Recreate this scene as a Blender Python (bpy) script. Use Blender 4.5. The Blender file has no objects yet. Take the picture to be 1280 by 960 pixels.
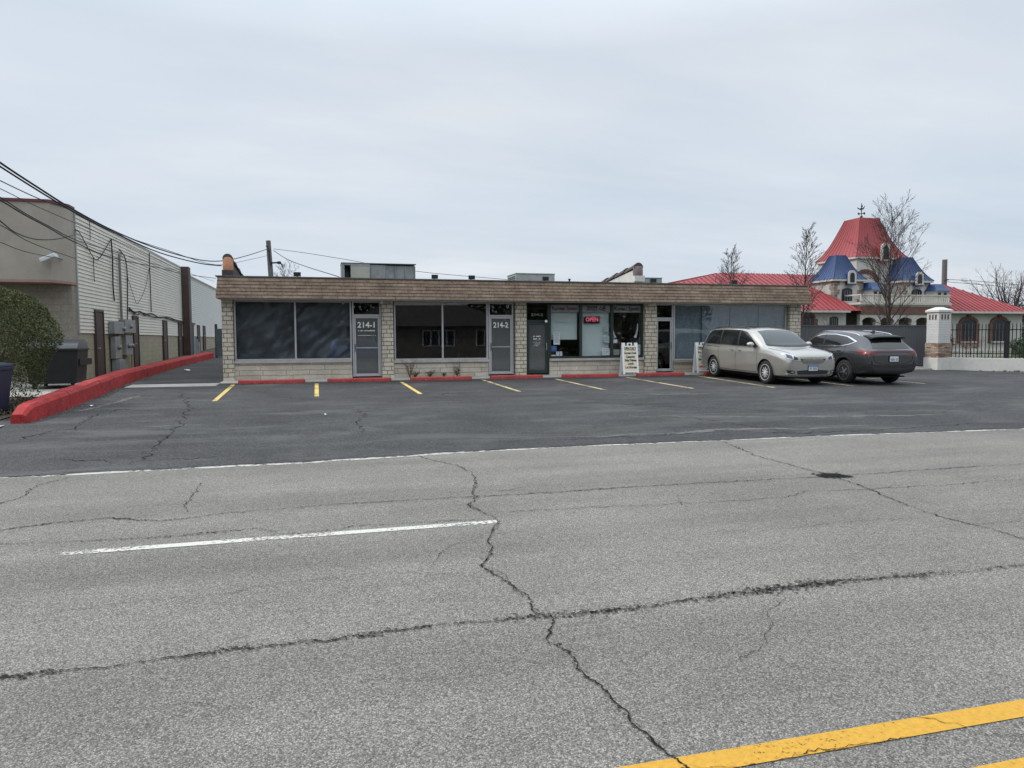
import bpy, bmesh, math, random
from math import sin, cos, pi, radians, sqrt, atan2
from mathutils import Vector, Matrix, noise
from mathutils.bvhtree import BVHTree

random.seed(11)
RND = random.Random(5)
S = bpy.context.scene
COL = S.collection
ORG = {}
SLOPE = 0.0237            # fall of the lot towards the road
EDGE = 10.3               # where the lot meets the road


def lot_z(y):
    return SLOPE * (min(y, 60.0) - EDGE) if y > EDGE else 0.0


# ------------------------------------------------------------------ materials
def new_mat(name):
    m = bpy.data.materials.new(name)
    m.use_nodes = True
    nt = m.node_tree
    return m, nt, nt.nodes['Principled BSDF']


def nd(nt, kind, **kw):
    n = nt.nodes.new(kind)
    for k, v in kw.items():
        if k.startswith('i_'):
            key = k[2:]
            n.inputs[int(key) if key.isdigit() else key.replace('_', ' ')].default_value = v
        else:
            setattr(n, k, v)
    return n


def ramp(nt, stops, interp='LINEAR'):
    r = nt.nodes.new('ShaderNodeValToRGB')
    r.color_ramp.interpolation = interp
    el = r.color_ramp.elements
    while len(el) < len(stops):
        el.new(0.5)
    for e, (p, c) in zip(el, stops):
        e.position = p
        e.color = (c[0], c[1], c[2], 1) if not isinstance(c, (int, float)) else (c, c, c, 1)
    return r


def mixc(nt, a, b, fac, mode='MIX'):
    n = nt.nodes.new('ShaderNodeMix')
    n.data_type = 'RGBA'
    n.blend_type = mode
    for sock, v in ((n.inputs[0], fac), (n.inputs[6], a), (n.inputs[7], b)):
        if hasattr(v, 'is_linked'):
            nt.links.new(v, sock)
        elif isinstance(v, (int, float)):
            sock.default_value = v
        else:
            sock.default_value = (v[0], v[1], v[2], 1)
    return n.outputs[2]


def sc(c, k):
    return (c[0] * k, c[1] * k, c[2] * k)


def mat(name, col, rough=0.75, metal=0.0, var=0.12, vs=2.5, bump=0.0, bs=40.0, spec=0.4, coat=0.0, grime=0.0, ior=None):
    m, nt, p = new_mat(name)
    tc = nd(nt, 'ShaderNodeTexCoord')
    n1 = nd(nt, 'ShaderNodeTexNoise', i_Scale=vs, i_Detail=6.0, i_Roughness=0.65)
    nt.links.new(tc.outputs['Object'], n1.inputs['Vector'])
    r = ramp(nt, [(0.3, sc(col, 1 - var)), (0.7, sc(col, 1 + var))])
    nt.links.new(n1.outputs['Fac'], r.inputs['Fac'])
    out = r.outputs['Color']
    if grime:
        n3 = nd(nt, 'ShaderNodeTexNoise', i_Scale=vs * 3.1, i_Detail=8.0, i_Roughness=0.75)
        nt.links.new(tc.outputs['Object'], n3.inputs['Vector'])
        r3 = ramp(nt, [(0.46, 0.0), (0.68, grime)])
        nt.links.new(n3.outputs['Fac'], r3.inputs['Fac'])
        out = mixc(nt, out, sc(col, 0.35), r3.outputs['Color'])
    nt.links.new(out, p.inputs['Base Color'])
    p.inputs['Roughness'].default_value = rough
    p.inputs['Metallic'].default_value = metal
    p.inputs['Specular IOR Level'].default_value = spec
    p.inputs['Coat Weight'].default_value = coat
    p.inputs['Coat Roughness'].default_value = 0.02
    if ior:
        p.inputs['IOR'].default_value = ior
    if bump:
        n2 = nd(nt, 'ShaderNodeTexNoise', i_Scale=bs, i_Detail=4.0)
        nt.links.new(tc.outputs['Object'], n2.inputs['Vector'])
        b = nd(nt, 'ShaderNodeBump', i_Strength=bump, i_Distance=0.02)
        nt.links.new(n2.outputs['Fac'], b.inputs['Height'])
        nt.links.new(b.outputs['Normal'], p.inputs['Normal'])
    return m


def brick(name, c1, c2, mortar, w, h, mort=0.012, bump=0.5, var=0.25, rough=0.85, offset=0.5, squash=1.0, sqf=2, flip=False, fine=30.0, zoff=0.0):
    m, nt, p = new_mat(name)
    tc = nd(nt, 'ShaderNodeTexCoord')
    sep = nd(nt, 'ShaderNodeSeparateXYZ')
    nt.links.new(tc.outputs['Object'], sep.inputs[0])
    ad = nd(nt, 'ShaderNodeMath', operation='ADD')
    nt.links.new(sep.outputs['X'], ad.inputs[0])
    nt.links.new(sep.outputs['Y'], ad.inputs[1])
    cb = nd(nt, 'ShaderNodeCombineXYZ')
    nt.links.new(ad.outputs[0], cb.inputs[0])
    zo = nd(nt, 'ShaderNodeMath', operation='ADD')
    nt.links.new(sep.outputs['Z'], zo.inputs[0])
    zo.inputs[1].default_value = zoff
    nt.links.new(zo.outputs[0], cb.inputs[1])
    br = nd(nt, 'ShaderNodeTexBrick', offset=offset, squash=squash, squash_frequency=sqf)
    br.inputs['Scale'].default_value = 1.0
    br.inputs['Color1'].default_value = (*c1, 1)
    br.inputs['Color2'].default_value = (*c2, 1)
    br.inputs['Mortar'].default_value = (*mortar, 1)
    br.inputs['Mortar Size'].default_value = mort
    br.inputs['Mortar Smooth'].default_value = 0.3
    br.inputs['Brick Width'].default_value = w
    br.inputs['Row Height'].default_value = h
    nt.links.new(cb.outputs[0], br.inputs['Vector'])
    n1 = nd(nt, 'ShaderNodeTexNoise', i_Scale=2.2, i_Detail=8.0, i_Roughness=0.7)
    nt.links.new(tc.outputs['Object'], n1.inputs['Vector'])
    r = ramp(nt, [(0.3, 1 - var), (0.7, 1 + var * 0.5)])
    nt.links.new(n1.outputs['Fac'], r.inputs['Fac'])
    out = mixc(nt, br.outputs['Color'], r.outputs['Color'], 1.0, 'MULTIPLY')
    n2 = nd(nt, 'ShaderNodeTexNoise', i_Scale=fine, i_Detail=4.0)
    nt.links.new(tc.outputs['Object'], n2.inputs['Vector'])
    r2 = ramp(nt, [(0.3, 0.78), (0.7, 1.15)])
    nt.links.new(n2.outputs['Fac'], r2.inputs['Fac'])
    out = mixc(nt, out, r2.outputs['Color'], 1.0, 'MULTIPLY')
    nt.links.new(out, p.inputs['Base Color'])
    p.inputs['Roughness'].default_value = rough
    p.inputs['Specular IOR Level'].default_value = 0.25
    mh = nd(nt, 'ShaderNodeMath', operation='MULTIPLY_ADD')
    nt.links.new(br.outputs['Fac'], mh.inputs[0])
    mh.inputs[1].default_value = -1.0
    mul = nd(nt, 'ShaderNodeMath', operation='MULTIPLY')
    nt.links.new(n2.outputs['Fac'], mul.inputs[0])
    mul.inputs[1].default_value = 0.6
    nt.links.new(mul.outputs[0], mh.inputs[2])
    b = nd(nt, 'ShaderNodeBump', i_Strength=bump, i_Distance=0.02)
    nt.links.new(mh.outputs[0], b.inputs['Height'])
    nt.links.new(b.outputs['Normal'], p.inputs['Normal'])
    return m


def emit(name, col, strength):
    m, nt, p = new_mat(name)
    p.inputs['Base Color'].default_value = (*col, 1)
    p.inputs['Emission Color'].default_value = (*col, 1)
    p.inputs['Emission Strength'].default_value = strength
    return m


def glass_pane(name, tint=(1, 1, 1), rough=0.01, film=0.0):
    """a real sheet: reflects by angle, lets the rest through (slightly dusty)"""
    m, nt, p = new_mat(name)
    nt.nodes.remove(p)
    out = nt.nodes['Material Output']
    tr = nd(nt, 'ShaderNodeBsdfTransparent')
    tr.inputs[0].default_value = (*tint, 1)
    gl = nd(nt, 'ShaderNodeBsdfGlossy', i_Roughness=rough)
    gl.inputs[0].default_value = (1, 1, 1, 1)
    lw = nd(nt, 'ShaderNodeLayerWeight', i_Blend=0.5)
    pw = nd(nt, 'ShaderNodeMath', operation='POWER')
    nt.links.new(lw.outputs['Facing'], pw.inputs[0])
    pw.inputs[1].default_value = 4.0
    ma = nd(nt, 'ShaderNodeMath', operation='MULTIPLY_ADD')
    nt.links.new(pw.outputs[0], ma.inputs[0])
    ma.inputs[1].default_value = 0.85
    ma.inputs[2].default_value = 0.072
    geo = nd(nt, 'ShaderNodeNewGeometry')
    ft = nd(nt, 'ShaderNodeMath', operation='SUBTRACT')
    ft.inputs[0].default_value = 1.0
    nt.links.new(geo.outputs['Backfacing'], ft.inputs[1])
    fr = nd(nt, 'ShaderNodeMath', operation='MULTIPLY')
    nt.links.new(ma.outputs[0], fr.inputs[0])
    nt.links.new(ft.outputs[0], fr.inputs[1])
    tc = nd(nt, 'ShaderNodeTexCoord')
    n2 = nd(nt, 'ShaderNodeTexNoise', i_Scale=0.6, i_Detail=1.0)
    nt.links.new(tc.outputs['Object'], n2.inputs['Vector'])
    b = nd(nt, 'ShaderNodeBump', i_Strength=0.02, i_Distance=0.05)
    nt.links.new(n2.outputs['Fac'], b.inputs['Height'])
    nt.links.new(b.outputs['Normal'], gl.inputs['Normal'])
    mx = nd(nt, 'ShaderNodeMixShader')
    nt.links.new(fr.outputs[0], mx.inputs[0])
    nt.links.new(tr.outputs[0], mx.inputs[1])
    nt.links.new(gl.outputs[0], mx.inputs[2])
    last = mx.outputs[0]
    if film:
        df = nd(nt, 'ShaderNodeBsdfDiffuse')
        df.inputs[0].default_value = (0.45, 0.46, 0.46, 1)
        mf = nd(nt, 'ShaderNodeMixShader')
        mf.inputs[0].default_value = film
        nt.links.new(last, mf.inputs[1])
        nt.links.new(df.outputs[0], mf.inputs[2])
        last = mf.outputs[0]
    nt.links.new(last, out.inputs['Surface'])
    return m


# ------------------------------------------------------------------ meshes
class MB:
    def __init__(s):
        s.v = []
        s.f = []
        s.mi = []
        s.cur = 0

    def face(s, pts):
        i = len(s.v)
        s.v += [tuple(p) for p in pts]
        s.f.append(tuple(range(i, i + len(pts))))
        s.mi.append(s.cur)

    def mesh(s, vs, fs):
        i = len(s.v)
        s.v += [tuple(p) for p in vs]
        for f in fs:
            s.f.append(tuple(i + k for k in f))
            s.mi.append(s.cur)

    def box(s, x0, x1, y0, y1, z0, z1):
        s.mesh([(x0, y0, z0), (x1, y0, z0), (x1, y1, z0), (x0, y1, z0), (x0, y0, z1), (x1, y0, z1), (x1, y1, z1), (x0, y1, z1)],
               [(0, 3, 2, 1), (4, 5, 6, 7), (0, 1, 5, 4), (1, 2, 6, 5), (2, 3, 7, 6), (3, 0, 4, 7)])

    def obox(s, c, size, M=None):
        hx, hy, hz = size[0] / 2, size[1] / 2, size[2] / 2
        vs = [Vector(p) for p in [(-hx, -hy, -hz), (hx, -hy, -hz), (hx, hy, -hz), (-hx, hy, -hz), (-hx, -hy, hz), (hx, -hy, hz), (hx, hy, hz), (-hx, hy, hz)]]
        if M is not None:
            vs = [M @ p for p in vs]
        c = Vector(c)
        s.mesh([p + c for p in vs], [(0, 3, 2, 1), (4, 5, 6, 7), (0, 1, 5, 4), (1, 2, 6, 5), (2, 3, 7, 6), (3, 0, 4, 7)])

    def loft(s, rings, closed=True, cap=True):
        n = len(rings[0])
        vs = [p for r in rings for p in r]
        fs = []
        for a in range(len(rings) - 1):
            for k in range(n if closed else n - 1):
                k2 = (k + 1) % n
                fs.append((a * n + k, a * n + k2, (a + 1) * n + k2, (a + 1) * n + k))
        if cap:
            fs.append(tuple(range(n - 1, -1, -1)))
            fs.append(tuple((len(rings) - 1) * n + k for k in range(n)))
        s.mesh(vs, fs)

    def tube(s, pts, r, n=6, cap=True):
        pts = [Vector(p) for p in pts]
        rs = r if isinstance(r, (list, tuple)) else [r] * len(pts)
        rings = []
        prev = None
        for i, p in enumerate(pts):
            d = (pts[min(i + 1, len(pts) - 1)] - pts[max(i - 1, 0)])
            if d.length < 1e-9:
                d = Vector((0, 0, 1))
            d.normalize()
            ref = prev if prev is not None else (Vector((1, 0, 0)) if abs(d.x) < 0.8 else Vector((0, 1, 0)))
            u = ref - d * ref.dot(d)
            if u.length < 1e-6:
                u = d.orthogonal()
            u.normalize()
            prev = u
            w = d.cross(u)
            rings.append([p + (u * cos(2 * pi * k / n) + w * sin(2 * pi * k / n)) * rs[i] for k in range(n)])
        s.loft(rings, True, cap)

    def cyl(s, a, b, r, n=16):
        s.tube([a, b], r, n)

    def lathe(s, prof, n=24, M=None):
        """prof: (radius, height) pairs about z"""
        rings = [[Vector((r * cos(2 * pi * k / n), r * sin(2 * pi * k / n), z)) for k in range(n)] for r, z in prof]
        if M is not None:
            rings = [[M @ p for p in rg] for rg in rings]
        s.loft(rings, True, True)

    def prism(s, poly, axis, a, b):
        """poly in the two other axes, extruded along axis from a to b"""
        def P(p, t):
            return {'x': (t, p[0], p[1]), 'y': (p[0], t, p[1]), 'z': (p[0], p[1], t)}[axis]
        s.loft([[P(p, a) for p in poly], [P(p, b) for p in poly]])

    def build(s, name, mats, parent=None, at=None, smooth=False, bevel=0.0, sharp=40, fixn=True):
        me = bpy.data.meshes.new(name)
        o3 = Vector(ORG[parent.name]) if parent is not None else Vector(at if at is not None else (0, 0, 0))
        me.from_pydata([(p[0] - o3.x, p[1] - o3.y, p[2] - o3.z) for p in s.v], [], s.f)
        if not isinstance(mats, (list, tuple)):
            mats = [mats]
        for m in mats:
            me.materials.append(m)
        if len(mats) > 1:
            me.polygons.foreach_set('material_index', s.mi)
        if fixn and len(s.f) < 20000:
            bm = bmesh.new()
            bm.from_mesh(me)
            bmesh.ops.recalc_face_normals(bm, faces=bm.faces)
            bm.to_mesh(me)
            bm.free()
        if smooth:
            me.polygons.foreach_set('use_smooth', [True] * len(me.polygons))
            me.set_sharp_from_angle(angle=radians(sharp))
        me.update()
        o = bpy.data.objects.new(name, me)
        COL.objects.link(o)
        if parent is not None:
            o.parent = parent
            ORG[o.name] = ORG[parent.name]
        else:
            o.location = o3
            ORG[o.name] = tuple(o3)
        if bevel:
            md = o.modifiers.new('bevel', 'BEVEL')
            md.width = bevel
            md.segments = 2
            md.limit_method = 'ANGLE'
            md.angle_limit = radians(40)
        return o


def tag(o, label, cat, group=None):
    o['label'] = label
    o['category'] = cat
    if group:
        o['group'] = group
    return o


def thing(name, label, cat, loc=(0, 0, 0), group=None):
    o = bpy.data.objects.new(name, None)
    COL.objects.link(o)
    o.empty_display_size = 0.2
    o.location = loc
    ORG[o.name] = tuple(loc)
    return tag(o, label, cat, group)


def struct(o, kind='structure'):
    o['kind'] = kind
    return o


def text_mesh(body, size, depth=0.004, weight=0.0):
    c = bpy.data.curves.new('lettering', 'FONT')
    c.body = body
    c.size = size
    c.align_x = 'CENTER'
    c.align_y = 'CENTER'
    c.extrude = depth
    c.offset = weight
    c.resolution_u = 2
    o = bpy.data.objects.new('lettering', c)
    COL.objects.link(o)
    me = bpy.data.meshes.new_from_object(o.evaluated_get(bpy.context.evaluated_depsgraph_get()))
    vs = [v.co.copy() for v in me.vertices]
    fs = [tuple(p.vertices) for p in me.polygons]
    bpy.data.objects.remove(o)
    bpy.data.curves.remove(c)
    bpy.data.meshes.remove(me)
    return vs, fs


def text_on(mb, body, size, cx, y, cz, width=None, weight=0.0, tilt=0.0, depth=0.003):
    """lettering that faces -Y, centred at (cx, y, cz)"""
    vs, fs = text_mesh(body, size, depth, weight)
    w = max(v.x for v in vs) - min(v.x for v in vs)
    k = width / w if width else 1.0
    mb.mesh([(cx + v.x * k, y - v.z + v.y * tilt, cz + v.y) for v in vs], fs)


def wobble(pts, step, amp, rng):
    """subdivide a polyline and roughen it"""
    out = []
    for i in range(len(pts) - 1):
        a, b = Vector(pts[i]), Vector(pts[i + 1])
        L = (b - a).length
        n = max(1, int(L / step))
        d = (b - a) / max(L, 1e-6)
        q = Vector((-d.y, d.x)) if len(a) == 2 else d.orthogonal().normalized()
        for k in range(n):
            t = k / n
            j = 0 if k == 0 else rng.uniform(-amp, amp)
            out.append(a.lerp(b, t) + q * j)
    out.append(Vector(pts[-1]))
    return out


def smooth_path(pts, k=6):
    """Catmull-Rom through the points"""
    P = [Vector(p) for p in pts]
    P = [P[0] * 2 - P[1]] + P + [P[-1] * 2 - P[-2]]
    out = []
    for i in range(1, len(P) - 2):
        for j in range(k):
            t = j / k
            a, b, c, d = P[i - 1], P[i], P[i + 1], P[i + 2]
            out.append(0.5 * ((2 * b) + (c - a) * t + (2 * a - 5 * b + 4 * c - d) * t * t + (3 * b - a - 3 * c + d) * t ** 3))
    out.append(P[-2])
    return out
# ================================================================== GROUND, ROAD, LOT
def ground_sheet(mb, xs, ys, zoff):
    vs = [(x, y, lot_z(y) + zoff) for y in ys for x in xs]
    nx = len(xs)
    mb.mesh(vs, [(j * nx + i, j * nx + i + 1, (j + 1) * nx + i + 1, (j + 1) * nx + i) for j in range(len(ys) - 1) for i in range(nx - 1)])


def coords(nt, scale=(1, 1, 1)):
    tc = nd(nt, 'ShaderNodeTexCoord')
    mp = nd(nt, 'ShaderNodeMapping')
    mp.inputs['Scale'].default_value = scale
    nt.links.new(tc.outputs['Object'], mp.inputs['Vector'])
    return mp.outputs[0]


def asphalt(name, base, stone_lo, stone_hi, stone_scale, patch, streak, rough, bump, tint=(1, 1, 1), stain=0.0, tracks=False):
    m, nt, p = new_mat(name)
    v1 = coords(nt)
    vo = nd(nt, 'ShaderNodeTexVoronoi', feature='F1')
    vo.inputs['Scale'].default_value = stone_scale
    nt.links.new(v1, vo.inputs['Vector'])
    sepc = nd(nt, 'ShaderNodeSeparateColor')
    nt.links.new(vo.outputs['Color'], sepc.inputs[0])
    r1 = ramp(nt, [(0.0, stone_lo), (0.35, base * 0.85), (0.7, base * 1.1), (1.0, stone_hi)])
    nt.links.new(sepc.outputs[0], r1.inputs['Fac'])
    # dark binder between the stones
    rd = ramp(nt, [(0.25, 1.0), (0.75, 0.45)])
    nt.links.new(vo.outputs['Distance'], rd.inputs['Fac'])
    col = mixc(nt, r1.outputs['Color'], rd.outputs['Color'], 0.8, 'MULTIPLY')
    # fine sand
    n0 = nd(nt, 'ShaderNodeTexNoise', i_Scale=stone_scale * 2.6, i_Detail=2.0)
    nt.links.new(v1, n0.inputs['Vector'])
    r0 = ramp(nt, [(0.3, 0.72), (0.7, 1.28)])
    nt.links.new(n0.outputs['Fac'], r0.inputs['Fac'])
    col = mixc(nt, col, r0.outputs['Color'], 1.0, 'MULTIPLY')
    # broad patches
    n1 = nd(nt, 'ShaderNodeTexNoise', i_Scale=0.55, i_Detail=7.0, i_Roughness=0.62)
    nt.links.new(v1, n1.inputs['Vector'])
    r2 = ramp(nt, [(0.3, 1 - patch), (0.7, 1 + patch)])
    nt.links.new(n1.outputs['Fac'], r2.inputs['Fac'])
    col = mixc(nt, col, r2.outputs['Color'], 1.0, 'MULTIPLY')
    # wear along the lanes
    n2 = nd(nt, 'ShaderNodeTexNoise', i_Scale=1.0, i_Detail=6.0, i_Roughness=0.6)
    nt.links.new(coords(nt, (0.12, 1.5, 1)), n2.inputs['Vector'])
    r3 = ramp(nt, [(0.3, 1 - streak), (0.7, 1 + streak)])
    nt.links.new(n2.outputs['Fac'], r3.inputs['Fac'])
    col = mixc(nt, col, r3.outputs['Color'], 1.0, 'MULTIPLY')
    if stain:
        n4 = nd(nt, 'ShaderNodeTexNoise', i_Scale=0.9, i_Detail=9.0, i_Roughness=0.7, i_Distortion=0.6)
        nt.links.new(coords(nt, (0.45, 1.1, 1)), n4.inputs['Vector'])
        r5 = ramp(nt, [(0.50, 0.0), (0.64, stain)])
        nt.links.new(n4.outputs['Fac'], r5.inputs['Fac'])
        col = mixc(nt, col, (base * 1.9, base * 1.88, base * 1.8), r5.outputs['Color'])
        n5 = nd(nt, 'ShaderNodeTexNoise', i_Scale=1.7, i_Detail=8.0, i_Roughness=0.7)
        nt.links.new(coords(nt, (0.5, 1.3, 1)), n5.inputs['Vector'])
        r6 = ramp(nt, [(0.57, 0.0), (0.66, 0.5)])
        nt.links.new(n5.outputs['Fac'], r6.inputs['Fac'])
        col = mixc(nt, col, (base * 0.45, base * 0.45, base * 0.47), r6.outputs['Color'])
    if tracks:
        # darker paths where the wheels run, and a few oil drips between them
        tcy = nd(nt, 'ShaderNodeTexCoord')
        sy = nd(nt, 'ShaderNodeSeparateXYZ')
        nt.links.new(tcy.outputs['Object'], sy.inputs[0])
        mr = nd(nt, 'ShaderNodeMapRange')
        mr.inputs['From Min'].default_value = 2.0
        mr.inputs['From Max'].default_value = 10.4
        nt.links.new(sy.outputs['Y'], mr.inputs['Value'])
        tr = ramp(nt, [(0.0, 1.0), (0.10, 1.03), (0.17, 0.93), (0.24, 1.04), (0.33, 1.03), (0.41, 0.92), (0.49, 1.02), (0.60, 1.0), (0.66, 0.94), (0.74, 1.06), (0.84, 1.05), (0.92, 0.98), (1.0, 1.05)])
        nt.links.new(mr.outputs[0], tr.inputs['Fac'])
        col = mixc(nt, col, tr.outputs['Color'], 1.0, 'MULTIPLY')
        n7 = nd(nt, 'ShaderNodeTexNoise', i_Scale=2.3, i_Detail=6.0, i_Roughness=0.7)
        nt.links.new(coords(nt, (0.6, 1.2, 1)), n7.inputs['Vector'])
        r7 = ramp(nt, [(0.60, 0.0), (0.74, 0.35)])
        nt.links.new(n7.outputs['Fac'], r7.inputs['Fac'])
        col = mixc(nt, col, (0.09, 0.088, 0.085), r7.outputs['Color'])
    col = mixc(nt, col, tint, 1.0, 'MULTIPLY')
    nt.links.new(col, p.inputs['Base Color'])
    p.inputs['Roughness'].default_value = rough
    p.inputs['Specular IOR Level'].default_value = 0.3
    inv = nd(nt, 'ShaderNodeMath', operation='SUBTRACT')
    inv.inputs[0].default_value = 1.0
    nt.links.new(vo.outputs['Distance'], inv.inputs[1])
    b = nd(nt, 'ShaderNodeBump', i_Strength=bump, i_Distance=0.006)
    nt.links.new(inv.outputs[0], b.inputs['Height'])
    nt.links.new(b.outputs['Normal'], p.inputs['Normal'])
    return m


M_ROAD = asphalt('worn_road_asphalt', 0.215, 0.095, 0.385, 140.0, 0.15, 0.15, 0.9, 0.55, tint=(1.0, 0.955, 0.865), tracks=True)
M_LOT = asphalt('lot_asphalt', 0.048, 0.026, 0.12, 70.0, 0.28, 0.16, 0.85, 0.5, tint=(1.0, 1.0, 1.02), stain=0.65)
M_CONC = mat('concrete', (0.37, 0.35, 0.32), 0.9, var=0.16, vs=1.7, bump=0.3, bs=60, grime=0.35)
M_GRASS = mat('dry_grass', (0.085, 0.095, 0.04), 0.95, var=0.35, vs=1.3, bump=0.8, bs=25)


def worn_paint(name, col, thr, scale=30.0):
    """paint film with holes worn through to the asphalt below"""
    m, nt, p = new_mat(name)
    v = coords(nt)
    n = nd(nt, 'ShaderNodeTexNoise', i_Scale=scale, i_Detail=8.0, i_Roughness=0.75)
    nt.links.new(v, n.inputs['Vector'])
    n2 = nd(nt, 'ShaderNodeTexNoise', i_Scale=1.3, i_Detail=4.0)
    nt.links.new(v, n2.inputs['Vector'])
    ad = nd(nt, 'ShaderNodeMath', operation='MULTIPLY_ADD')
    nt.links.new(n2.outputs['Fac'], ad.inputs[0])
    ad.inputs[1].default_value = 0.5
    nt.links.new(n.outputs['Fac'], ad.inputs[2])
    a = ramp(nt, [(thr, 0.0), (thr + 0.05, 1.0)])
    nt.links.new(ad.outputs[0], a.inputs['Fac'])
    nt.links.new(a.outputs['Color'], p.inputs['Alpha'])
    r = ramp(nt, [(0.3, sc(col, 0.72)), (0.7, sc(col, 1.08))])
    nt.links.new(n.outputs['Fac'], r.inputs['Fac'])
    nt.links.new(r.outputs['Color'], p.inputs['Base Color'])
    p.inputs['Roughness'].default_value = 0.8
    return m


M_YEL = worn_paint('yellow_road_paint', (0.52, 0.285, 0.028), 0.56, 40)
M_STRIPE = worn_paint('faded_yellow_stall_paint', (0.64, 0.47, 0.14), 0.655, 22)
M_STRIPE_PALE = worn_paint('pale_stall_paint', (0.58, 0.47, 0.24), 0.675, 22)
M_WHITE = worn_paint('white_road_paint', (0.54, 0.53, 0.49), 0.66, 30)
M_EDGE = worn_paint('worn_white_edge_paint', (0.44, 0.43, 0.395), 0.70, 9)


def crack_mat(name, col, ragged, scale, thr=0.62, broad=0.7, detail=5.0):
    m, nt, p = new_mat(name)
    uv = nd(nt, 'ShaderNodeUVMap')
    sep = nd(nt, 'ShaderNodeSeparateXYZ')
    nt.links.new(uv.outputs[0], sep.inputs[0])
    ab = nd(nt, 'ShaderNodeMath', operation='ABSOLUTE')
    nt.links.new(sep.outputs['Y'], ab.inputs[0])
    v = coords(nt)
    n = nd(nt, 'ShaderNodeTexNoise', i_Scale=scale, i_Detail=detail, i_Roughness=0.7)
    nt.links.new(v, n.inputs['Vector'])
    n2 = nd(nt, 'ShaderNodeTexNoise', i_Scale=2.4, i_Detail=3.0)
    nt.links.new(v, n2.inputs['Vector'])
    # alpha = noise + broad noise - |v| * ragged
    k = nd(nt, 'ShaderNodeMath', operation='MULTIPLY_ADD')
    nt.links.new(ab.outputs[0], k.inputs[0])
    k.inputs[1].default_value = -ragged
    nt.links.new(n.outputs['Fac'], k.inputs[2])
    k2 = nd(nt, 'ShaderNodeMath', operation='MULTIPLY_ADD')
    nt.links.new(n2.outputs['Fac'], k2.inputs[0])
    k2.inputs[1].default_value = broad
    nt.links.new(k.outputs[0], k2.inputs[2])
    a = ramp(nt, [(thr, 0.0), (thr + 0.07, 1.0)])
    nt.links.new(k2.outputs[0], a.inputs['Fac'])
    nt.links.new(a.outputs['Color'], p.inputs['Alpha'])
    p.inputs['Base Color'].default_value = (*col, 1)
    p.inputs['Roughness'].default_value = 1.0
    p.inputs['Specular IOR Level'].default_value = 0.05
    return m


M_CRACK = crack_mat('crack_shadow', (0.016, 0.0155, 0.015), 0.42, 75, 0.58)
M_SPALL = crack_mat('spalled_asphalt', (0.06, 0.058, 0.054), 0.30, 105, 0.66, 0.42, 2.0)
M_LOTCRACK = crack_mat('lot_crack', (0.016, 0.016, 0.017), 0.5, 40, 0.61)
M_PALEDUST = crack_mat('pale_dust_in_lot', (0.13, 0.128, 0.12), 0.5, 14, 0.56)


def strip(name, pts, w0, w1, material, zoff, step=0.03, amp=0.012, seed=1, follow=False):
    rng = random.Random(seed)
    P = wobble(wobble(pts, step * 3.2, amp * 2.0, rng), step, amp * 0.8, rng)
    me = bpy.data.meshes.new(name)
    vs, fs, uvs = [], [], []
    n = len(P)
    for i, p in enumerate(P):
        d = P[min(i + 1, n - 1)] - P[max(i - 1, 0)]
        d = d.normalized() if d.length > 1e-9 else Vector((1, 0))
        q = Vector((-d.y, d.x))
        w = rng.uniform(w0, w1) * min(1.0, 0.25 + 0.15 * min(i, n - 1 - i))
        for sgn in (-1, 1):
            r = p + q * w * sgn
            vs.append((r.x, r.y, (lot_z(r.y) if follow else 0.0) + zoff))
    for i in range(n - 1):
        fs.append((2 * i, 2 * i + 1, 2 * i + 3, 2 * i + 2))
    me.from_pydata(vs, [], fs)
    ul = me.uv_layers.new(name='UVMap')
    for poly in me.polygons:
        for li in poly.loop_indices:
            vi = me.loops[li].vertex_index
            ul.data[li].uv = (vi // 2 * 0.1, -1.0 if vi % 2 == 0 else 1.0)
    me.materials.append(material)
    o = bpy.data.objects.new(name, me)
    COL.objects.link(o)
    return struct(o)


g = MB()
g.mesh([(-900, -900, -0.02), (900, -900, -0.02), (900, EDGE, -0.02), (-900, EDGE, -0.02), (900, 60, lot_z(60) - 0.02), (-900, 60, lot_z(60) - 0.02), (900, 1200, lot_z(60) - 0.02), (-900, 1200, lot_z(60) - 0.02)],
       [(0, 1, 2, 3), (3, 2, 4, 5), (5, 4, 6, 7)])
struct(g.build('ground', M_GRASS))

g = MB()
g.box(-260, 260, -5.2, 10.62, -0.4, 0.0)
struct(g.build('road', M_ROAD))

def edge_y(x):
    """the lot meets the road along a slightly bowed line"""
    K_ = [(-40, 9.6), (-8, 9.82), (-3.8, 9.99), (-0.8, 10.06), (2.8, 10.40), (7.1, 10.36), (12.2, 10.14), (20, 10.1), (60, 10.1)]
    for (a, ya), (b, yb) in zip(K_, K_[1:]):
        if x <= b:
            t = max(0.0, (x - a) / (b - a))
            t = t * t * (3 - 2 * t)
            return ya + (yb - ya) * t
    return K_[-1][1]


# parking lot: its road side is an uneven broken edge
g = MB()
rng = random.Random(3)
xs = []
x = -46.0
while x < 46:
    xs.append(x)
    x += 0.09 if -6 < x < 16 else 0.6
front = [(x, edge_y(x) + 0.02 + 0.05 * noise.noise(Vector((x * 1.3, 0.3, 0))) + 0.045 * noise.noise(Vector((x * 7.0, 2.3, 0))) + (0.05 if x > 3.2 else 0) * noise.noise(Vector((x * 0.7, 9.3, 0)))) for x in xs]
n = len(xs)
vs = [(a, b, 0.008 + max(0.0, lot_z(b))) for a, b in front]
for y in (10.9, 14, 18, 22, 26, 34, 42, 60):
    vs += [(a, y, lot_z(y) + 0.008) for a in xs]
g.mesh(vs, [(j * n + i, j * n + i + 1, (j + 1) * n + i + 1, (j + 1) * n + i) for j in range(8) for i in range(n - 1)])
struct(g.build('parking_lot', M_LOT, fixn=False))

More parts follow.
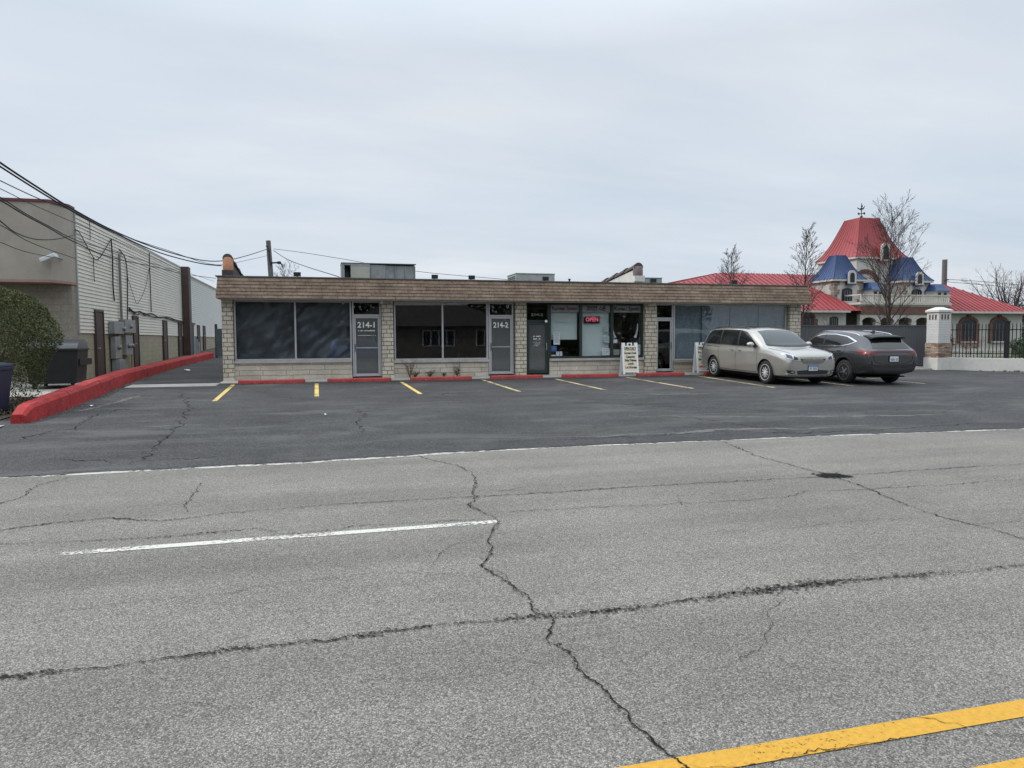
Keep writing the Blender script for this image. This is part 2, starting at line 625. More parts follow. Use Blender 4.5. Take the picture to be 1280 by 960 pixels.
# road markings
def flat(name, pts, m, z, follow=False):
    g = MB()
    g.face([(p[0], p[1], (lot_z(p[1]) if follow else 0) + z) for p in pts])
    return struct(g.build(name, m))


g = MB()
ex_ = [-46 + 0.5 * k for k in range(185)]
g.mesh([(x, edge_y(x) - 0.11 if x < 3.2 else edge_y(x) - 0.07, 0.004) for x in ex_] + [(x, edge_y(x) + 0.05, 0.004) for x in ex_], [(k, k + 1, 186 + k, 185 + k) for k in range(184)])
struct(g.build('edge_line', M_EDGE))
flat('lane_line', [(-1.97, 6.185), (1.53, 6.22), (1.53, 6.33), (-1.96, 6.295)], M_WHITE, 0.004)
flat('lane_line', [(10.8, 6.22), (14.4, 6.22), (14.4, 6.33), (10.8, 6.33)], M_WHITE, 0.004)
flat('lane_line', [(-14.2, 6.2), (-10.7, 6.2), (-10.7, 6.31), (-14.2, 6.31)], M_WHITE, 0.004)
flat('center_line', [(-60, 2.375), (60, 2.375), (60, 2.495), (-60, 2.495)], M_YEL, 0.004)
flat('center_line', [(-60, 2.015), (60, 2.015), (60, 2.135), (-60, 2.135)], M_YEL, 0.004)

# stall stripes
for k, (xa, ya, xb, yb, m) in enumerate([(-2.43, 18.42, -2.51, 23.1, M_STRIPE), (-0.08, 18.99, -0.09, 22.93, M_STRIPE), (2.56, 18.96, 2.49, 22.9, M_STRIPE),
                                         (5.27, 18.97, 5.17, 23.2, M_STRIPE_PALE), (7.72, 18.85, 7.61, 22.9, M_STRIPE_PALE), (10.35, 18.7, 10.22, 23.08, M_STRIPE_PALE),
                                         (12.80, 18.38, 12.95, 23.2, M_STRIPE_PALE), (15.43, 18.2, 15.55, 23.2, M_STRIPE_PALE), (18.2, 18.4, 18.2, 23.2, M_STRIPE_PALE)]):
    w = 0.055
    flat('stall_stripe', [(xa - w, ya), (xa + w, ya), (xb + w, yb), (xb - w, yb)], m, 0.013, True)

# cracks in the road (metres)
CR = {
 'a': ([(1.29,10.2),(1.50,9.64),(1.72,9.25),(1.79,8.65),(1.71,8.00),(1.57,7.59),(1.57,7.31),(1.40,6.98),(1.47,6.68),(1.54,6.40),(1.52,6.20),(1.39,5.93),(1.30,5.60),(1.20,5.25),(1.11,5.06),(1.15,4.91),(1.20,4.69),(1.24,4.47),(1.24,4.22),(1.24,4.07),(1.30,4.00),(1.25,3.85),(1.19,3.73),(1.21,3.58),(1.24,3.50),(1.22,3.34),(1.25,3.15),(1.26,2.98),(1.26,2.78),(1.29,2.64),(1.30,2.52),(1.32,2.46),(1.33,2.30),(1.4,1.5),(1.3,0.2)], 0.008, 0.024),
 'b': ([(1.17,5.04),(1.22,4.88),(1.21,4.59),(1.23,4.35)], 0.004, 0.012),
 'c': ([(6.20,10.2),(5.88,8.84),(5.87,7.86),(5.89,7.29),(5.80,6.73),(5.64,6.14),(5.54,5.72),(5.48,5.37),(5.52,5.03),(5.54,4.78),(5.52,4.0)], 0.012, 0.032),
 'd': ([(-9,4.0),(-1.75,3.99),(-1.54,3.98),(-1.19,3.98),(-0.86,3.99),(-0.44,4.02),(0.06,4.01),(0.50,4.06),(0.88,4.04),(1.23,4.04)], 0.008, 0.026),
 'e': ([(1.23,4.04),(1.66,3.99),(2.04,4.01),(2.45,4.05),(2.81,4.06),(3.32,4.08),(3.80,4.05),(4.33,4.02),(5.16,4.00),(9,4.02)], 0.005, 0.02),
 'f': ([(-9,7.2),(-2.94,7.10),(-2.40,7.31),(-1.96,7.40),(-1.43,7.13),(-0.91,7.29),(-0.02,7.38),(0.93,7.37),(1.56,7.35),(1.94,7.32),(3.04,7.34),(4.21,7.33),(5.64,7.26),(6.33,7.27),(7.55,7.31),(9.33,7.28),(16,7.3)], 0.008, 0.03),
 'g': ([(1.52,6.63),(2.22,6.57),(2.95,6.50),(3.62,6.45),(4.66,6.42),(5.06,6.63),(5.69,6.53),(6.81,6.48),(8.23,6.51),(14,6.5)], 0.006, 0.02),
 'h': ([(-6,6.7),(-2.78,6.71),(-2.05,6.60),(-1.32,6.54),(-0.56,6.62),(-0.32,6.36),(-0.02,6.36),(0.25,6.47),(0.81,6.43),(1.47,6.39)], 0.005, 0.018),
 'i': ([(-3.23,7.6),(-3.23,8.16),(-3.08,8.64),(-3.14,9.27),(-2.93,9.80)], 0.01, 0.03),
 'j': ([(-1.35,8.99),(-1.32,8.14),(-1.34,7.76),(-1.25,7.42)], 0.006, 0.02),
 'k': ([(-1.86,4.84),(-1.33,4.93),(-0.77,4.92),(-0.39,5.03),(-0.03,5.07),(0.25,5.11),(0.63,5.02),(1.05,4.83)], 0.003, 0.008),
 'l': ([(2.40,2.55),(2.51,2.47),(2.60,2.39),(2.65,2.29),(2.74,2.28),(2.90,2.25),(3.6,2.1)], 0.004, 0.011),
 'm': ([(1.33,2.44),(1.57,2.37),(1.76,2.37),(1.95,2.38),(2.04,2.39),(2.21,2.37),(2.51,2.35)], 0.003, 0.008),
 'n': ([(3.82,5.32),(4.36,5.39),(4.79,5.39),(5.34,5.32)], 0.003, 0.01),
 'o': ([(2.65,2.29),(2.70,2.25),(2.83,2.19)], 0.002, 0.007),
 'p': ([(0.96,3.38),(1.12,3.43),(1.18,3.49)], 0.002, 0.007),
 'q': ([(-1.12,3.50),(-0.82,3.47),(-0.52,3.43),(-0.27,3.33)], 0.002, 0.006),
}
for q, (k, (pts, a, b)) in enumerate(CR.items()):
    strip('road_crack', pts, a * 0.36, b * 0.42, M_CRACK, 0.0075, 0.022, 0.014, 20 + q)
# hairlines that branch off here and there
hr = random.Random(77)
for q in range(9):
    x0_, y0_ = hr.uniform(-3.5, 7.5), hr.uniform(2.9, 9.6)
    a_ = hr.choice([hr.uniform(-0.3, 0.3), hr.uniform(1.1, 2.0)])
    P_ = [(x0_, y0_)]
    for k in range(hr.randint(2, 5)):
        a_ += hr.uniform(-0.5, 0.5)
        P_.append((P_[-1][0] + cos(a_) * 0.3, P_[-1][1] + sin(a_) * 0.3))
    P_ = [p for p in P_ if 2.7 < p[1] < 10.0]
    if len(P_) > 2:
        strip('hairline_crack', P_, 0.0015, 0.0045, M_CRACK, 0.0072, 0.03, 0.012, 300 + q)
# spalled seams and patches: broken stones beside the cracks


M_PIT = mat('broken_asphalt_pit', (0.045, 0.043, 0.040), 0.95, var=0.4, vs=20, spec=0.05)


def pits(pts, spread, density, seed, dens_scale=1.6, size=(0.0025, 0.0075)):
    """crumbled edge of a seam: many small holes where stones have come out"""
    rng = random.Random(seed)
    g = MB()
    for i in range(len(pts) - 1):
        a, b = Vector(pts[i]), Vector(pts[i + 1])
        L = (b - a).length
        d = (b - a) / L
        q = Vector((-d.y, d.x))
        for k in range(int(L * density)):
            t = rng.random()
            p = a.lerp(b, t)
            m = noise.noise(Vector((p.x * dens_scale, p.y * dens_scale, seed))) * 0.5 + 0.5
            if rng.random() > m * m * 1.9:
                continue
            c = p + q * rng.gauss(0, spread * (0.35 + m))
            r = rng.uniform(*size) * (0.6 + 0.8 * m)
            n = rng.randint(4, 6)
            ph = rng.uniform(0, 6.3)
            ex = rng.uniform(1.0, 2.2)
            g.face([(c.x + cos(ph + 2 * pi * j / n) * r * ex * rng.uniform(0.6, 1.2), c.y + sin(ph + 2 * pi * j / n) * r * rng.uniform(0.6, 1.2), 0.0062) for j in range(n)])
    return struct(g.build('spalled_seam', M_PIT, fixn=False))


pits(CR['d'][0][1:], 0.026, 420, 51)
pits(CR['e'][0][:-1], 0.034, 520, 52)
pits(CR['a'][0], 0.013, 110, 53, 2.5)
pits(CR['f'][0][1:-1], 0.016, 90, 54)
pits(CR['c'][0], 0.014, 70, 55)
pits(CR['h'][0][1:], 0.02, 70, 56)
pits([(3.15, 4.10), (3.62, 4.08)], 0.045, 700, 59)
pits([(5.70, 7.30), (6.08, 7.30)], 0.09, 500, 60, 0.3, (0.005, 0.016))
pits([(5.74, 6.8), (6.02, 6.55)], 0.05, 120, 61, 0.3)
pits([(1.16, 4.05), (1.34, 4.0)], 0.03, 500, 62, 0.3)


def patch(name, cx, cy, rx, ry, m, z, seed):
    rng = random.Random(seed)
    pts = []
    for k in range(26):
        a = 2 * pi * k / 26
        r = rng.uniform(0.65, 1.15)
        pts.append((cx + cos(a) * rx * r, cy + sin(a) * ry * r, z))
    g = MB()
    g.mesh([(cx, cy, z)] + pts, [(0, 1 + k, 1 + (k + 1) % 26) for k in range(26)])
    o = g.build(name, m)
    ul = o.data.uv_layers.new(name='UVMap')
    for li, l in enumerate(o.data.loops):
        ul.data[li].uv = (0, 0 if l.vertex_index == 0 else 0.9)
    return struct(o)


patch('pothole', 5.88, 7.30, 0.30, 0.22, M_CRACK, 0.0085, 4)

LC = [[(-2.38,10.4),(-2.42,12.20),(-2.56,14.75),(-2.73,17.17),(-3.65,21.18)], [(0.83,15.97),(0.77,14.26),(0.65,12.51)],
      [(-4.69,20.55),(-3.87,19.73),(-2.94,19.11),(-1.88,18.65),(-1.07,19.03),(0,18.18),(1.36,18.43)], [(-4.13,13.91),(-4.44,15.94),(-4.18,17.23),(-3.42,16.60)],
      [(1.88,17.71),(2.44,18.99),(2.82,18.06),(3.37,19.44)], [(7.07,13.29),(7.35,12.24),(7.79,10.88),(8.1,10.5)], [(-4.66,13.01),(-4.53,14.01),(-3.82,14.63),(-2.80,14.92)],
      [(-3.62,11.16),(-2.52,10.70),(-1.31,10.75)], [(4.92,16.96),(7.35,14.96),(9.87,13.26),(13.58,12.77)], [(3.73,11.03),(5.17,11.0),(6.71,11.1),(8.0,10.6),(9.91,10.7),(12,10.9)]]
for k, p in enumerate(LC):
    strip('lot_crack', p, 0.008, 0.026, M_LOTCRACK, 0.0125, 0.06, 0.05, 70 + k, True)
for k, p in enumerate([[(3.73,11.3),(5.17,11.2),(6.71,11.4),(8.4,11.0),(9.91,11.2)], [(7.4,18.0),(8.8,17.4),(11,17.2)], [(-4.9,17.0),(-4.6,18.6),(-4.4,20.5)], [(6,13.4),(9,12.6),(12.5,12.2)], [(-3.2,14.2),(-2.6,14.3),(-2.0,14.25)]]):
    strip('pale_scuff', p, 0.05, 0.22, M_PALEDUST, 0.0110, 0.2, 0.1, 90 + k, True)

# concrete apron in front of the shops and across the alley mouth
g = MB()
ys = [23.55, 24.9]
vs = []
n = 0
g.prism([(23.55, lot_z(23.55) - 0.1), (23.55, lot_z(23.55) + 0.035), (24.75, 0.37), (24.75, 0.1)], 'x', -2.95, 18.2)
struct(g.build('concrete_walk', M_CONC))
g = MB()
g.prism([(22.75, lot_z(22.75) - 0.1), (22.75, lot_z(22.75) + 0.02), (23.75, lot_z(23.75) + 0.02), (23.75, lot_z(23.75) - 0.1)], 'x', -5.4, -2.96)
struct(g.build('concrete_strip', M_CONC))
g = MB()
g.prism([(24.0, lot_z(24.0) - 0.1), (24.0, lot_z(24.0) + 0.06), (26.0, lot_z(26.0) + 0.06), (26.0, lot_z(26.0) - 0.1)], 'x', 18.25, 24.4)
struct(g.build('gate_threshold', M_CONC))
# planting strip and concrete pad by the hedge
g = MB()
ground_sheet(g, [-30, -5.9], [14.6, 17, 20, 24, 28, 40, 60], 0.03)
struct(g.build('planting_strip', mat('bark_soil', (0.075, 0.06, 0.045), 0.95, var=0.4, vs=4, bump=0.8, bs=30)))
g = MB()
ground_sheet(g, [-9.5, -5.95], [20.2, 22, 25.5], 0.05)
struct(g.build('dumpster_pad', M_CONC))
g = MB()
ground_sheet(g, [-30, -5.5], [12.9, 14.0, 14.9], 0.03)
struct(g.build('sidewalk', M_CONC))
# ================================================================== THE ROW OF SHOPS
ZB = 0.34
M_STONE = brick('split_stone', (0.63, 0.58, 0.47), (0.51, 0.455, 0.36), (0.20, 0.18, 0.15), 0.25, 0.138, 0.013, 0.9, 0.25, offset=0.42, squash=1.5, sqf=3)
M_LOWSTONE = brick('long_stone', (0.56, 0.51, 0.43), (0.47, 0.41, 0.345), (0.24, 0.21, 0.18), 0.72, 0.165, 0.009, 0.6, 0.25, offset=0.37, squash=1.4, sqf=2)
M_SHINGLE = brick('brown_shingles', (0.235, 0.172, 0.130), (0.315, 0.238, 0.175), (0.10, 0.074, 0.057), 0.46, 0.1075, 0.007, 0.5, 0.35, fine=11.0, zoff=-2.615 + 0.1075 * 40, offset=0.37)
M_ALU = mat('grey_aluminium', (0.46, 0.46, 0.47), 0.45, 0.35, var=0.1, vs=3, grime=0.2)
M_SILL = mat('painted_sill', (0.40, 0.385, 0.36), 0.8, var=0.15, vs=3, grime=0.3)
M_GREENFRAME = mat('dark_green_frame', (0.022, 0.036, 0.032), 0.45, var=0.2)
M_TAR = mat('tar_roof', (0.05, 0.05, 0.05), 0.9, var=0.3, bump=0.4)
M_INT = mat('shop_interior', (0.12, 0.125, 0.135), 0.9, var=0.3, vs=0.9)
M_INTFLOOR = mat('shop_floor', (0.12, 0.11, 0.10), 0.6, var=0.3, vs=0.9)
M_TRIM = mat('soffit_trim', (0.36, 0.34, 0.31), 0.8, var=0.12, grime=0.3)
M_GLASS = glass_pane('window_glass', (0.93, 0.95, 0.96))
M_DOORGLASS = glass_pane('dusty_door_glass', (0.55, 0.6, 0.63), 0.03, film=0.16)
M_WHITELET = mat('white_lettering', (0.78, 0.78, 0.76), 0.6, var=0.05)
M_DARK = mat('dark_opening', (0.02, 0.02, 0.022), 0.8)
M_WHITEP = mat('white_paper', (0.78, 0.78, 0.80), 0.8, var=0.06)
M_BLACKINK = mat('black_ink', (0.025, 0.022, 0.025), 0.7)
M_REDINK = mat('red_ink', (0.45, 0.04, 0.05), 0.7)
M_REDPAINT = mat('red_kerb_paint', (0.335, 0.024, 0.024), 0.85, var=0.3, vs=2.2, bump=0.5, bs=22, grime=0.7)


def chip(m, col, lo, scale):
    """paint flaked off in spots"""
    nt_ = m.node_tree
    p_ = nt_.nodes['Principled BSDF']
    src_ = p_.inputs['Base Color'].links[0].from_socket
    n_ = nd(nt_, 'ShaderNodeTexNoise', i_Scale=scale, i_Detail=9.0, i_Roughness=0.78)
    t_ = nd(nt_, 'ShaderNodeTexCoord')
    nt_.links.new(t_.outputs['Object'], n_.inputs['Vector'])
    r_ = ramp(nt_, [(lo, 0.0), (lo + 0.03, 0.85)])
    nt_.links.new(n_.outputs['Fac'], r_.inputs['Fac'])
    nt_.links.new(mixc(nt_, src_, col, r_.outputs['Color']), p_.inputs['Base Color'])


chip(M_REDPAINT, (0.30, 0.21, 0.19), 0.605, 8.0)
chip(M_REDPAINT, (0.06, 0.03, 0.03), 0.62, 5.0)


shop = thing('shop_building', 'low one-storey row of shops with brown shingle fascia and cream stone pillars', 'building', (7.5, 24.7, ZB))
ORGS = ORG[shop.name]
GY = 24.70      # glass plane
# shell: floor, back wall, ends, roof
g = MB()
g.box(-2.88, 18.10, 24.9, 36.0, ZB - 0.4, ZB + 0.06)
g.build('shop_floor', M_INTFLOOR, shop)
g = MB()
g.box(-2.88, 18.10, 30.2, 30.3, ZB + 0.06, 3.0)
for x in (-2.88, 2.22, 6.86, 11.9, 18.0):
    g.box(x, x + 0.1, 24.95, 30.19, ZB + 0.06, 3.0)
g.build('inner_walls', M_INT, shop)
g = MB()
g.box(-2.9, 18.12, 35.8, 36.0, ZB, 3.55)
g.box(-2.9, -2.785, 24.96, 35.8, ZB - 0.3, 3.55)
g.box(18.12, 18.24, 24.96, 36.0, ZB - 0.3, 3.55)
g.build('side_walls', M_STONE, shop)
g = MB()
g.box(-2.95, 18.2, 24.35, 36.05, 3.02, 3.50)
g.build('flat_roof', M_TAR, shop)
# fascia: six lapped courses leaning back
g = MB()
z0, z1, nC = 2.955, 3.60, 6
for k in range(nC):
    za = z0 + (z1 - z0) * k / nC
    zb = z0 + (z1 - z0) * (k + 1) / nC + 0.02
    ya = 24.06 + 0.10 * k / nC
    # front course
    xl, xr = -3.05 + 0.01 * k, 18.34 - 0.02 * k
    g.prism([(ya - 0.012, za), (ya + 0.022, zb), (ya + 0.06, zb), (ya + 0.06, za)], 'x', xl, xr)
    g.prism([(xl - 0.0, za), (xl + 0.012, zb), (xl + 0.05, zb), (xl + 0.05, za)], 'y', ya + 0.051, 36.0)
    g.prism([(xr, za), (xr - 0.012, zb), (xr - 0.05, zb), (xr - 0.05, za)], 'y', ya + 0.051, 36.0)
g.build('shingle_fascia', M_SHINGLE, shop)
g = MB()
g.box(-3.0, 18.30, 24.10, 24.14, 2.915, 2.953)
g.box(-3.0, 18.30, 24.145, 24.95, 2.93, 2.952)
g.build('soffit', M_TRIM, shop)
g = MB()
g.box(-3.06, 18.24, 24.13, 24.30, 3.625, 3.655)
g.box(-3.06, -2.9, 24.31, 36.0, 3.625, 3.655)
g.build('roof_edge', mat('roof_edge_metal', (0.16, 0.155, 0.15), 0.6, 0.2, var=0.3, grime=0.4), shop)

# stone pillars
for x0, x1 in ((-2.95, -2.62), (2.04, 2.42), (6.67, 7.06), (11.58, 12.06), (17.72, 18.2)):
    g = MB()
    g.box(x0, x1, 24.5, 24.98, ZB - 0.2, 2.928)
    g.build('stone_pillar', M_STONE, shop, bevel=0.012)
# low walls below the windows, with a sill
M_PLANK = brick('tan_planks', (0.36, 0.31, 0.25), (0.31, 0.265, 0.21), (0.13, 0.11, 0.09), 3.2, 0.155, 0.008, 0.5, 0.2)
for x0, x1, zt, m in ((-2.62, 1.06, 0.90, M_LOWSTONE), (2.42, 5.70, 0.86, M_LOWSTONE), (7.94, 11.58, 0.86, M_LOWSTONE), (12.80, 17.72, 0.74, M_PLANK)):
    g = MB()
    g.box(x0 + 0.002, x1 - 0.002, 24.60, 24.88, ZB - 0.2, zt)
    w = g.build('low_wall', m, shop)
    g = MB()
    g.box(x0 + 0.003, x1 - 0.003, 24.54, 24.90, zt + 0.002, zt + 0.085)
    g.build('sill', M_SILL if m is M_LOWSTONE else M_PLANK, w, bevel=0.006)


def window(x0, x1, z0, z1, bars, fm, fw=0.05, y=GY):
    """frame ring, mullions and one pane per light"""
    g = MB()
    g.box(x0, x1, y - 0.05, y + 0.05, z0, z0 + fw)
    g.box(x0, x1, y - 0.05, y + 0.05, z1 - fw, z1)
    for bx, bw in [(x0 + fw / 2, fw), (x1 - fw / 2, fw)] + list(bars):
        g.box(bx - bw / 2, bx + bw / 2, y - 0.048, y + 0.048, z0 + fw + 0.001, z1 - fw - 0.001)
    f = g.build('window', fm, shop, bevel=0.004)
    edges = [x0 + fw] + [v for b in bars for v in (b[0] - b[1] / 2, b[0] + b[1] / 2)] + [x1 - fw]
    for k in range(0, len(edges), 2):
        g = MB()
        g.box(edges[k] + 0.001, edges[k + 1] - 0.001, y - 0.004, y + 0.004, z0 + fw + 0.001, z1 - fw - 0.001)
        g.build('pane', M_GLASS, f)
    return f


window(-2.60, 1.06, 0.988, 2.925, [(-0.73, 0.055)], M_ALU)
window(2.46, 5.70, 0.948, 2.925, [(4.11, 0.055)], M_ALU)
window(7.94, 11.575, 0.948, 2.925, [(9.14, 0.10), (10.35, 0.10)], M_GREENFRAME, 0.07)
window(12.82, 17.66, 0.828, 2.925, [], M_ALU, 0.05)


def door(x0, x1, ztop, fm, gm, stile, hinge, number=None, nsize=0.2, y=GY, lines=(), bar=True):
    """aluminium shop door in its frame, a transom light above"""
    zb = ZB + 0.075
    g = MB()
    g.box(x0, x0 + 0.05, y - 0.05, y + 0.05, zb, 2.925)
    g.box(x1 - 0.05, x1, y - 0.05, y + 0.05, zb, 2.925)
    g.box(x0 + 0.051, x1 - 0.051, y - 0.05, y + 0.05, ztop, ztop + 0.06)
    g.box(x0 + 0.051, x1 - 0.051, y - 0.05, y + 0.05, 2.875, 2.925)
    fr = g.build('door_frame', fm, shop, bevel=0.004)
    g = MB()
    g.box(x0 + 0.052, x1 - 0.052, y - 0.004, y + 0.004, ztop + 0.061, 2.874)
    g.build('transom_pane', M_GLASS, fr)
    a, b = x0 + 0.056, x1 - 0.056
    g = MB()
    g.box(a, a + stile, y - 0.035, y + 0.015, zb + 0.01, ztop - 0.006)
    g.box(b - stile, b, y - 0.035, y + 0.015, zb + 0.01, ztop - 0.006)
    g.box(a + stile, b - stile, y - 0.034, y + 0.014, ztop - 0.006 - stile * 1.1, ztop - 0.006)
    g.box(a + stile, b - stile, y - 0.034, y + 0.014, zb + 0.01, zb + 0.01 + stile * 1.6)
    d = g.build('door', fm, shop, bevel=0.004)
    g = MB()
    g.box(a + stile + 0.001, b - stile - 0.001, y - 0.012, y - 0.004, zb + 0.01 + stile * 1.6, ztop - 0.006 - stile * 1.1)
    g.build('door_pane', gm, d)
    if bar:
        g = MB()
        g.box(a + stile + 0.002, b - stile - 0.002, y - 0.032, y - 0.014, ZB + 1.02, ZB + 1.05)
        g.build('push_bar', fm, d)
    hx = a + stile * 0.5 if hinge == 'r' else b - stile * 0.5
    g = MB()
    g.tube([(hx, y - 0.036, ZB + 0.92), (hx, y - 0.075, ZB + 0.92), (hx, y - 0.075, ZB + 1.16), (hx, y - 0.036, ZB + 1.16)], 0.012, 8)
    g.build('handle', M_BLACKINK if fm is M_ALU else M_ALU, d)
    cx = (a + b) / 2
    if number:
        g = MB()
        text_on(g, number, nsize, cx, y - 0.02, ztop - 0.30, width=(b - a) * 0.68, weight=0.006)
        g.build('door_number', M_WHITELET, d)
    if lines:
        g = MB()
        for (z, w, h) in lines:
            for q in range(int(w / 0.035)):
                xx = cx - w / 2 + q * 0.035
                if RND.random() < 0.82:
                    g.box(xx, xx + RND.uniform(0.02, 0.031), y - 0.021, y - 0.017, z, z + h * RND.uniform(0.7, 1))
        g.build('door_lettering', M_WHITELET, d)
    return d


door(1.085, 2.03, 2.43, M_ALU, M_DOORGLASS, 0.055, 'r', '214-1', 0.26, lines=((1.93, 0.56, 0.035), (1.78, 0.6, 0.018)))
door(5.72, 6.62, 2.43, M_ALU, M_DOORGLASS, 0.055, 'r', '214-2', 0.26)
dk = door(7.075, 7.93, 2.25, M_GREENFRAME, M_DOORGLASS, 0.075, 'l', None, lines=((1.72, 0.30, 0.045), (1.63, 0.30, 0.04), (1.52, 0.26, 0.016), (1.46, 0.22, 0.016), (1.40, 0.26, 0.016)), bar=False)
g = MB()
text_on(g, '214-3', 0.13, 7.50, GY - 0.012, 2.50, width=0.42)
g.build('shop_number', mat('dull_gold_lettering', (0.36, 0.35, 0.28), 0.6), shop)
door(12.07, 12.80, 2.36, M_ALU, glass_pane('dark_door_glass', (0.25, 0.32, 0.30)), 0.06, 'l', None, bar=False)

# small round lamps under the fascia and by the green door
for nx_, nz, lab in ((2.03, 2.895, 'small round white lamp under the fascia above the first pillar after door 214-1'), (7.80, 2.27, 'small round lamp at the top corner of the dark green shop door')):
    g = MB()
    g.lathe([(0.0, -0.045), (0.03, -0.04), (0.05, -0.01), (0.05, 0.015), (0.03, 0.03)], 14, Matrix.Translation((nx_, 24.42 if nz > 2.5 else 24.58, nz)) @ Matrix.Rotation(radians(90), 4, 'X'))
    if nz < 2.5:
        g.box(nx_ - 0.02, nx_ + 0.02, 24.6, 24.66, nz - 0.02, nz + 0.02)
    else:
        g.box(nx_ - 0.012, nx_ + 0.012, 24.40, 24.44, nz, 2.93)
    o = g.build('round_lamp', M_WHITEP, at=(nx_, 24.4, nz), smooth=True)
    tag(o, lab, 'lamp')

# ------------------------------------------------------------------ what hangs behind the glass
M_MESHSHEET = mat('black_plastic_sheet', (0.060, 0.064, 0.075), 0.30, var=0.35, vs=1.5, spec=0.5)
M_GREYPAPER = mat('grey_blue_paper', (0.165, 0.20, 0.225), 0.8, var=0.26, vs=3.4, grime=0.45)
M_SHADE = mat('pale_green_shade', (0.60, 0.66, 0.63), 0.8, var=0.06, vs=1.2)


def hanging(name, x0, x1, z0, z1, y, m, folds, seed, label, cat, group=None, nx=60, nz=40):
    rng = random.Random(seed)
    ph = [rng.uniform(0, 6) for _ in range(6)]
    vs = []
    for side in (0, 1):
        for j in range(nz + 1):
            for i in range(nx + 1):
                u, v = i / nx, j / nz
                x, z = x0 + (x1 - x0) * u, z0 + (z1 - z0) * v
                d = folds * (0.5 * sin(3.0 * x + 2.2 * z + ph[0]) * 0.5 + noise.noise(Vector((x * 1.7 + seed, z * 1.1 + 0.6 * x, 0.3))) + 0.5 * noise.noise(Vector((x * 4 - 2.5 * z, z * 2.6 + seed, 1.3))))
                vs.append((x, y + d + side * 0.003, z))
    N = (nx + 1) * (nz + 1)
    fs = []
    for j in range(nz):
        for i in range(nx):
            a = j * (nx + 1) + i
            fs.append((a, a + 1, a + nx + 2, a + nx + 1))
            fs.append((N + a + nx + 1, N + a + nx + 2, N + a + 1, N + a))
    g = MB()
    g.mesh(vs, fs)
    o = g.build(name, m, at=((x0 + x1) / 2, y, z0), smooth=True, sharp=180, fixn=False)
    return tag(o, label, cat, group)


hanging('plastic_sheet', -2.56, -0.74, 1.04, 2.88, 24.88, M_MESHSHEET, 0.09, 1, 'black plastic sheet behind the far left shop window pane', 'sheet')
hanging('plastic_sheet', -0.72, 1.02, 1.04, 2.88, 24.88, M_MESHSHEET, 0.12, 4, 'wrinkled black plastic sheet in the pane just left of door 214-1', 'sheet')
for k, (a, b, lab) in enumerate(((12.87, 14.02, 'grey blue paper panel in window nearest the dark open door'), (14.06, 15.24, 'second grey blue paper panel right of the dark door'),
                                 (15.28, 16.48, 'third grey blue paper panel, above the roof of the minivan'), (16.52, 17.62, 'last grey blue paper panel, beside the right end pillar'))):
    hanging('window_paper', a, b, 0.89, 2.87, 24.80, M_GREYPAPER, 0.004, 10 + k, lab, 'window paper', None, 20, 20)
hanging('roller_shade', 8.02, 9.05, 1.62, 2.87, 24.83, M_SHADE, 0.004, 21, 'pale green roller shade pulled halfway down in left shop window by the green door', 'shade', None, 20, 20)
hanging('roller_shade', 9.20, 10.29, 1.02, 2.87, 24.83, M_SHADE, 0.004, 22, 'pale green roller shade fully lowered behind the OPEN sign', 'shade', None, 20, 20)

# banner strips along the top of the three lights
M_BANNER = mat('grey_pink_banner', (0.40, 0.36, 0.37), 0.7, var=0.08)
M_PLUM = mat('dark_plum_ink', (0.11, 0.035, 0.055), 0.7)
for x0, x1, words_, ink, lab in ((8.02, 9.08, 'Korean Spoon', M_PLUM, 'banner strip with plum lettering atop the left light beside the green door'),
                                 (9.20, 10.29, '\ucf54\ub9ac\uc548 \uc2a4\ud47c', M_BLACKINK, 'banner strip with Korean characters at the top of the middle light'),
                                 (10.41, 11.50, 'Korean Spoon', M_BLACKINK, 'banner strip with black lettering above the dark right light')):
    t = thing('window_banner', lab, 'banner', ((x0 + x1) / 2, GY + 0.03, 2.60))
    g = MB()
    g.box(x0, x1, GY + 0.012, GY + 0.02, 2.60, 2.854)
    g.build('banner_sheet', M_BANNER, t)
    g = MB()
    text_on(g, words_, 0.2, (x0 + x1) / 2, GY + 0.008, 2.735, width=(x1 - x0) * (0.9 if 'K' in words_ else 0.68), weight=0.005, depth=0.002)
    g.build('banner_lettering', ink, t)
# phone number and tape-like lettering on the glass
g = MB()
text_on(g, '847.629.9511', 0.15, 9.74, GY + 0.014, 2.47, width=0.95)
tag(g.build('window_lettering', M_WHITELET, at=(9.74, GY, 2.45)), 'white phone number lettering on the glass above the OPEN sign', 'lettering')
g = MB()
text_on(g, 'WE CATER', 0.11, 8.55, GY + 0.014, 2.45, width=0.55)
for k in range(9):
    g.box(8.28 + k * 0.062, 8.28 + k * 0.062 + RND.uniform(0.025, 0.05), GY + 0.012, GY + 0.016, 2.27, 2.27 + RND.uniform(0.05, 0.12))
tag(g.build('window_lettering', mat('faint_lettering', (0.62, 0.63, 0.62), 0.7), at=(8.55, GY, 2.3)), 'faint white lettering on the glass over the half lowered shade', 'lettering')

# OPEN sign
t = thing('open_sign', 'black box sign with red glowing OPEN letters hanging in the middle light', 'sign', (9.60, 24.77, 2.2))
g = MB()
g.box(9.30, 9.90, 24.745, 24.80, 2.20, 2.46)
g.build('sign_housing', M_DARK, t, bevel=0.01)
g = MB()
text_on(g, 'OPEN', 0.2, 9.60, 24.742, 2.335, width=0.48, weight=0.004)
g.build('sign_letters', emit('red_led', (0.9, 0.12, 0.20), 0.5), t)


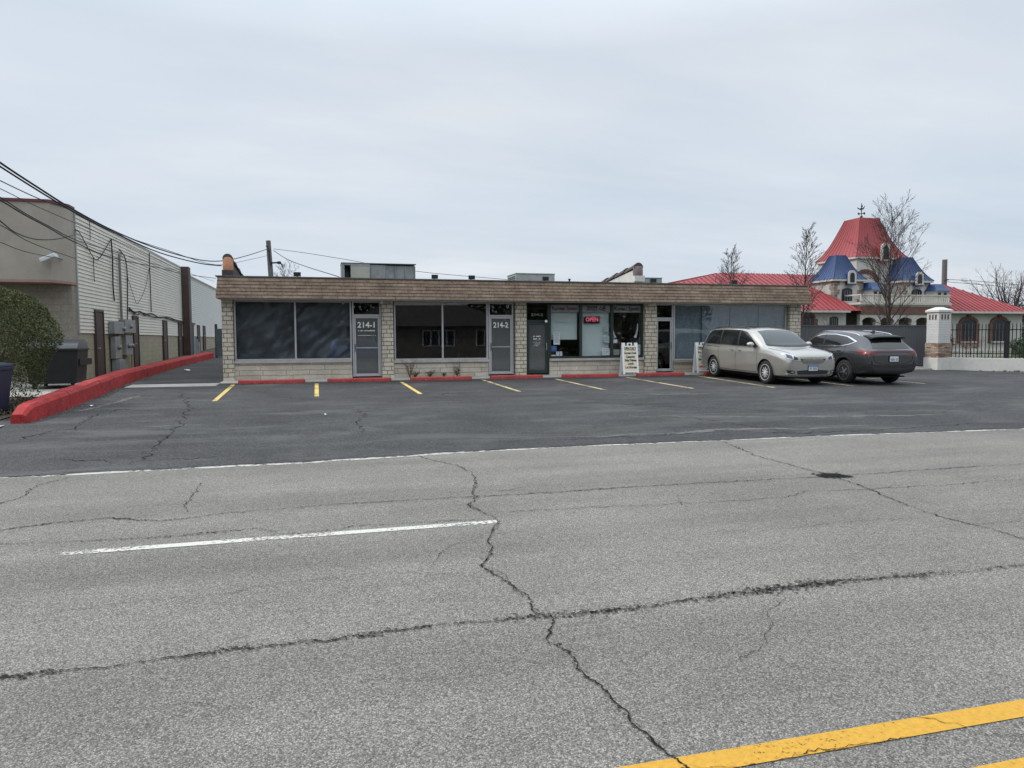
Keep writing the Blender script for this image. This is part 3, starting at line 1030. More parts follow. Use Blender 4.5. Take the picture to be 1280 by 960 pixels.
def paper(x0, x1, z0, z1, label, m=None, lines=0, ink=None, y=None, cat='notice'):
    yy = y or GY + 0.012
    t = thing('paper_notice', label, cat, ((x0 + x1) / 2, yy, z0))
    g = MB()
    g.box(x0, x1, yy, yy + 0.004, z0, z1)
    g.build('sheet', m or M_WHITEP, t)
    if lines:
        g = MB()
        h = (z1 - z0) / (lines + 1)
        for k in range(lines):
            z = z1 - h * (k + 0.85)
            x = x0 + 0.03
            while x < x1 - 0.05:
                w = RND.uniform(0.02, 0.05)
                g.box(x, min(x + w, x1 - 0.02), yy - 0.004, yy - 0.001, z, z + h * 0.42)
                x += w + 0.014
        g.build('print', ink or mat('grey_ink', (0.3, 0.3, 0.32), 0.8), t)
    return t


paper(8.12, 8.36, 1.44, 1.87, 'white paper notice with grey print on the lower left of the shade window', lines=5)
paper(8.03, 8.24, 1.20, 1.40, 'small blue sticker sheet below the white notice by the green door', mat('blue_sticker', (0.06, 0.12, 0.36), 0.6), 2, mat('pale_blue_ink', (0.25, 0.33, 0.55), 0.7))
paper(8.22, 8.33, 1.035, 1.19, 'left one of two small pale cards standing at the bottom of the window', lines=2)
paper(8.35, 8.45, 1.035, 1.19, 'right one of two small pale cards standing at the bottom of the window', lines=2)
paper(8.03, 8.20, 1.035, 1.075, 'narrow pale strip of paper in the bottom corner of the shade window')
paper(9.99, 10.28, 1.04, 1.29, 'white paper notice at the bottom corner of the fully lowered shade', lines=3)
paper(10.06, 10.24, 1.90, 2.12, 'pale green notice on the glass right of the OPEN sign', mat('pale_green_paper', (0.47, 0.54, 0.51), 0.8), 3)
paper(10.06, 10.26, 1.50, 1.74, 'lower pale mint notice on the glass halfway down the lowered shade', mat('mint_paper', (0.50, 0.60, 0.56), 0.8), 3)
paper(10.43, 10.58, 1.49, 1.61, 'small white card on the dark light, level with the sandwich board top')
paper(10.42, 10.66, 1.04, 1.25, 'grey green sheet low in the dark light, left of the sandwich board', mat('grey_green_paper', (0.30, 0.33, 0.28), 0.8), 2)
paper(11.26, 11.50, 1.04, 1.42, 'grey green sheet low in the dark light, right of the sandwich board', M_SHADE, 2)
# curved white vent shapes seen behind the dark light
for sx, lab in ((10.44, 'white curved curtain end at the left edge of the dark light'), (11.44, 'white curved curtain end at the right edge of the dark light')):
    g = MB()
    sgn = 1 if sx < 11 else -1
    pts = [(sx + sgn * (0.00 + 0.10 * max(0, (1 - k / 9)) ** 2.5), 24.84, 1.68 + 0.52 * k / 9) for k in range(10)]
    g.tube(pts, [0.055, 0.045, 0.035, 0.03, 0.03, 0.028, 0.026, 0.024, 0.02, 0.012], 8)
    tag(g.build('curtain_end', M_WHITEP, at=(sx, 24.84, 1.7), smooth=True), lab, 'curtain')
# furniture glimpsed inside
g = MB()
g.box(8.05, 9.0, 25.6, 26.2, ZB + 0.07, 1.25)
g.box(8.0, 9.05, 25.55, 26.25, 1.25, 1.29)
tag(g.build('shop_counter', mat('dark_wood', (0.05, 0.035, 0.025), 0.5), at=(8.5, 25.9, ZB + 0.06), bevel=0.01), 'dark wooden counter inside, under the half lowered shade', 'counter')
hanging('wood_screen', 10.5, 11.5, 1.1, 2.5, 26.4, mat('brown_screen', (0.17, 0.125, 0.08), 0.8, var=0.4, vs=3), 0.02, 33, 'brown screen standing inside behind the dark right light', 'screen', None, 20, 20)

# ------------------------------------------------------------------ sandwich boards
def aboard(cx, y, label, group):
    z = 0.375
    h, w, sp = 1.12, 0.60, 0.30
    t = thing('sandwich_board', label, 'sign board', (cx, y, z), group)
    for sgn in (-1, 1):
        lean = -sgn * sp / 2 / h
        def P(x, zz, off=0.0):
            return (cx + x, y + sgn * sp / 2 + lean * zz + sgn * off, z + zz)
        def plate(mb, x0, x1, a, b, d0, d1):
            mb.loft([[P(x0, a, d0), P(x1, a, d0), P(x1, b, d0), P(x0, b, d0)], [P(x0, a, d1), P(x1, a, d1), P(x1, b, d1), P(x0, b, d1)]])
        g = MB()
        plate(g, -w / 2, w / 2, 0.07, h - 0.11, 0, 0.03)
        plate(g, -w / 2, -w / 2 + 0.07, 0.0, 0.069, 0, 0.03)
        plate(g, w / 2 - 0.07, w / 2, 0.0, 0.069, 0, 0.03)
        plate(g, -w / 2, -w / 2 + 0.12, h - 0.109, h, 0, 0.03)
        plate(g, w / 2 - 0.12, w / 2, h - 0.109, h, 0, 0.03)
        plate(g, -0.09, -0.05, h - 0.109, h, 0, 0.03)
        plate(g, 0.05, 0.09, h - 0.109, h, 0, 0.03)
        plate(g, -0.049, 0.049, h - 0.03, h, 0, 0.03)
        b = g.build('board', mat_board, t)
        if sgn < 0:
            g = MB()
            plate(g, -w / 2 + 0.055, w / 2 - 0.055, 0.12, h - 0.13, 0.031, 0.035)
            g.build('poster', mat_poster, b)
            g, r = MB(), MB()
            for body, hh, ww, zz, mb in (('OPEN DAILY', 0.17, 0.46, 0.90, g), ('Korean Food', 0.12, 0.45, 0.755, g), ('Catering', 0.12, 0.36, 0.62, g), ('Side Dishes', 0.12, 0.45, 0.495, g), ('Lunch', 0.11, 0.22, 0.375, g), ('Let\u2019s', 0.12, 0.17, 0.245, r), ('Korean', 0.12, 0.26, 0.245, g)):
                dx = -0.13 if mb is r else (0.10 if zz < 0.3 else 0)
                vs, fs = text_mesh(body, hh, 0.002, 0.004)
                wd = max(v.x for v in vs) - min(v.x for v in vs)
                mb.mesh([P(dx + v.x * ww / wd, zz + v.y, 0.038 + v.z) for v in vs], fs)
            g.build('black_lettering', M_BLACKINK, b)
            r.build('red_lettering', M_REDINK, b)
    return t


mat_board = mat('white_plastic_board', (0.82, 0.82, 0.83), 0.5, var=0.05)
mat_poster = mat('cream_poster', (0.74, 0.69, 0.54), 0.7, var=0.08)
aboard(10.76, 24.05, 'white sandwich board with cream menu poster in front of the dark light', None)
aboard(13.68, 24.05, 'white sandwich board partly hidden behind the rear of the minivan', None)

# ------------------------------------------------------------------ red parking stops
M_STOP = mat('red_stop_paint', (0.37, 0.06, 0.055), 0.8, var=0.25, vs=5, bump=0.4, bs=40, grime=0.6)
chip(M_STOP, (0.30, 0.23, 0.21), 0.60, 9.0)
SL = ['red concrete parking stop below the left shop windows, nearest the alley', 'red concrete parking stop in front of door 214-1',
      'red concrete parking stop below the middle windows with the weeds behind it', 'red concrete parking stop in front of door 214-2',
      'red concrete parking stop between the green door and the sandwich board', 'red concrete parking stop right of the sandwich board, before the dark door',
      'red concrete parking stop under the rear of the minivan']
for k, (a, b, y) in enumerate(((-2.42, -0.40, 23.30), (0.20, 2.24, 23.30), (2.78, 4.86, 23.30), (5.43, 7.32, 23.36), (7.93, 10.05, 23.32), (10.70, 12.60, 23.36), (13.30, 15.2, 23.30))):
    zl = lot_z(y) + 0.01
    g = MB()
    prof = [(y - 0.08, zl), (y - 0.072, zl + 0.09), (y - 0.045, zl + 0.125), (y + 0.045, zl + 0.125), (y + 0.072, zl + 0.09), (y + 0.08, zl)]
    rings = []
    for t_ in range(11):
        x = a + (b - a) * t_ / 10
        e = 0.0
        rings.append([(x, p[0] + 0.006 * noise.noise(Vector((x * 3, p[0], k))), p[1] + (0.008 * noise.noise(Vector((x * 2.5, p[1], k))) if p[1] > zl else 0)) for p in prof])
    rings = [[(a - 0.0 + 0.03, p[1] * 0.6 + y * 0.4, zl + (p[2] - zl) * 0.75) for p in rings[0]]] + [[(p[0] + 0.05, p[1], p[2]) for p in rings[0]]] + rings[1:-1] + [[(p[0] - 0.05, p[1], p[2]) for p in rings[-1]]] + [[(b - 0.03, p[1] * 0.6 + y * 0.4, zl + (p[2] - zl) * 0.75) for p in rings[-1]]]
    g.loft(rings)
    tag(g.build('parking_stop', M_STOP, at=((a + b) / 2, y, zl), bevel=0.006), SL[k], 'parking stop', 'red parking stops along the shop front')

# ------------------------------------------------------------------ on the roof
M_GALV = mat('galvanised_sheet', (0.30, 0.32, 0.32), 0.5, 0.4, var=0.2, vs=1.8, grime=0.4)
M_GALV2 = mat('pale_green_grey_sheet', (0.33, 0.36, 0.345), 0.6, 0.1, var=0.12, vs=2, grime=0.35)
M_BLACKM = mat('black_metal', (0.018, 0.018, 0.02), 0.5, 0.2)
t = thing('rooftop_unit', 'long low galvanised rooftop unit with an open dark hole at its left end', 'air unit', (2.3, 29, 3.5))
g = MB()
g.box(1.22, 1.95, 28.4, 29.6, 3.60, 4.55)
g.box(0.88, 1.0, 28.4, 29.6, 3.60, 4.55)
g.box(1.0, 1.22, 28.4, 29.6, 4.48, 4.55)
g.box(1.0, 1.22, 29.3, 29.6, 3.6, 4.48)
g.box(1.953, 2.55, 28.45, 29.55, 3.60, 4.52)
g.box(2.553, 3.70, 28.5, 29.5, 3.60, 4.50)
g.box(0.87, 3.72, 28.38, 29.62, 4.552, 4.58)
g.build('casing', M_GALV, t, bevel=0.01)
g = MB()
g.box(0.9, 3.6, 28.6, 29.4, 3.50, 3.599)
g.build('kerb', M_TAR, t)
g = MB()
g.box(1.24, 1.93, 28.385, 28.397, 3.8, 4.42)
g.build('access_panel', mat('pale_panel', (0.38, 0.38, 0.33), 0.6, var=0.1), t)
g = MB()
for x in (2.0, 2.55, 2.9, 3.3, 3.66):
    g.box(x, x + 0.02, 28.43, 28.447 if x < 2.5 else 28.497, 3.62, 4.49)
g.build('seams', M_GALV, t)
t = thing('rooftop_unit', 'boxy pale green grey rooftop unit above the green door', 'air unit', (8.6, 29.5, 3.5))
g = MB()
g.box(7.88, 9.55, 28.9, 30.3, 3.55, 4.32)
g.box(7.86, 9.57, 28.88, 30.32, 4.322, 4.36)
g.build('casing', M_GALV2, t, bevel=0.01)
g = MB()
for k in range(9):
    g.box(7.865, 7.878, 29.0, 30.2, 3.65 + k * 0.07, 3.68 + k * 0.07)
g.build('grille', M_BLACKM, t)
t = thing('rooftop_unit', 'grey rooftop unit behind the tile capped parapet at right', 'air unit', (12.6, 28, 3.5))
g = MB()
g.box(12.75, 13.75, 27.5, 28.5, 3.5, 4.12)
g.box(12.73, 13.77, 27.48, 28.52, 4.122, 4.15)
g.build('casing', M_GALV, t, bevel=0.01)
g = MB()
g.box(13.76, 13.80, 27.7, 28.3, 3.6, 4.0)
g.build('side_panel', M_BLACKM, t)
g = MB()
g.tube([(8.72 + 0.28, 25.5, 3.5), (8.72 + 0.28, 25.5, 3.83)], 0.035, 8)
g.tube([(9.0, 25.5, 3.83), (9.0, 25.5, 3.86)], 0.055, 8)
tag(g.build('vent_pipe', M_BLACKM, at=(9.0, 25.5, 3.5)), 'thin dark vent pipe on the roof between the boxy unit and tile parapet', 'vent pipe')
FL = ['black floodlight on the roof edge above the left shop windows', 'black floodlight on the roof edge right of the long rooftop unit', 'black floodlight on the roof edge over door 214-2 side window',
      'black floodlight on the roof edge in front of the boxy rooftop unit', 'black floodlight on the roof edge right of the tile capped parapet', 'black floodlight on the roof edge above the minivan']
for k, x in enumerate((-0.62, 3.78, 5.04, 7.66, 11.75, 15.05)):
    t = thing('flood_light', FL[k], 'flood light', (x, 24.30, 3.655), 'flood lights along the roof edge')
    g = MB()
    g.loft([[(x - 0.11, 24.16, 3.665), (x + 0.11, 24.16, 3.665), (x + 0.11, 24.16, 3.80), (x - 0.11, 24.16, 3.80)], [(x - 0.09, 24.30, 3.675), (x + 0.09, 24.30, 3.675), (x + 0.09, 24.30, 3.79), (x - 0.09, 24.30, 3.79)]])
    g.build('lamp_head', M_BLACKM, t)
    g = MB()
    g.tube([(x, 24.28, 3.655), (x, 24.28, 3.73)], 0.022, 8)
    g.build('bracket', M_BLACKM, t)

# tile-capped parapets that slope down towards the back
M_TERRA = mat('terracotta', (0.40, 0.19, 0.11), 0.75, var=0.2, vs=4, grime=0.25)
M_DTILE = mat('dark_weathered_tile', (0.075, 0.06, 0.055), 0.8, var=0.35, vs=4)
M_PWHITE = mat('white_painted_parapet', (0.62, 0.61, 0.58), 0.85, var=0.1, vs=2, grime=0.3)
M_PDARK = mat('dark_painted_parapet', (0.06, 0.055, 0.055), 0.85, var=0.3, vs=2)


def parapet(x0, x1, y0, y1, zt, face, cap, endm, label, near_drop):
    t = thing('tile_parapet', label, 'parapet', ((x0 + x1) / 2, y0, 3.5))
    g = MB()
    g.prism([(y0, 3.50), (y0, zt - 0.05), (y1, 3.56), (y1, 3.50)], 'x', x0 + 0.05, x1 - 0.05)
    g.build('parapet_wall', face, t)
    n = 7
    for k in range(n):
        a, b = k / n, (k + 1.25) / n
        p = Vector(((x0 + x1) / 2, y0 + (y1 - y0) * a, zt - 0.03 + (3.56 - zt) * a))
        q = Vector(((x0 + x1) / 2, y0 + (y1 - y0) * min(b, 1), zt - 0.03 + (3.56 - zt) * min(b, 1)))
        g = MB()
        r0, r1 = (x1 - x0) / 2 * 0.85, (x1 - x0) / 2 * 1.05
        rings = []
        for (c, r, dz) in ((p, r1, 0.04), (q, r0, 0.0)):
            arc = [Vector((c.x + r * cos(pi * m / 8), c.y, c.z + dz + r * sin(pi * m / 8))) for m in range(9)]
            rings.append(arc)
        g.loft(rings, True, True)
        g.build('ridge_tile', cap, t, smooth=True, sharp=50)
    # rounded tile hanging over the near end
    g = MB()
    r = (x1 - x0) / 2 * 1.08
    cx = (x0 + x1) / 2
    rings = []
    for z, yy in ((zt + 0.06, y0 + 0.02), (zt + 0.02, y0 - 0.03), (zt - near_drop, y0 - 0.05)):
        rings.append([(cx + r * cos(pi + pi * m / 8), yy + 0.12 + r * 0.9 * sin(pi + pi * m / 8), z) for m in range(9)])
    g.loft(rings, True, True)
    g.build('end_tile', endm, t, smooth=True, sharp=50)
    g = MB()
    g.box(cx - r * 1.05, cx + r * 1.05, y0 - 0.12, y0 + 0.10, zt - near_drop - 0.22, zt - near_drop - 0.002)
    g.build('end_block', M_PDARK if face is M_PDARK else M_PWHITE, t)
    return t


parapet(-2.91, -2.61, 24.85, 33.0, 4.24, M_PDARK, M_DTILE, M_TERRA, 'parapet with an orange terracotta end tile at the left end of the roof', 0.36)
parapet(11.50, 11.86, 25.3, 32.2, 4.30, M_PWHITE, M_DTILE, mat('grey_mauve_tile', (0.15, 0.115, 0.115), 0.8, var=0.2), 'white parapet with dark ridge tiles sloping down over the right part of roof', 0.30)

# weeds at the foot of the low wall
M_WEED = mat('weed_leaf', (0.075, 0.085, 0.035), 0.8, var=0.4, vs=6)
M_DRYWEED = mat('dry_weed', (0.13, 0.085, 0.055), 0.85, var=0.3, vs=6)


def weed(name, x, y, z, h, r, n, m, label, group=None, stems=6):
    rng = random.Random(int(x * 100))
    g = MB()
    for k in range(stems):
        a = rng.uniform(0, 6.3)
        tip = Vector((x + cos(a) * r * rng.uniform(0.3, 1), y + sin(a) * r * 0.5, z + h * rng.uniform(0.6, 1)))
        b = Vector((x, y, z))
        mid = b.lerp(tip, 0.5) + Vector((0, 0, h * 0.12))
        g.tube([b, mid, tip], [0.007, 0.005, 0.002], 4)
        for q in range(n):
            t = rng.uniform(0.15, 1)
            p = (b.lerp(mid, t * 2) if t < 0.5 else mid.lerp(tip, t * 2 - 1)) + Vector((rng.uniform(-1, 1), rng.uniform(-0.6, 0.6), rng.uniform(-0.4, 0.6))) * 0.05
            s_ = rng.uniform(0.018, 0.045)
            u = Vector((rng.uniform(-1, 1), rng.uniform(-1, 1), rng.uniform(-0.3, 1))).normalized() * s_
            w = Vector((rng.uniform(-1, 1), rng.uniform(-1, 1), rng.uniform(-1, 1))).normalized() * s_ * 0.45
            g.face([p, p + u * 0.5 + w, p + u, p + u * 0.5 - w])
    return tag(g.build(name, m, at=(x, y, z), fixn=False), label, 'weed', group)


weed('wall_weed', 2.95, 24.45, 0.36, 0.75, 0.42, 16, M_DRYWEED, 'tall scraggly weed at the left of the middle low wall', None, 11)
weed('wall_weed', 3.12, 24.40, 0.36, 0.22, 0.2, 26, M_WEED, 'dark green tuft at the foot of the tall scraggly weed', None, 9)
weed('wall_weed', 3.62, 24.42, 0.36, 0.24, 0.26, 26, M_WEED, 'wide low tuft of weeds left of the middle of the low wall', None, 9)
weed('wall_weed', 4.10, 24.42, 0.36, 0.16, 0.14, 20, M_WEED, 'smallest weed tuft at the middle low wall', None, 6)
weed('wall_weed', 4.57, 24.44, 0.36, 0.38, 0.2, 24, M_WEED, 'leafy weed clump near the right end of the middle low wall', None, 9)
weed('wall_weed', 4.64, 24.45, 0.36, 0.85, 0.05, 16, M_DRYWEED, 'single thin upright dry stalk against the middle low wall', None, 2)
# ================================================================== CARS
M_TYRE = mat('tyre_rubber', (0.018, 0.018, 0.019), 0.85, var=0.2, vs=6)
M_RIM = mat('alloy_rim', (0.72, 0.72, 0.72), 0.35, 0.35, var=0.05)
M_RIM2 = mat('grey_machined_alloy', (0.27, 0.27, 0.28), 0.35, 0.5, var=0.05)
M_DARKRIM = mat('dark_alloy', (0.06, 0.06, 0.065), 0.35, 0.6, var=0.05)
M_CARGLASS = mat('dark_car_glass', (0.012, 0.014, 0.016), 0.06, var=0.05, spec=0.6, ior=1.6)
M_SCREEN = mat('windscreen_glass', (0.035, 0.04, 0.042), 0.05, var=0.1, vs=1.2, spec=0.5, ior=1.5)
M_CHROME = mat('chrome', (0.75, 0.75, 0.76), 0.15, 0.95, var=0.02)
M_PLASTIC = mat('black_plastic', (0.02, 0.02, 0.022), 0.55, var=0.1)
M_SEAM = mat('panel_gap', (0.01, 0.01, 0.01), 0.9)
M_LAMP = mat('headlamp_lens', (0.50, 0.52, 0.54), 0.1, 0.3, var=0.1, spec=0.8)
M_LAMPD = mat('headlamp_reflector', (0.10, 0.10, 0.11), 0.2, 0.6)
M_TAIL = mat('red_tail_lamp', (0.16, 0.010, 0.014), 0.12, var=0.15, vs=8, spec=0.7)
M_TAILD = mat('dark_red_lamp', (0.10, 0.008, 0.012), 0.15, spec=0.7)
M_PLATEW = mat('plate_white', (0.62, 0.66, 0.70), 0.5, var=0.08)
M_PLATEB = mat('plate_blue', (0.12, 0.25, 0.50), 0.5, var=0.08)
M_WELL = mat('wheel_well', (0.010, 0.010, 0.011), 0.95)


def body_shell(rows, L, wheels, rw, paint, wy, creases, ring_creases):
    """lofted, subdivided half sections; wheel openings cut out"""
    vs, fs = [], []
    K = 18
    for (s, zb, wl, wm, zm, ws, zs, wb, zbt, ww, zw, wr, zr, zroof) in rows:
        half = [(0, zb), (wl * 0.78, zb), (wl, zb + 0.07), (wm, zm), (ws, zs), (wb, zbt), (ww, zw), (wr, zr), (wr * 0.55, zr + (zroof - zr) * 0.72), (0, zroof)]
        ring = half + [(-y, z) for y, z in half[-2:0:-1]]
        vs += [(L / 2 - s, y, z) for y, z in ring]
    n = len(rows)
    for a in range(n - 1):
        for k in range(K):
            k2 = (k + 1) % K
            fs.append((a * K + k, (a + 1) * K + k, (a + 1) * K + k2, a * K + k2))
    for base, flip in ((0, False), ((n - 1) * K, True)):
        for k in range(0, 9):
            q = [base + k, base + k + 1, base + (K - k - 1) % K, base + (K - k) % K]
            q = list(dict.fromkeys(q))
            fs.append(tuple(q[::-1] if flip else q))
    me = bpy.data.meshes.new('shell')
    me.from_pydata(vs, [], fs)
    bm = bmesh.new()
    bm.from_mesh(me)
    bmesh.ops.recalc_face_normals(bm, faces=bm.faces)
    bm.to_mesh(me)
    bm.free()
    # firmer feature lines along the flanks, roof rails and tail
    cre = me.attributes.new('crease_edge', 'FLOAT', 'EDGE')
    for e in me.edges:
        a, b = sorted(e.vertices)
        if a % K == b % K:
            k = min(a % K, K - a % K)
            cre.data[e.index].value = creases.get(k, 0.0)
        elif a // K == b // K and a // K in ring_creases:
            cre.data[e.index].value = ring_creases[a // K]
    o = bpy.data.objects.new('shell', me)
    COL.objects.link(o)
    md = o.modifiers.new('s', 'SUBSURF')
    md.levels = md.render_levels = 3
    dg = bpy.context.evaluated_depsgraph_get()
    me2 = bpy.data.meshes.new_from_object(o.evaluated_get(dg))
    tree = BVHTree.FromPolygons([v.co.copy() for v in me2.vertices], [tuple(p.vertices) for p in me2.polygons])
    o.modifiers.clear()
    o.data = me2
    cut = []
    for s in wheels:
        for sg in (-1, 1):
            g = MB()
            g.tube([(L / 2 - s, sg * (wy - 0.30), rw * 0.92), (L / 2 - s, sg * 1.3, rw * 0.92)], rw, 48)
            c = g.build('cutter', M_WELL)
            cut.append(c)
            b = o.modifiers.new('b', 'BOOLEAN')
            b.operation = 'DIFFERENCE'
            b.object = c
            b.solver = 'EXACT'
    dg = bpy.context.evaluated_depsgraph_get()
    me3 = bpy.data.meshes.new_from_object(o.evaluated_get(dg))
    for c in cut:
        bpy.data.objects.remove(c)
    bpy.data.objects.remove(o)
    me3.materials.clear()
    me3.materials.append(paint)
    me3.materials.append(M_WELL)
    for p in me3.polygons:
        idx = 0
        for s in wheels:
            if all(abs(sqrt((me3.vertices[v].co.x - (L / 2 - s)) ** 2 + (me3.vertices[v].co.z - rw * 0.92) ** 2)) < rw + 0.004 for v in p.vertices) and p.center.z < 1.0:
                idx = 1
        p.material_index = idx
    me3.polygons.foreach_set('use_smooth', [True] * len(me3.polygons))
    me3.set_sharp_from_angle(angle=radians(38))
    return me3, tree


class Car:
    def __init__(s, name, label, L, rows, wheels, rw, paint, wy, creases={}, ring_creases={}):
        s.L = L
        s.t = thing(name, label, 'car')
        me, s.tree = body_shell(rows, L, wheels, rw, paint, wy, creases, ring_creases)
        s.body = bpy.data.objects.new('body', me)
        COL.objects.link(s.body)
        s.body.parent = s.t
        ORG[s.body.name] = (0, 0, 0)

    def hit(s, o, d):
        r = s.tree.ray_cast(Vector(o), Vector(d))
        return r[0], r[1]

    def grid(s, name, P, nu, nv, way, m, parent=None, off=0.004, sides=(1,), thick=0.0):
        """a patch given by P(u, v) -> (a, b) laid on the body. way: 'side' a = distance from the front, b = height;
        'front' / 'rear' a = across, b = height; 'top' a = distance from the front, b = across"""
        if len(sides) > 1:
            return [s.grid(name, P, nu, nv, way, m, parent, off, (q,)) for q in sides][0]
        g = MB()
        for sg in sides:
            pts = []
            for j in range(nv + 1):
                for i in range(nu + 1):
                    a, b = P(i / nu, j / nv)
                    if way == 'side':
                        h, n = s.hit((s.L / 2 - a, sg * 3, b), (0, -sg, 0))
                    elif way == 'front':
                        h, n = s.hit((s.L, sg * a, b), (-1, 0, 0))
                    elif way == 'rear':
                        h, n = s.hit((-s.L, sg * a, b), (1, 0, 0))
                    else:
                        h, n = s.hit((s.L / 2 - a, sg * b, 3), (0, 0, -1))
                    if h is None:
                        pts.append(None)
                    else:
                        dirv = {'side': Vector((0, sg, 0)), 'front': Vector((1, 0, 0)), 'rear': Vector((-1, 0, 0)), 'top': Vector((0, 0, 1))}[way]
                        if n.dot(dirv) < 0:
                            n = -n
                        pts.append(h + n * off)
            idx = {}
            vs = []
            for q, p in enumerate(pts):
                if p is not None:
                    idx[q] = len(vs)
                    vs.append(p)
            fs = []
            for j in range(nv):
                for i in range(nu):
                    q = [j * (nu + 1) + i, j * (nu + 1) + i + 1, (j + 1) * (nu + 1) + i + 1, (j + 1) * (nu + 1) + i]
                    if all(k in idx for k in q):
                        fs.append(tuple(idx[k] for k in q))
            g.mesh(vs, fs)
        return g.build(name, m, parent or s.t, smooth=True, sharp=60, fixn=False)

    def poly(s, name, pts, way, m, parent=None, off=0.004, sides=(1,), nu=24, nv=10, rot=0):
        """patch between a lower and an upper chain: pts = (lower chain, upper chain)"""
        lo, up = pts

        def ev(ch, t):
            ls = [0.0]
            for a, b in zip(ch, ch[1:]):
                ls.append(ls[-1] + sqrt((a[0] - b[0]) ** 2 + (a[1] - b[1]) ** 2))
            x = t * ls[-1]
            for k in range(len(ch) - 1):
                if x <= ls[k + 1] + 1e-9:
                    f = (x - ls[k]) / max(1e-9, ls[k + 1] - ls[k])
                    return (ch[k][0] + (ch[k + 1][0] - ch[k][0]) * f, ch[k][1] + (ch[k + 1][1] - ch[k][1]) * f)
            return ch[-1]

        def P(u, v):
            a, b = ev(lo, u), ev(up, u)
            return (a[0] + (b[0] - a[0]) * v, a[1] + (b[1] - a[1]) * v)
        return s.grid(name, P, nu, nv, way, m, parent, off, sides)

    def line(s, name, pts, way, w, m, parent=None, off=0.003, sides=(1,), n=30):
        P0 = smooth_path([Vector((p[0], p[1], 0)) for p in pts], 8) if len(pts) > 2 else [Vector((pts[0][0], pts[0][1], 0)).lerp(Vector((pts[1][0], pts[1][1], 0)), k / 12) for k in range(13)]
        N = len(P0) - 1

        def P(u, v):
            k = min(int(round(u * N)), N)
            p = P0[k]
            d = P0[min(k + 1, N)] - P0[max(k - 1, 0)]
            d.normalize()
            return (p.x - d.y * (v - 0.5) * w, p.y + d.x * (v - 0.5) * w)
        return s.grid(name, P, N, 1, way, m, parent, off, sides)

    def wheel(s, dist, sg, r, width, yout, rimm, spokes, sw, rimr, split=False):
        cx = s.L / 2 - dist
        M = Matrix.Translation((cx, sg * yout, r)) @ Matrix.Rotation(radians(-90 * sg), 4, 'X')
        # after the rotation local +z points outwards
        rr = rimr
        g = MB()
        g.lathe([(rr, -width), (r * 0.93, -width), (r * 0.99, -width * 0.88), (r, -width * 0.5), (r * 0.99, -width * 0.14), (r * 0.93, -0.008), (rr + 0.03, 0.0), (rr, -0.012)], 40, M)
        ty = g.build('wheel', M_TYRE, s.t, smooth=True, sharp=50)
        g = MB()
        g.lathe([(rr + 0.001, -0.02), (rr, -0.004), (rr - 0.012, -0.003), (rr - 0.02, -0.03), (rr - 0.03, -0.10)], 40, M)
        for k in range(spokes):
            a = 2 * pi * k / spokes + 0.15
            for da in ((-0.09, 0.09) if split else (0,)):
                d0 = Vector((cos(a), sin(a), 0))
                d1 = Vector((cos(a + da), sin(a + da), 0))
                q0, q1 = Vector((-d0.y, d0.x, 0)), Vector((-d1.y, d1.x, 0))
                w0, w1 = sw * 0.8, sw * 1.15
                a0, a1 = d0 * 0.045, d1 * (rr - 0.010)
                ring = lambda c, q, w, z: [M @ (c + q * w + Vector((0, 0, z))), M @ (c - q * w + Vector((0, 0, z))), M @ (c - q * w + Vector((0, 0, z - 0.03))), M @ (c + q * w + Vector((0, 0, z - 0.03)))]
                g.loft([ring(a0, q0, w0, -0.012), ring((a0 + a1) / 2, (q0 + q1) / 2, (w0 + w1) / 2, -0.010), ring(a1, q1, w1, -0.020)])
        g.lathe([(0.0, -0.004), (0.05, -0.006), (0.06, -0.02), (0.06, -0.05)], 20, M)
        g.build('rim', rimm, ty, smooth=True, sharp=35)
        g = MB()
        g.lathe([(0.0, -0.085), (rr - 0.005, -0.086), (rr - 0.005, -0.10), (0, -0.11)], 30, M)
        g.build('wheel_shade_disc', mat_disc, ty)  # dark disc standing in for the shade behind the spokes

    def place(s, x, y, heading, tilt=True):
        s.t.location = (x, y, lot_z(y) + 0.01)
        R_ = Matrix.Rotation(heading, 4, 'Z')
        if tilt:
            R_ = Matrix.Rotation(math.atan(SLOPE), 4, 'X') @ R_
        s.t.rotation_euler = R_.to_euler()


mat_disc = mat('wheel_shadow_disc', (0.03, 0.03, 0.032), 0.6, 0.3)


def paint(name, col, metal, flake=0.06, rough=0.26):
    m = mat(name, col, rough, metal, var=flake, vs=60, spec=0.5, coat=0.9)
    return m


def plate_box(c, way, z, m_rows, name='number_plate'):
    pass


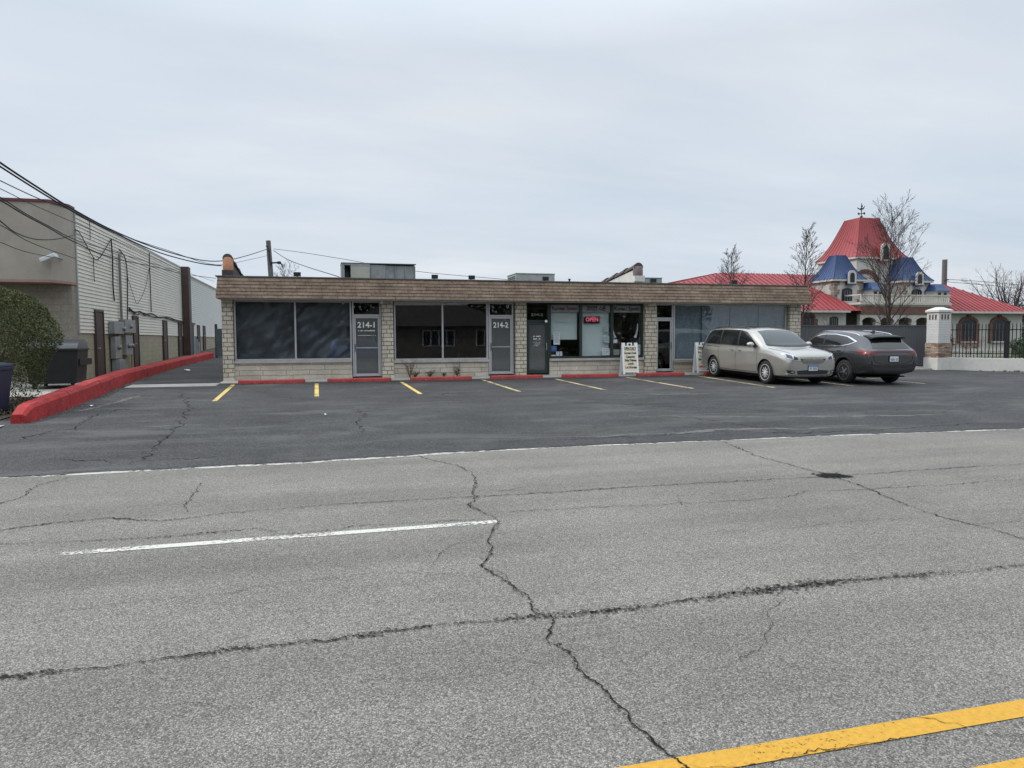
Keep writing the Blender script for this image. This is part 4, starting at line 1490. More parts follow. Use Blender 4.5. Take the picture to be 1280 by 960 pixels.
# ------------------------------------------------------------------ beige minivan
M_BEIGE = paint('champagne_paint', (0.385, 0.375, 0.345), 0.5)
LM = 5.08
rows = [
 (0.00, .32, .64, .71, .52, .71, .68, .65, .80, .54, .835, .38, .85, .855),
 (0.015, .30, .70, .77, .52, .77, .70, .70, .835, .58, .87, .41, .885, .89),
 (0.05, .25, .76, .83, .54, .82, .72, .76, .885, .62, .925, .43, .945, .95),
 (0.24, .22, .88, .94, .56, .93, .82, .86, .985, .70, 1.03, .48, 1.045, 1.05),
 (0.72, .22, .93, .98, .58, .965, .89, .90, 1.045, .73, 1.09, .51, 1.11, 1.12),
 (1.12, .22, .94, .99, .60, .975, .93, .92, 1.075, .77, 1.12, .55, 1.14, 1.15),
 (1.35, .22, .94, .995, .60, .98, .95, .912, 1.068, .825, 1.25, .64, 1.30, 1.32),
 (1.75, .22, .94, .995, .60, .98, .96, .912, 1.075, .86, 1.38, .70, 1.52, 1.55),
 (2.15, .22, .94, .995, .60, .98, .96, .912, 1.078, .87, 1.43, .74, 1.65, 1.71),
 (2.60, .22, .94, .995, .60, .98, .96, .912, 1.082, .875, 1.44, .755, 1.68, 1.76),
 (3.50, .22, .94, .995, .60, .98, .96, .912, 1.082, .875, 1.44, .76, 1.69, 1.78),
 (4.30, .22, .94, .995, .60, .98, .96, .908, 1.085, .862, 1.44, .75, 1.67, 1.755),
 (4.72, .24, .92, .97, .60, .955, .96, .905, 1.13, .83, 1.42, .71, 1.62, 1.70),
 (4.90, .26, .89, .945, .60, .93, .96, .865, 1.125, .78, 1.37, .66, 1.51, 1.57),
 (5.02, .30, .82, .89, .60, .87, .95, .80, 1.06, .71, 1.13, .56, 1.16, 1.18),
 (5.08, .36, .72, .82, .60, .80, .85, .72, .93, .62, .97, .5, .98, .99)]
WM = (0.985, 4.015)
van = Car('minivan', 'beige silver minivan parked facing the road, with its front to the photographer', LM, rows, WM, 0.405, M_BEIGE, 0.97, {2: 0.5, 4: 0.5, 5: 0.45, 7: 0.4}, {1: 0.2})
BOTH = (1, -1)
# glass
van.poly('side_window', ([(1.46, 1.135), (2.58, 1.14)], [(1.60, 1.19), (1.95, 1.42), (2.28, 1.59), (2.58, 1.635)]), 'side', M_CARGLASS, sides=BOTH)
van.poly('side_window', ([(2.67, 1.14), (3.66, 1.145)], [(2.67, 1.64), (3.66, 1.645)]), 'side', M_CARGLASS, sides=BOTH)
van.poly('side_window', ([(3.75, 1.145), (4.70, 1.165)], [(3.75, 1.645), (4.42, 1.615), (4.60, 1.52)]), 'side', M_CARGLASS, sides=BOTH)
van.poly('windscreen', ([(-.76, 1.205), (-.3, 1.185), (.3, 1.185), (.76, 1.205)], [(-.60, 1.61), (-.25, 1.645), (.25, 1.645), (.60, 1.61)]), 'front', M_SCREEN, off=0.005, nu=30)
van.poly('cowl', ([(-.74, 1.160), (-.3, 1.135), (.3, 1.135), (.74, 1.160)], [(-.77, 1.203), (-.3, 1.183), (.3, 1.183), (.77, 1.203)]), 'front', M_PLASTIC, off=0.004, nu=30, nv=3)
van.poly('rear_window', ([(-.64, 1.20), (.64, 1.20)], [(-.58, 1.52), (.58, 1.52)]), 'rear', M_CARGLASS, nu=20)
van.poly('sunroof', ([(2.45, -.42), (3.15, -.42)], [(2.45, .42), (3.15, .42)]), 'top', M_CARGLASS, off=0.003)
# pillars between the side lights read dark
van.poly('pillar_trim', ([(2.58, 1.137), (2.67, 1.137)], [(2.58, 1.637), (2.67, 1.642)]), 'side', M_PLASTIC, off=0.0025, sides=BOTH, nu=3)
van.poly('pillar_trim', ([(3.66, 1.14), (3.75, 1.14)], [(3.66, 1.647), (3.75, 1.647)]), 'side', M_PLASTIC, off=0.0025, sides=BOTH, nu=3)
# seams
for q in ([(1.40, 1.12), (1.42, 0.9), (1.40, 0.6), (1.44, 0.38)], [(2.60, 1.16), (2.62, 0.9), (2.63, 0.36)], [(3.68, 1.16), (3.70, 0.9), (3.62, 0.62), (3.58, 0.36)]):
    van.line('panel_gap', q, 'side', 0.011, M_SEAM, sides=BOTH)
van.line('window_trim', [(1.44, 1.118), (2.6, 1.128), (3.7, 1.130), (4.72, 1.145)], 'side', 0.016, M_CHROME, off=0.005, sides=BOTH)
for d in WM:
    van.grid('arch_lip', lambda u, v, d=d: (d + (0.402 + 0.030 * v) * cos(radians(-14) + radians(208) * u), 0.372 + (0.402 + 0.030 * v) * sin(radians(-14) + radians(208) * u)), 40, 2, 'side', M_BEIGE, off=0.012, sides=BOTH)
van.line('sliding_rail', [(3.75, 1.06), (4.55, 1.08)], 'side', 0.018, M_SEAM, sides=BOTH)
van.line('sill_crease', [(1.45, 0.35), (2.5, 0.335), (3.55, 0.35)], 'side', 0.016, M_SEAM, sides=BOTH)
van.line('bonnet_gap', [(0.16, -0.70), (0.55, -0.80), (1.05, -0.82)], 'top', 0.012, M_SEAM)
van.line('bonnet_gap', [(0.16, 0.70), (0.55, 0.80), (1.05, 0.82)], 'top', 0.012, M_SEAM)
# face
van.poly('headlight', ([(.42, .755), (.62, .765), (.80, .805), (.90, .90)], [(.47, .855), (.62, .905), (.78, .965), (.885, .985)]), 'front', M_LAMP, off=0.008, sides=BOTH)
van.poly('headlight_reflector', ([(.53, .78), (.66, .79)], [(.53, .855), (.66, .895)]), 'front', M_LAMPD, off=0.011, sides=BOTH, nu=6, nv=4)
van.poly('headlight_reflector', ([(.70, .815), (.82, .85)], [(.70, .905), (.82, .95)]), 'front', M_LAMPD, off=0.011, sides=BOTH, nu=6, nv=4)
van.poly('headlight', ([(0.10, .82), (0.40, .885), (0.72, .985)], [(0.10, .93), (0.40, .985), (0.72, .998)]), 'side', M_LAMP, off=0.008, sides=BOTH, nu=14, nv=5)
gr = van.poly('grille', ([(-.34, .675), (-.2, .655), (.2, .655), (.34, .675)], [(-.45, .825), (-.2, .80), (.2, .80), (.45, .825)]), 'front', M_LAMPD, off=0.005)
for z in (.68, .715, .75, .78):
    van.line('grille_slat', [(-.36, z + .012), (-.18, z), (0, z - .003), (.18, z), (.36, z + .012)], 'front', 0.012, M_CHROME, gr, off=0.009)
van.line('grille_trim', [(-.47, .835), (-.2, .812), (0, .808), (.2, .812), (.47, .835)], 'front', 0.022, M_CHROME, gr, off=0.009)
van.poly('emblem', ([(-.06, .822), (0, .787), (.06, .822)], [(-.06, .822), (0, .857), (.06, .822)]), 'front', M_CHROME, off=0.013, nu=12, nv=4)
van.poly('lower_intake', ([(-.50, .345), (-.2, .335), (.2, .335), (.50, .345)], [(-.56, .455), (-.2, .475), (.2, .475), (.56, .455)]), 'front', M_PLASTIC, off=0.005)
van.poly('fog_light', ([(.62, .385), (.70, .37), (.80, .40)], [(.60, .44), (.70, .475), (.84, .475)]), 'front', M_PLASTIC, off=0.006, sides=BOTH)
van.poly('fog_lens', ([(.645, .40), (.70, .392), (.74, .405)], [(.645, .435), (.70, .45), (.74, .44)]), 'front', M_CHROME, off=0.010, sides=BOTH, nu=8, nv=4)
van.line('fog_trim', [(.57, .372), (.70, .350), (.84, .372)], 'front', 0.024, M_CHROME, off=0.008, sides=BOTH)
van.line('bumper_lip', [(-.55, .305), (0, .295), (.55, .305)], 'front', 0.03, M_CHROME, off=0.006)
van.poly('tail_light', ([(4.78, .93), (4.97, .90)], [(4.76, 1.14), (4.95, 1.12)]), 'side', M_TAIL, off=0.006, sides=BOTH, nu=8)


def plate(car, xs_, z, facing, wide=0.305, tall=0.152, blue=True):
    x = xs_
    g = MB()
    sgn = 1 if facing == 'front' else -1
    g.box(min(x, x + sgn * 0.010), max(x, x + sgn * 0.010), -wide / 2, wide / 2, z - tall / 2, z + tall / 2)
    p = g.build('number_plate', M_PLATEW, car.t, bevel=0.003)
    g = MB()
    a, b = sorted((x + sgn * 0.0105, x + sgn * 0.0125))
    if blue:
        g.box(a, b, -wide / 2 + 0.004, wide / 2 - 0.004, z + tall * 0.22, z + tall / 2 - 0.004)
        g.build('plate_band', M_PLATEB, p)
    g = MB()
    a, b = sorted((x + sgn * 0.0105, x + sgn * 0.0130))
    for k in range(7):
        if k == 2:
            continue
        y = -wide / 2 + 0.035 + k * 0.036
        for (dy0, dy1, dz0, dz1) in ((0, .007, -.05, .02), (.014, .021, -.05, .02), (.007, .014, -.05 if k % 2 else .012, -.042 if k % 2 else .02)):
            g.box(a, b, y + dy0, y + dy1, z + dz0, z + dz1)
    g.build('plate_marks', mat('plate_ink', (0.08, 0.09, 0.14), 0.6) if not bpy.data.materials.get('plate_ink') else bpy.data.materials['plate_ink'], p)
    g = MB()
    a, b = sorted((x - sgn * 0.001, x - sgn * 0.05))
    g.box(a, b, -wide / 2 - 0.02, wide / 2 + 0.02, z - tall / 2 - 0.015, z + tall / 2 + 0.015)
    g.build('plate_holder', M_PLASTIC, p)


plate(van, LM / 2 + 0.012, 0.53, 'front')
for sg in BOTH:
    for s_ in (2.40, 2.84):
        h, n = van.hit((LM / 2 - s_, sg * 3, 1.00), (0, -sg, 0))
        g = MB()
        g.tube([h + Vector((0.09, sg * 0.0, 0)), h + Vector((0.06, sg * 0.035, 0)), h + Vector((-0.06, sg * 0.035, 0)), h + Vector((-0.09, 0, 0))], 0.015, 8)
        g.build('door_handle', M_BEIGE, van.t, smooth=True)


def mirror(car, s_, y, z, sg, m, w=0.13):
    c = Vector((car.L / 2 - s_, sg * y, z))
    g = MB()
    prof = []
    for k in range(9):
        t = k / 8
        f = sqrt(max(0.02, 1 - (2 * t - 1) ** 2)) if t > 0.12 else 0.75
        prof.append((t, f))
    rings = []
    for t, f in prof:
        xx = -0.06 + 0.16 * t
        rings.append([c + Vector((xx, sg * w * 0.9 * f * cos(2 * pi * k / 16), 0.085 * f * sin(2 * pi * k / 16) - 0.01 * t)) for k in range(16)])
    g.loft(rings)
    mm = g.build('wing_mirror', m, car.t, smooth=True, sharp=60)
    g = MB()
    g.tube([c + Vector((0.02, -sg * w * 1.6, -0.10)), c + Vector((0.02, -sg * w * 0.5, -0.05))], 0.028, 8)
    g.build('mirror_stalk', M_PLASTIC, mm)


for sg in BOTH:
    mirror(van, 1.66, 1.07, 1.20, sg, M_BEIGE)
    g = MB()
    pts = []
    for k in range(13):
        s_ = 2.35 + 2.2 * k / 12
        h, n = van.hit((LM / 2 - s_, sg * 0.66, 3), (0, 0, -1))
        pts.append(h + Vector((0, 0, 0.035 if 0 < k < 12 else 0.0)))
    g.tube(pts, 0.016, 8)
    g.build('roof_rail', M_PLASTIC, van.t, smooth=True)
    for d in WM:
        van.wheel(d, sg, 0.362, 0.22, 0.975, M_RIM, 10, 0.016, 0.25)
# underside
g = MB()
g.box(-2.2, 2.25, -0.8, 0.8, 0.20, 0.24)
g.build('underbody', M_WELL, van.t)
van.place(14.27, 21.16, radians(-90))

# ------------------------------------------------------------------ grey crossover
M_GREY = paint('grey_metallic_paint', (0.055, 0.058, 0.063), 0.55)
LX = 4.66
rows = [
 (0.00, .34, .50, .60, .60, .60, .74, .54, .86, .44, .90, .30, .92, .925),
 (0.08, .26, .74, .82, .60, .82, .80, .74, .93, .58, .965, .40, .985, .99),
 (0.35, .24, .87, .91, .60, .91, .88, .83, 1.0, .66, 1.035, .46, 1.055, 1.06),
 (0.85, .22, .905, .93, .62, .92, .93, .87, 1.055, .70, 1.095, .50, 1.115, 1.12),
 (1.25, .22, .905, .925, .62, .915, .95, .885, 1.085, .745, 1.135, .55, 1.155, 1.165),
 (1.55, .22, .905, .925, .62, .915, .96, .89, 1.095, .79, 1.27, .61, 1.34, 1.36),
 (2.00, .22, .905, .925, .62, .915, .965, .868, 1.07, .80, 1.37, .67, 1.53, 1.58),
 (2.40, .22, .905, .925, .62, .915, .97, .868, 1.08, .80, 1.385, .68, 1.59, 1.66),
 (3.00, .22, .905, .925, .62, .92, .975, .868, 1.095, .80, 1.385, .675, 1.59, 1.665),
 (3.55, .24, .91, .94, .62, .93, .99, .868, 1.115, .782, 1.37, .65, 1.55, 1.62),
 (4.02, .26, .91, .945, .64, .935, 1.01, .87, 1.17, .75, 1.35, .61, 1.49, 1.55),
 (4.28, .28, .89, .935, .64, .925, 1.01, .845, 1.15, .71, 1.31, .58, 1.43, 1.48),
 (4.50, .32, .86, .92, .64, .915, .99, .83, 1.10, .69, 1.17, .56, 1.20, 1.215),
 (4.58, .34, .83, .905, .62, .90, .96, .82, 1.055, .67, 1.08, .54, 1.09, 1.095),
 (4.62, .36, .81, .89, .62, .885, .93, .80, 1.035, .66, 1.055, .53, 1.065, 1.067),
 (4.65, .38, .80, .875, .60, .87, .88, .78, .965, .64, .98, .52, .985, .985),
 (4.66, .44, .79, .86, .58, .85, .80, .76, .88, .62, .90, .50, .905, .905)]
WX = (0.96, 3.65)
suv = Car('crossover_car', 'dark grey crossover parked nose towards the gate, its rear to the photographer', LX, rows, WX, 0.43, M_GREY, 0.92, {2: 0.5, 3: 0.2, 4: 0.7, 5: 0.5, 7: 0.5}, {len(rows) - 4: 0.35, len(rows) - 3: 0.5, len(rows) - 1: 0.25})
ch = suv.poly('window_trim', ([(1.50, 1.125), (2.6, 1.145), (3.45, 1.165), (3.75, 1.215), (4.0, 1.315)], [(1.50, 1.15), (1.98, 1.425), (2.40, 1.525), (3.0, 1.535), (3.55, 1.47), (4.0, 1.320)]), 'side', M_CHROME, off=0.004, sides=BOTH, nu=36)
suv.poly('side_window', ([(1.56, 1.145), (2.55, 1.165)], [(1.60, 1.17), (2.0, 1.40), (2.40, 1.50), (2.55, 1.508)]), 'side', M_CARGLASS, off=0.008, sides=BOTH)
suv.poly('side_window', ([(2.62, 1.165), (3.43, 1.185), (3.72, 1.235), (3.92, 1.305)], [(2.62, 1.508), (3.0, 1.512), (3.52, 1.45), (3.92, 1.310)]), 'side', M_CARGLASS, off=0.008, sides=BOTH)
suv.poly('pillar_trim', ([(2.55, 1.16), (2.62, 1.16)], [(2.55, 1.51), (2.62, 1.51)]), 'side', M_PLASTIC, off=0.007, sides=BOTH, nu=2)
suv.poly('windscreen', ([(-.74, 1.20), (0, 1.18), (.74, 1.20)], [(-.58, 1.53), (0, 1.57), (.58, 1.53)]), 'front', M_SCREEN, off=0.005, nu=30)
suv.poly('rear_window', ([(-.66, 1.115), (0, 1.09), (.66, 1.115)], [(-.565, 1.40), (0, 1.425), (.565, 1.40)]), 'rear', M_CARGLASS, off=0.006, nu=24)
# spoiler above the rear glass
g = MB()
rings = []
for k in range(17):
    y = -0.60 + 1.2 * k / 16
    e = 1 - (abs(y) / 0.62) ** 4
    zt = 1.475 + 0.035 * e
    rings.append([(LX / 2 - 4.05, y, zt + 0.025), (LX / 2 - 4.44 - 0.04 * e, y, zt - 0.035), (LX / 2 - 4.43 - 0.04 * e, y, zt - 0.075), (LX / 2 - 4.15, y, zt - 0.085)])
g.loft(rings)
g.build('roof_spoiler', M_PLASTIC, suv.t, smooth=True, sharp=35)
g = MB()
g.tube([(LX / 2 - 4.40, -0.10, 1.19), (LX / 2 - 4.47, 0.30, 1.135)], 0.013, 6)
g.build('rear_wiper', M_PLASTIC, suv.t)
# tail lamps: bar right across and swept corner lamps
suv.poly('light_bar', ([(-.70, 1.000), (0, .995), (.70, 1.000)], [(-.70, 1.035), (0, 1.035), (.70, 1.035)]), 'rear', M_TAILD, off=0.010, nu=30, nv=3)
suv.poly('tail_light', ([(.52, .985), (.66, .945), (.80, .925), (.885, .935)], [(.52, 1.04), (.66, 1.045), (.80, 1.045), (.885, 1.035)]), 'rear', M_TAIL, off=0.008, sides=BOTH, nu=20)
suv.poly('tail_light', ([(4.12, 1.045), (4.30, .955), (4.60, .905)], [(4.12, 1.065), (4.30, 1.065), (4.60, 1.045)]), 'side', M_TAIL, off=0.008, sides=BOTH, nu=16)
suv.poly('rear_bumper', ([(-.72, .40), (0, .38), (.72, .40)], [(-.86, .66), (-.55, .625), (.55, .625), (.86, .66)]), 'rear', M_PLASTIC, off=0.006, nu=30)
suv.line('bumper_trim', [(-.80, .555), (-.5, .50), (0, .495), (.5, .50), (.80, .555)], 'rear', 0.022, M_GREY, off=0.012)
suv.line('tailgate_gap', [(-.73, .97), (-.66, .74), (-.4, .66), (0, .655), (.4, .66), (.66, .74), (.73, .97)], 'rear', 0.010, M_SEAM, off=0.005)
suv.poly('bumper_vent', ([(.70, .58), (.76, .59)], [(.76, .74), (.79, .72)]), 'rear', M_PLASTIC, off=0.007, sides=BOTH, nu=4)
suv.poly('plate_recess', ([(-.27, .715), (.27, .715)], [(-.30, .90), (.30, .90)]), 'rear', M_LAMPD, off=0.004)
plate(suv, -LX / 2 - 0.030, 0.80, 'rear', blue=False)
# black cladding
for d in WX:
    def ringp(u, v, d=d):
        a = radians(-18) + radians(216) * u
        r = 0.425 + 0.075 * v
        return (d + r * cos(a), 0.395 + r * sin(a))
    suv.grid('wheel_arch_trim', ringp, 40, 3, 'side', M_PLASTIC, off=0.007, sides=BOTH)
suv.poly('sill_cladding', ([(1.44, .30), (3.17, .30)], [(1.44, .44), (3.17, .44)]), 'side', M_PLASTIC, off=0.007, sides=BOTH)
for q in ([(1.42, 1.10), (1.44, .8), (1.42, .5), (1.5, .34)], [(2.58, 1.14), (2.60, .8), (2.60, .36)], [(3.62, 1.17), (3.60, 0.98), (3.42, .86), (3.2, .6), (3.15, .36)]):
    suv.line('panel_gap', q, 'side', 0.010, M_SEAM, off=0.0035, sides=BOTH)
for sg in BOTH:
    for s_ in (2.40, 3.38):
        h, n = suv.hit((LX / 2 - s_, sg * 3, 1.02), (0, -sg, 0))
        g = MB()
        g.tube([h + Vector((0.09, 0, 0)), h + Vector((0.06, sg * 0.032, 0)), h + Vector((-0.06, sg * 0.032, 0)), h + Vector((-0.09, 0, 0))], 0.014, 8)
        g.build('door_handle', M_GREY, suv.t, smooth=True)
    mirror(suv, 1.62, 1.03, 1.17, sg, M_GREY)
    g = MB()
    pts = []
    for k in range(13):
        s_ = 2.05 + 1.9 * k / 12
        h, n = suv.hit((LX / 2 - s_, sg * 0.62, 3), (0, 0, -1))
        pts.append(h + Vector((0, 0, 0.03 if 0 < k < 12 else 0.0)))
    g.tube(pts, 0.013, 8)
    g.build('roof_rail', M_CHROME, suv.t, smooth=True)
    for d in WX:
        suv.wheel(d, sg, 0.37, 0.23, 0.925, M_RIM2, 5, 0.011, 0.25, split=True)
h, n = suv.hit((LX / 2 - 3.75, 0, 3), (0, 0, -1))
g = MB()
g.prism([(h.x + 0.12, h.z - 0.01), (h.x - 0.06, h.z + 0.07), (h.x - 0.09, h.z + 0.065), (h.x - 0.08, h.z - 0.02)], 'y', -0.02, 0.02)
g.build('roof_antenna', M_GREY, suv.t)
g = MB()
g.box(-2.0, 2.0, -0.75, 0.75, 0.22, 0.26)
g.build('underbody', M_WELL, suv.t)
suv.poly('headlight', ([(.52, .80), (.80, .86)], [(.52, .87), (.82, .93)]), 'front', M_LAMP, off=0.007, sides=BOTH, nu=8)
suv.poly('grille', ([(-.40, .36), (.40, .36)], [(-.46, .84), (.46, .84)]), 'front', M_PLASTIC, off=0.006)
suv.place(16.74, 20.50, radians(90))
# ================================================================== THE LEFT SIDE
# long red painted kerb wall
g = MB()
prof_pts = [(-5.26, 15.25, 0.31, 0.28), (-5.24, 15.9, 0.36, 0.32), (-5.25, 17.5, 0.39, 0.38), (-5.42, 20.5, 0.40, 0.40), (-5.66, 24.3, 0.40, 0.44), (-5.70, 28.5, 0.36, 0.40), (-5.66, 33.0, 0.34, 0.40), (-5.30, 40.5, 0.34, 0.40)]
rings = []
P = []
for k in range(len(prof_pts) - 1):
    a, b = prof_pts[k], prof_pts[k + 1]
    nseg = max(2, int((b[1] - a[1]) / 0.5))
    for q in range(nseg):
        t = q / nseg
        P.append([a[i] + (b[i] - a[i]) * t for i in range(4)])
P.append(list(prof_pts[-1]))
PJ = []
for q in range(len(P) - 1):
    PJ.append(P[q])
    if q % 6 == 5:
        mid = [(P[q][i] + P[q + 1][i]) / 2 for i in range(4)]
        for dy_, sh in ((-0.02, 0.0), (-0.006, 0.022), (0.006, 0.022), (0.02, 0.0)):
            PJ.append([mid[0] - sh, mid[1] + dy_, mid[2] - sh, mid[3] - sh * 1.5])
PJ.append(P[-1])
P = PJ
for k, (x, y, h, w) in enumerate(P):
    z = lot_z(y) - 0.02
    jx = 0.02 * noise.noise(Vector((y * 0.8, 1.0, 0)))
    jz = 0.02 * noise.noise(Vector((y * 0.9, 5.0, 0)))
    if k == 0:
        h *= 0.62
    rings.append([(x + jx, y, z), (x + jx - 0.03, y, z + h * 0.82 + jz), (x + jx - 0.09, y, z + h + jz), (x + jx - w + 0.03, y, z + h + jz), (x + jx - w, y, z + h - 0.04 + jz), (x + jx - w, y, z)])
g.loft(rings)
kerb = g.build('red_kerb_wall', M_REDPAINT, at=(-5.5, 15.3, 0.1), smooth=True, sharp=30)
tag(kerb, 'long low red painted kerb wall running along the alley at left', 'kerb')

# ------------------------------------------------------------------ big siding building
M_SIDING = mat('white_siding', (0.60, 0.585, 0.52), 0.6, var=0.06, vs=0.8, grime=0.12)
M_BLOCK = brick('tan_block', (0.34, 0.315, 0.235), (0.31, 0.285, 0.21), (0.24, 0.22, 0.17), 0.4, 0.2, 0.008, 0.3, 0.12)
M_STUCCO = mat('taupe_stucco', (0.34, 0.31, 0.265), 0.9, var=0.1, vs=1.0, bump=0.25, bs=90, grime=0.15)
M_TAUPEBLOCK = brick('taupe_block', (0.28, 0.255, 0.21), (0.25, 0.23, 0.19), (0.19, 0.175, 0.145), 0.4, 0.2, 0.008, 0.3, 0.12)
M_MAROON = mat('maroon_coping', (0.13, 0.035, 0.035), 0.6, var=0.1)
M_PINK = mat('pink_trim', (0.30, 0.19, 0.16), 0.8, var=0.1)
M_BROWN = mat('dark_brown_paint', (0.055, 0.036, 0.03), 0.6, var=0.2, vs=3)
M_CABLE = mat('black_cable', (0.012, 0.012, 0.013), 0.7)
M_GREYCABLE = mat('grey_cable', (0.16, 0.16, 0.165), 0.7)
WX0 = -7.3
bld = thing('siding_building', 'long two-storey building with white lap siding over tan block along the alley', 'building', (WX0, 25.6, lot_z(25.6)))
# lap siding, real laps
g = MB()
ZT = 5.66
pts = []
z = 1.90
while z < ZT - 0.01:
    pts.append((WX0 + 0.028, z))
    pts.append((WX0 + 0.003, min(z + 0.118, ZT)))
    z += 0.12
poly = [(p[0], p[1]) for p in pts] + [(WX0 - 0.2, ZT), (WX0 - 0.2, 1.90)]
g.loft([[(p[0], 25.60, p[1]) for p in poly], [(p[0], 44.6, p[1]) for p in poly]])
g.build('lap_siding', M_SIDING, bld)
g = MB()
pts = []
z = 1.90
while z < 5.25:
    pts.append((WX0 + 0.030, z))
    pts.append((WX0 + 0.003, min(z + 0.118, 5.25)))
    z += 0.12
poly = pts + [(WX0 - 0.2, 5.25), (WX0 - 0.2, 1.90)]
g.loft([[(p[0], 44.602, p[1]) for p in poly], [(p[0], 66.0, p[1]) for p in poly]])
g.build('lap_siding', mat('smooth_white_siding', (0.56, 0.565, 0.545), 0.6, var=0.05, vs=0.6), bld)
g = MB()
g.box(WX0 - 0.2, WX0 - 0.012, 25.602, 66.0, 0.2, 1.898)
g.build('block_wall', M_BLOCK, bld)
g = MB()
g.box(WX0 - 14, WX0 - 0.21, 25.62, 66, 0.2, 5.6)
g.build('building_core', M_TAUPEBLOCK, bld)
g = MB()
g.box(WX0 - 0.22, WX0 + 0.03, 25.60, 44.6, ZT + 0.002, ZT + 0.05)
g.box(WX0 - 0.22, WX0 + 0.03, 44.61, 66, 5.252, 5.31)
g.build('wall_coping', mat('pale_coping', (0.42, 0.42, 0.41), 0.6, 0.2), bld)
# street front: stucco fascia block with a chamfered corner over a recessed block wall
g = MB()
yF = 24.35
outl = [(WX0 - 14, yF), (WX0 - 0.30, yF), (WX0 + 0.0, yF + 0.75), (WX0 + 0.0, 25.59), (WX0 - 14, 25.59)]
g.prism(outl, 'z', 3.46, 5.72)
g.build('stucco_fascia', M_STUCCO, bld)
g = MB()
g.prism([(p[0] + (0.03 if p[0] > WX0 - 10 else 0), p[1] - (0.04 if p[1] < 25.5 else 0)) for p in outl], 'z', 5.722, 5.80)
g.build('coping_cap', M_MAROON, bld)
g = MB()
g.prism([(p[0] + (0.012 if p[0] > WX0 - 10 else 0), p[1] - (0.02 if p[1] < 25.5 else 0)) for p in outl], 'z', 3.38, 3.458)
g.build('fascia_trim', M_PINK, bld)
g = MB()
g.box(WX0 - 14, WX0 - 0.015, 25.15, 25.598, 0.1, 3.378)
g.build('front_wall', M_TAUPEBLOCK, bld)
g = MB()
g.box(WX0 - 0.06, WX0 + 0.035, 25.55, 25.64, 1.88, ZT)
g.build('corner_trim', mat('grey_corner_trim', (0.30, 0.30, 0.29), 0.6), bld)
# brown service doors
for y0, w, zt in ((27.2, 0.95, 2.70), (32.3, 0.9, 2.66), (38.2, 0.9, 2.64), (42.2, 0.85, 2.62), (46.1, 0.8, 2.62), (48.5, 0.8, 2.60), (50.8, 0.8, 2.60)):
    g = MB()
    zb = lot_z(y0) - 0.05
    xf = WX0 + 0.085
    g.box(WX0 - 0.01, xf, y0, y0 + 0.07, zb, zt)
    g.box(WX0 - 0.01, xf, y0 + w - 0.07, y0 + w, zb, zt)
    g.box(WX0 - 0.01, xf, y0 + 0.07, y0 + w - 0.07, zt - 0.07, zt)
    d = g.build('service_door', M_BROWN, bld)
    g = MB()
    g.box(WX0 - 0.008, WX0 + 0.06, y0 + 0.071, y0 + w - 0.071, zb, zt - 0.071)
    g.build('door_leaf', M_BROWN, d)
    g = MB()
    g.tube([(WX0 + 0.06, y0 + 0.16, zb + 1.05), (WX0 + 0.11, y0 + 0.16, zb + 1.05), (WX0 + 0.11, y0 + 0.26, zb + 1.05)], 0.014, 6)
    g.build('handle', M_ALU, d)
# tall black duct
g = MB()
g.box(WX0 + 0.03, WX0 + 0.40, 43.6, 44.3, 0.7, 5.72)
g.build('wall_duct', M_BROWN, bld)
# meter bank: boxes, pipes, meters
g = MB()
zb = lot_z(29.5)
g.box(WX0 + 0.03, WX0 + 0.22, 28.85, 30.2, 1.90, 2.34)
g.box(WX0 + 0.03, WX0 + 0.24, 30.3, 31.9, 1.95, 2.45)
g.box(WX0 + 0.03, WX0 + 0.20, 29.0, 29.7, 1.0, 1.80)
g.box(WX0 + 0.03, WX0 + 0.20, 30.5, 31.5, 1.1, 1.85)
g.box(WX0 + 0.03, WX0 + 0.30, 29.1, 29.9, zb, 0.95)
g.build('meter_box', mat('meter_grey', (0.24, 0.25, 0.255), 0.6, 0.2, var=0.2), bld, bevel=0.01)
for y, z in ((29.35, 1.4), (30.8, 1.45), (31.25, 1.45), (30.05, 2.1), (31.1, 2.2)):
    g = MB()
    g.lathe([(0.0, 0.12), (0.07, 0.11), (0.085, 0.06), (0.085, 0.0)], 14, Matrix.Translation((WX0 + 0.2, y, z)) @ Matrix.Rotation(radians(90), 4, 'Y'))
    g.build('meter', mat('meter_glass', (0.16, 0.17, 0.18), 0.2), bld, smooth=True)
M_PIPEY = mat('tan_pipe', (0.32, 0.29, 0.18), 0.7)
for y, z0, z1, m in ((30.1, zb, 1.9, M_PIPEY), (31.8, zb, 1.95, M_PIPEY), (30.4, 2.45, 4.9, M_GREYCABLE), (29.9, zb, 1.9, M_GALV)):
    g = MB()
    g.tube([(WX0 + 0.10, y, z0), (WX0 + 0.10, y, z1)], 0.045, 8)
    g.build('conduit', m, bld)
# gas pipes further along
for y, z1 in ((44.6, 2.3), (45.2, 1.9), (47.2, 1.7), (47.9, 1.5)):
    g = MB()
    g.tube([(WX0 + 0.2, y, 0.7), (WX0 + 0.2, y, z1), (WX0 + 0.02, y, z1)], 0.05, 8)
    g.build('conduit', M_GALV, bld)
g = MB()
g.box(WX0 + 0.05, WX0 + 0.35, 45.0, 46.0, 0.8, 1.9)
g.build('meter_box', mat('blue_grey_box', (0.12, 0.15, 0.17), 0.6), bld)
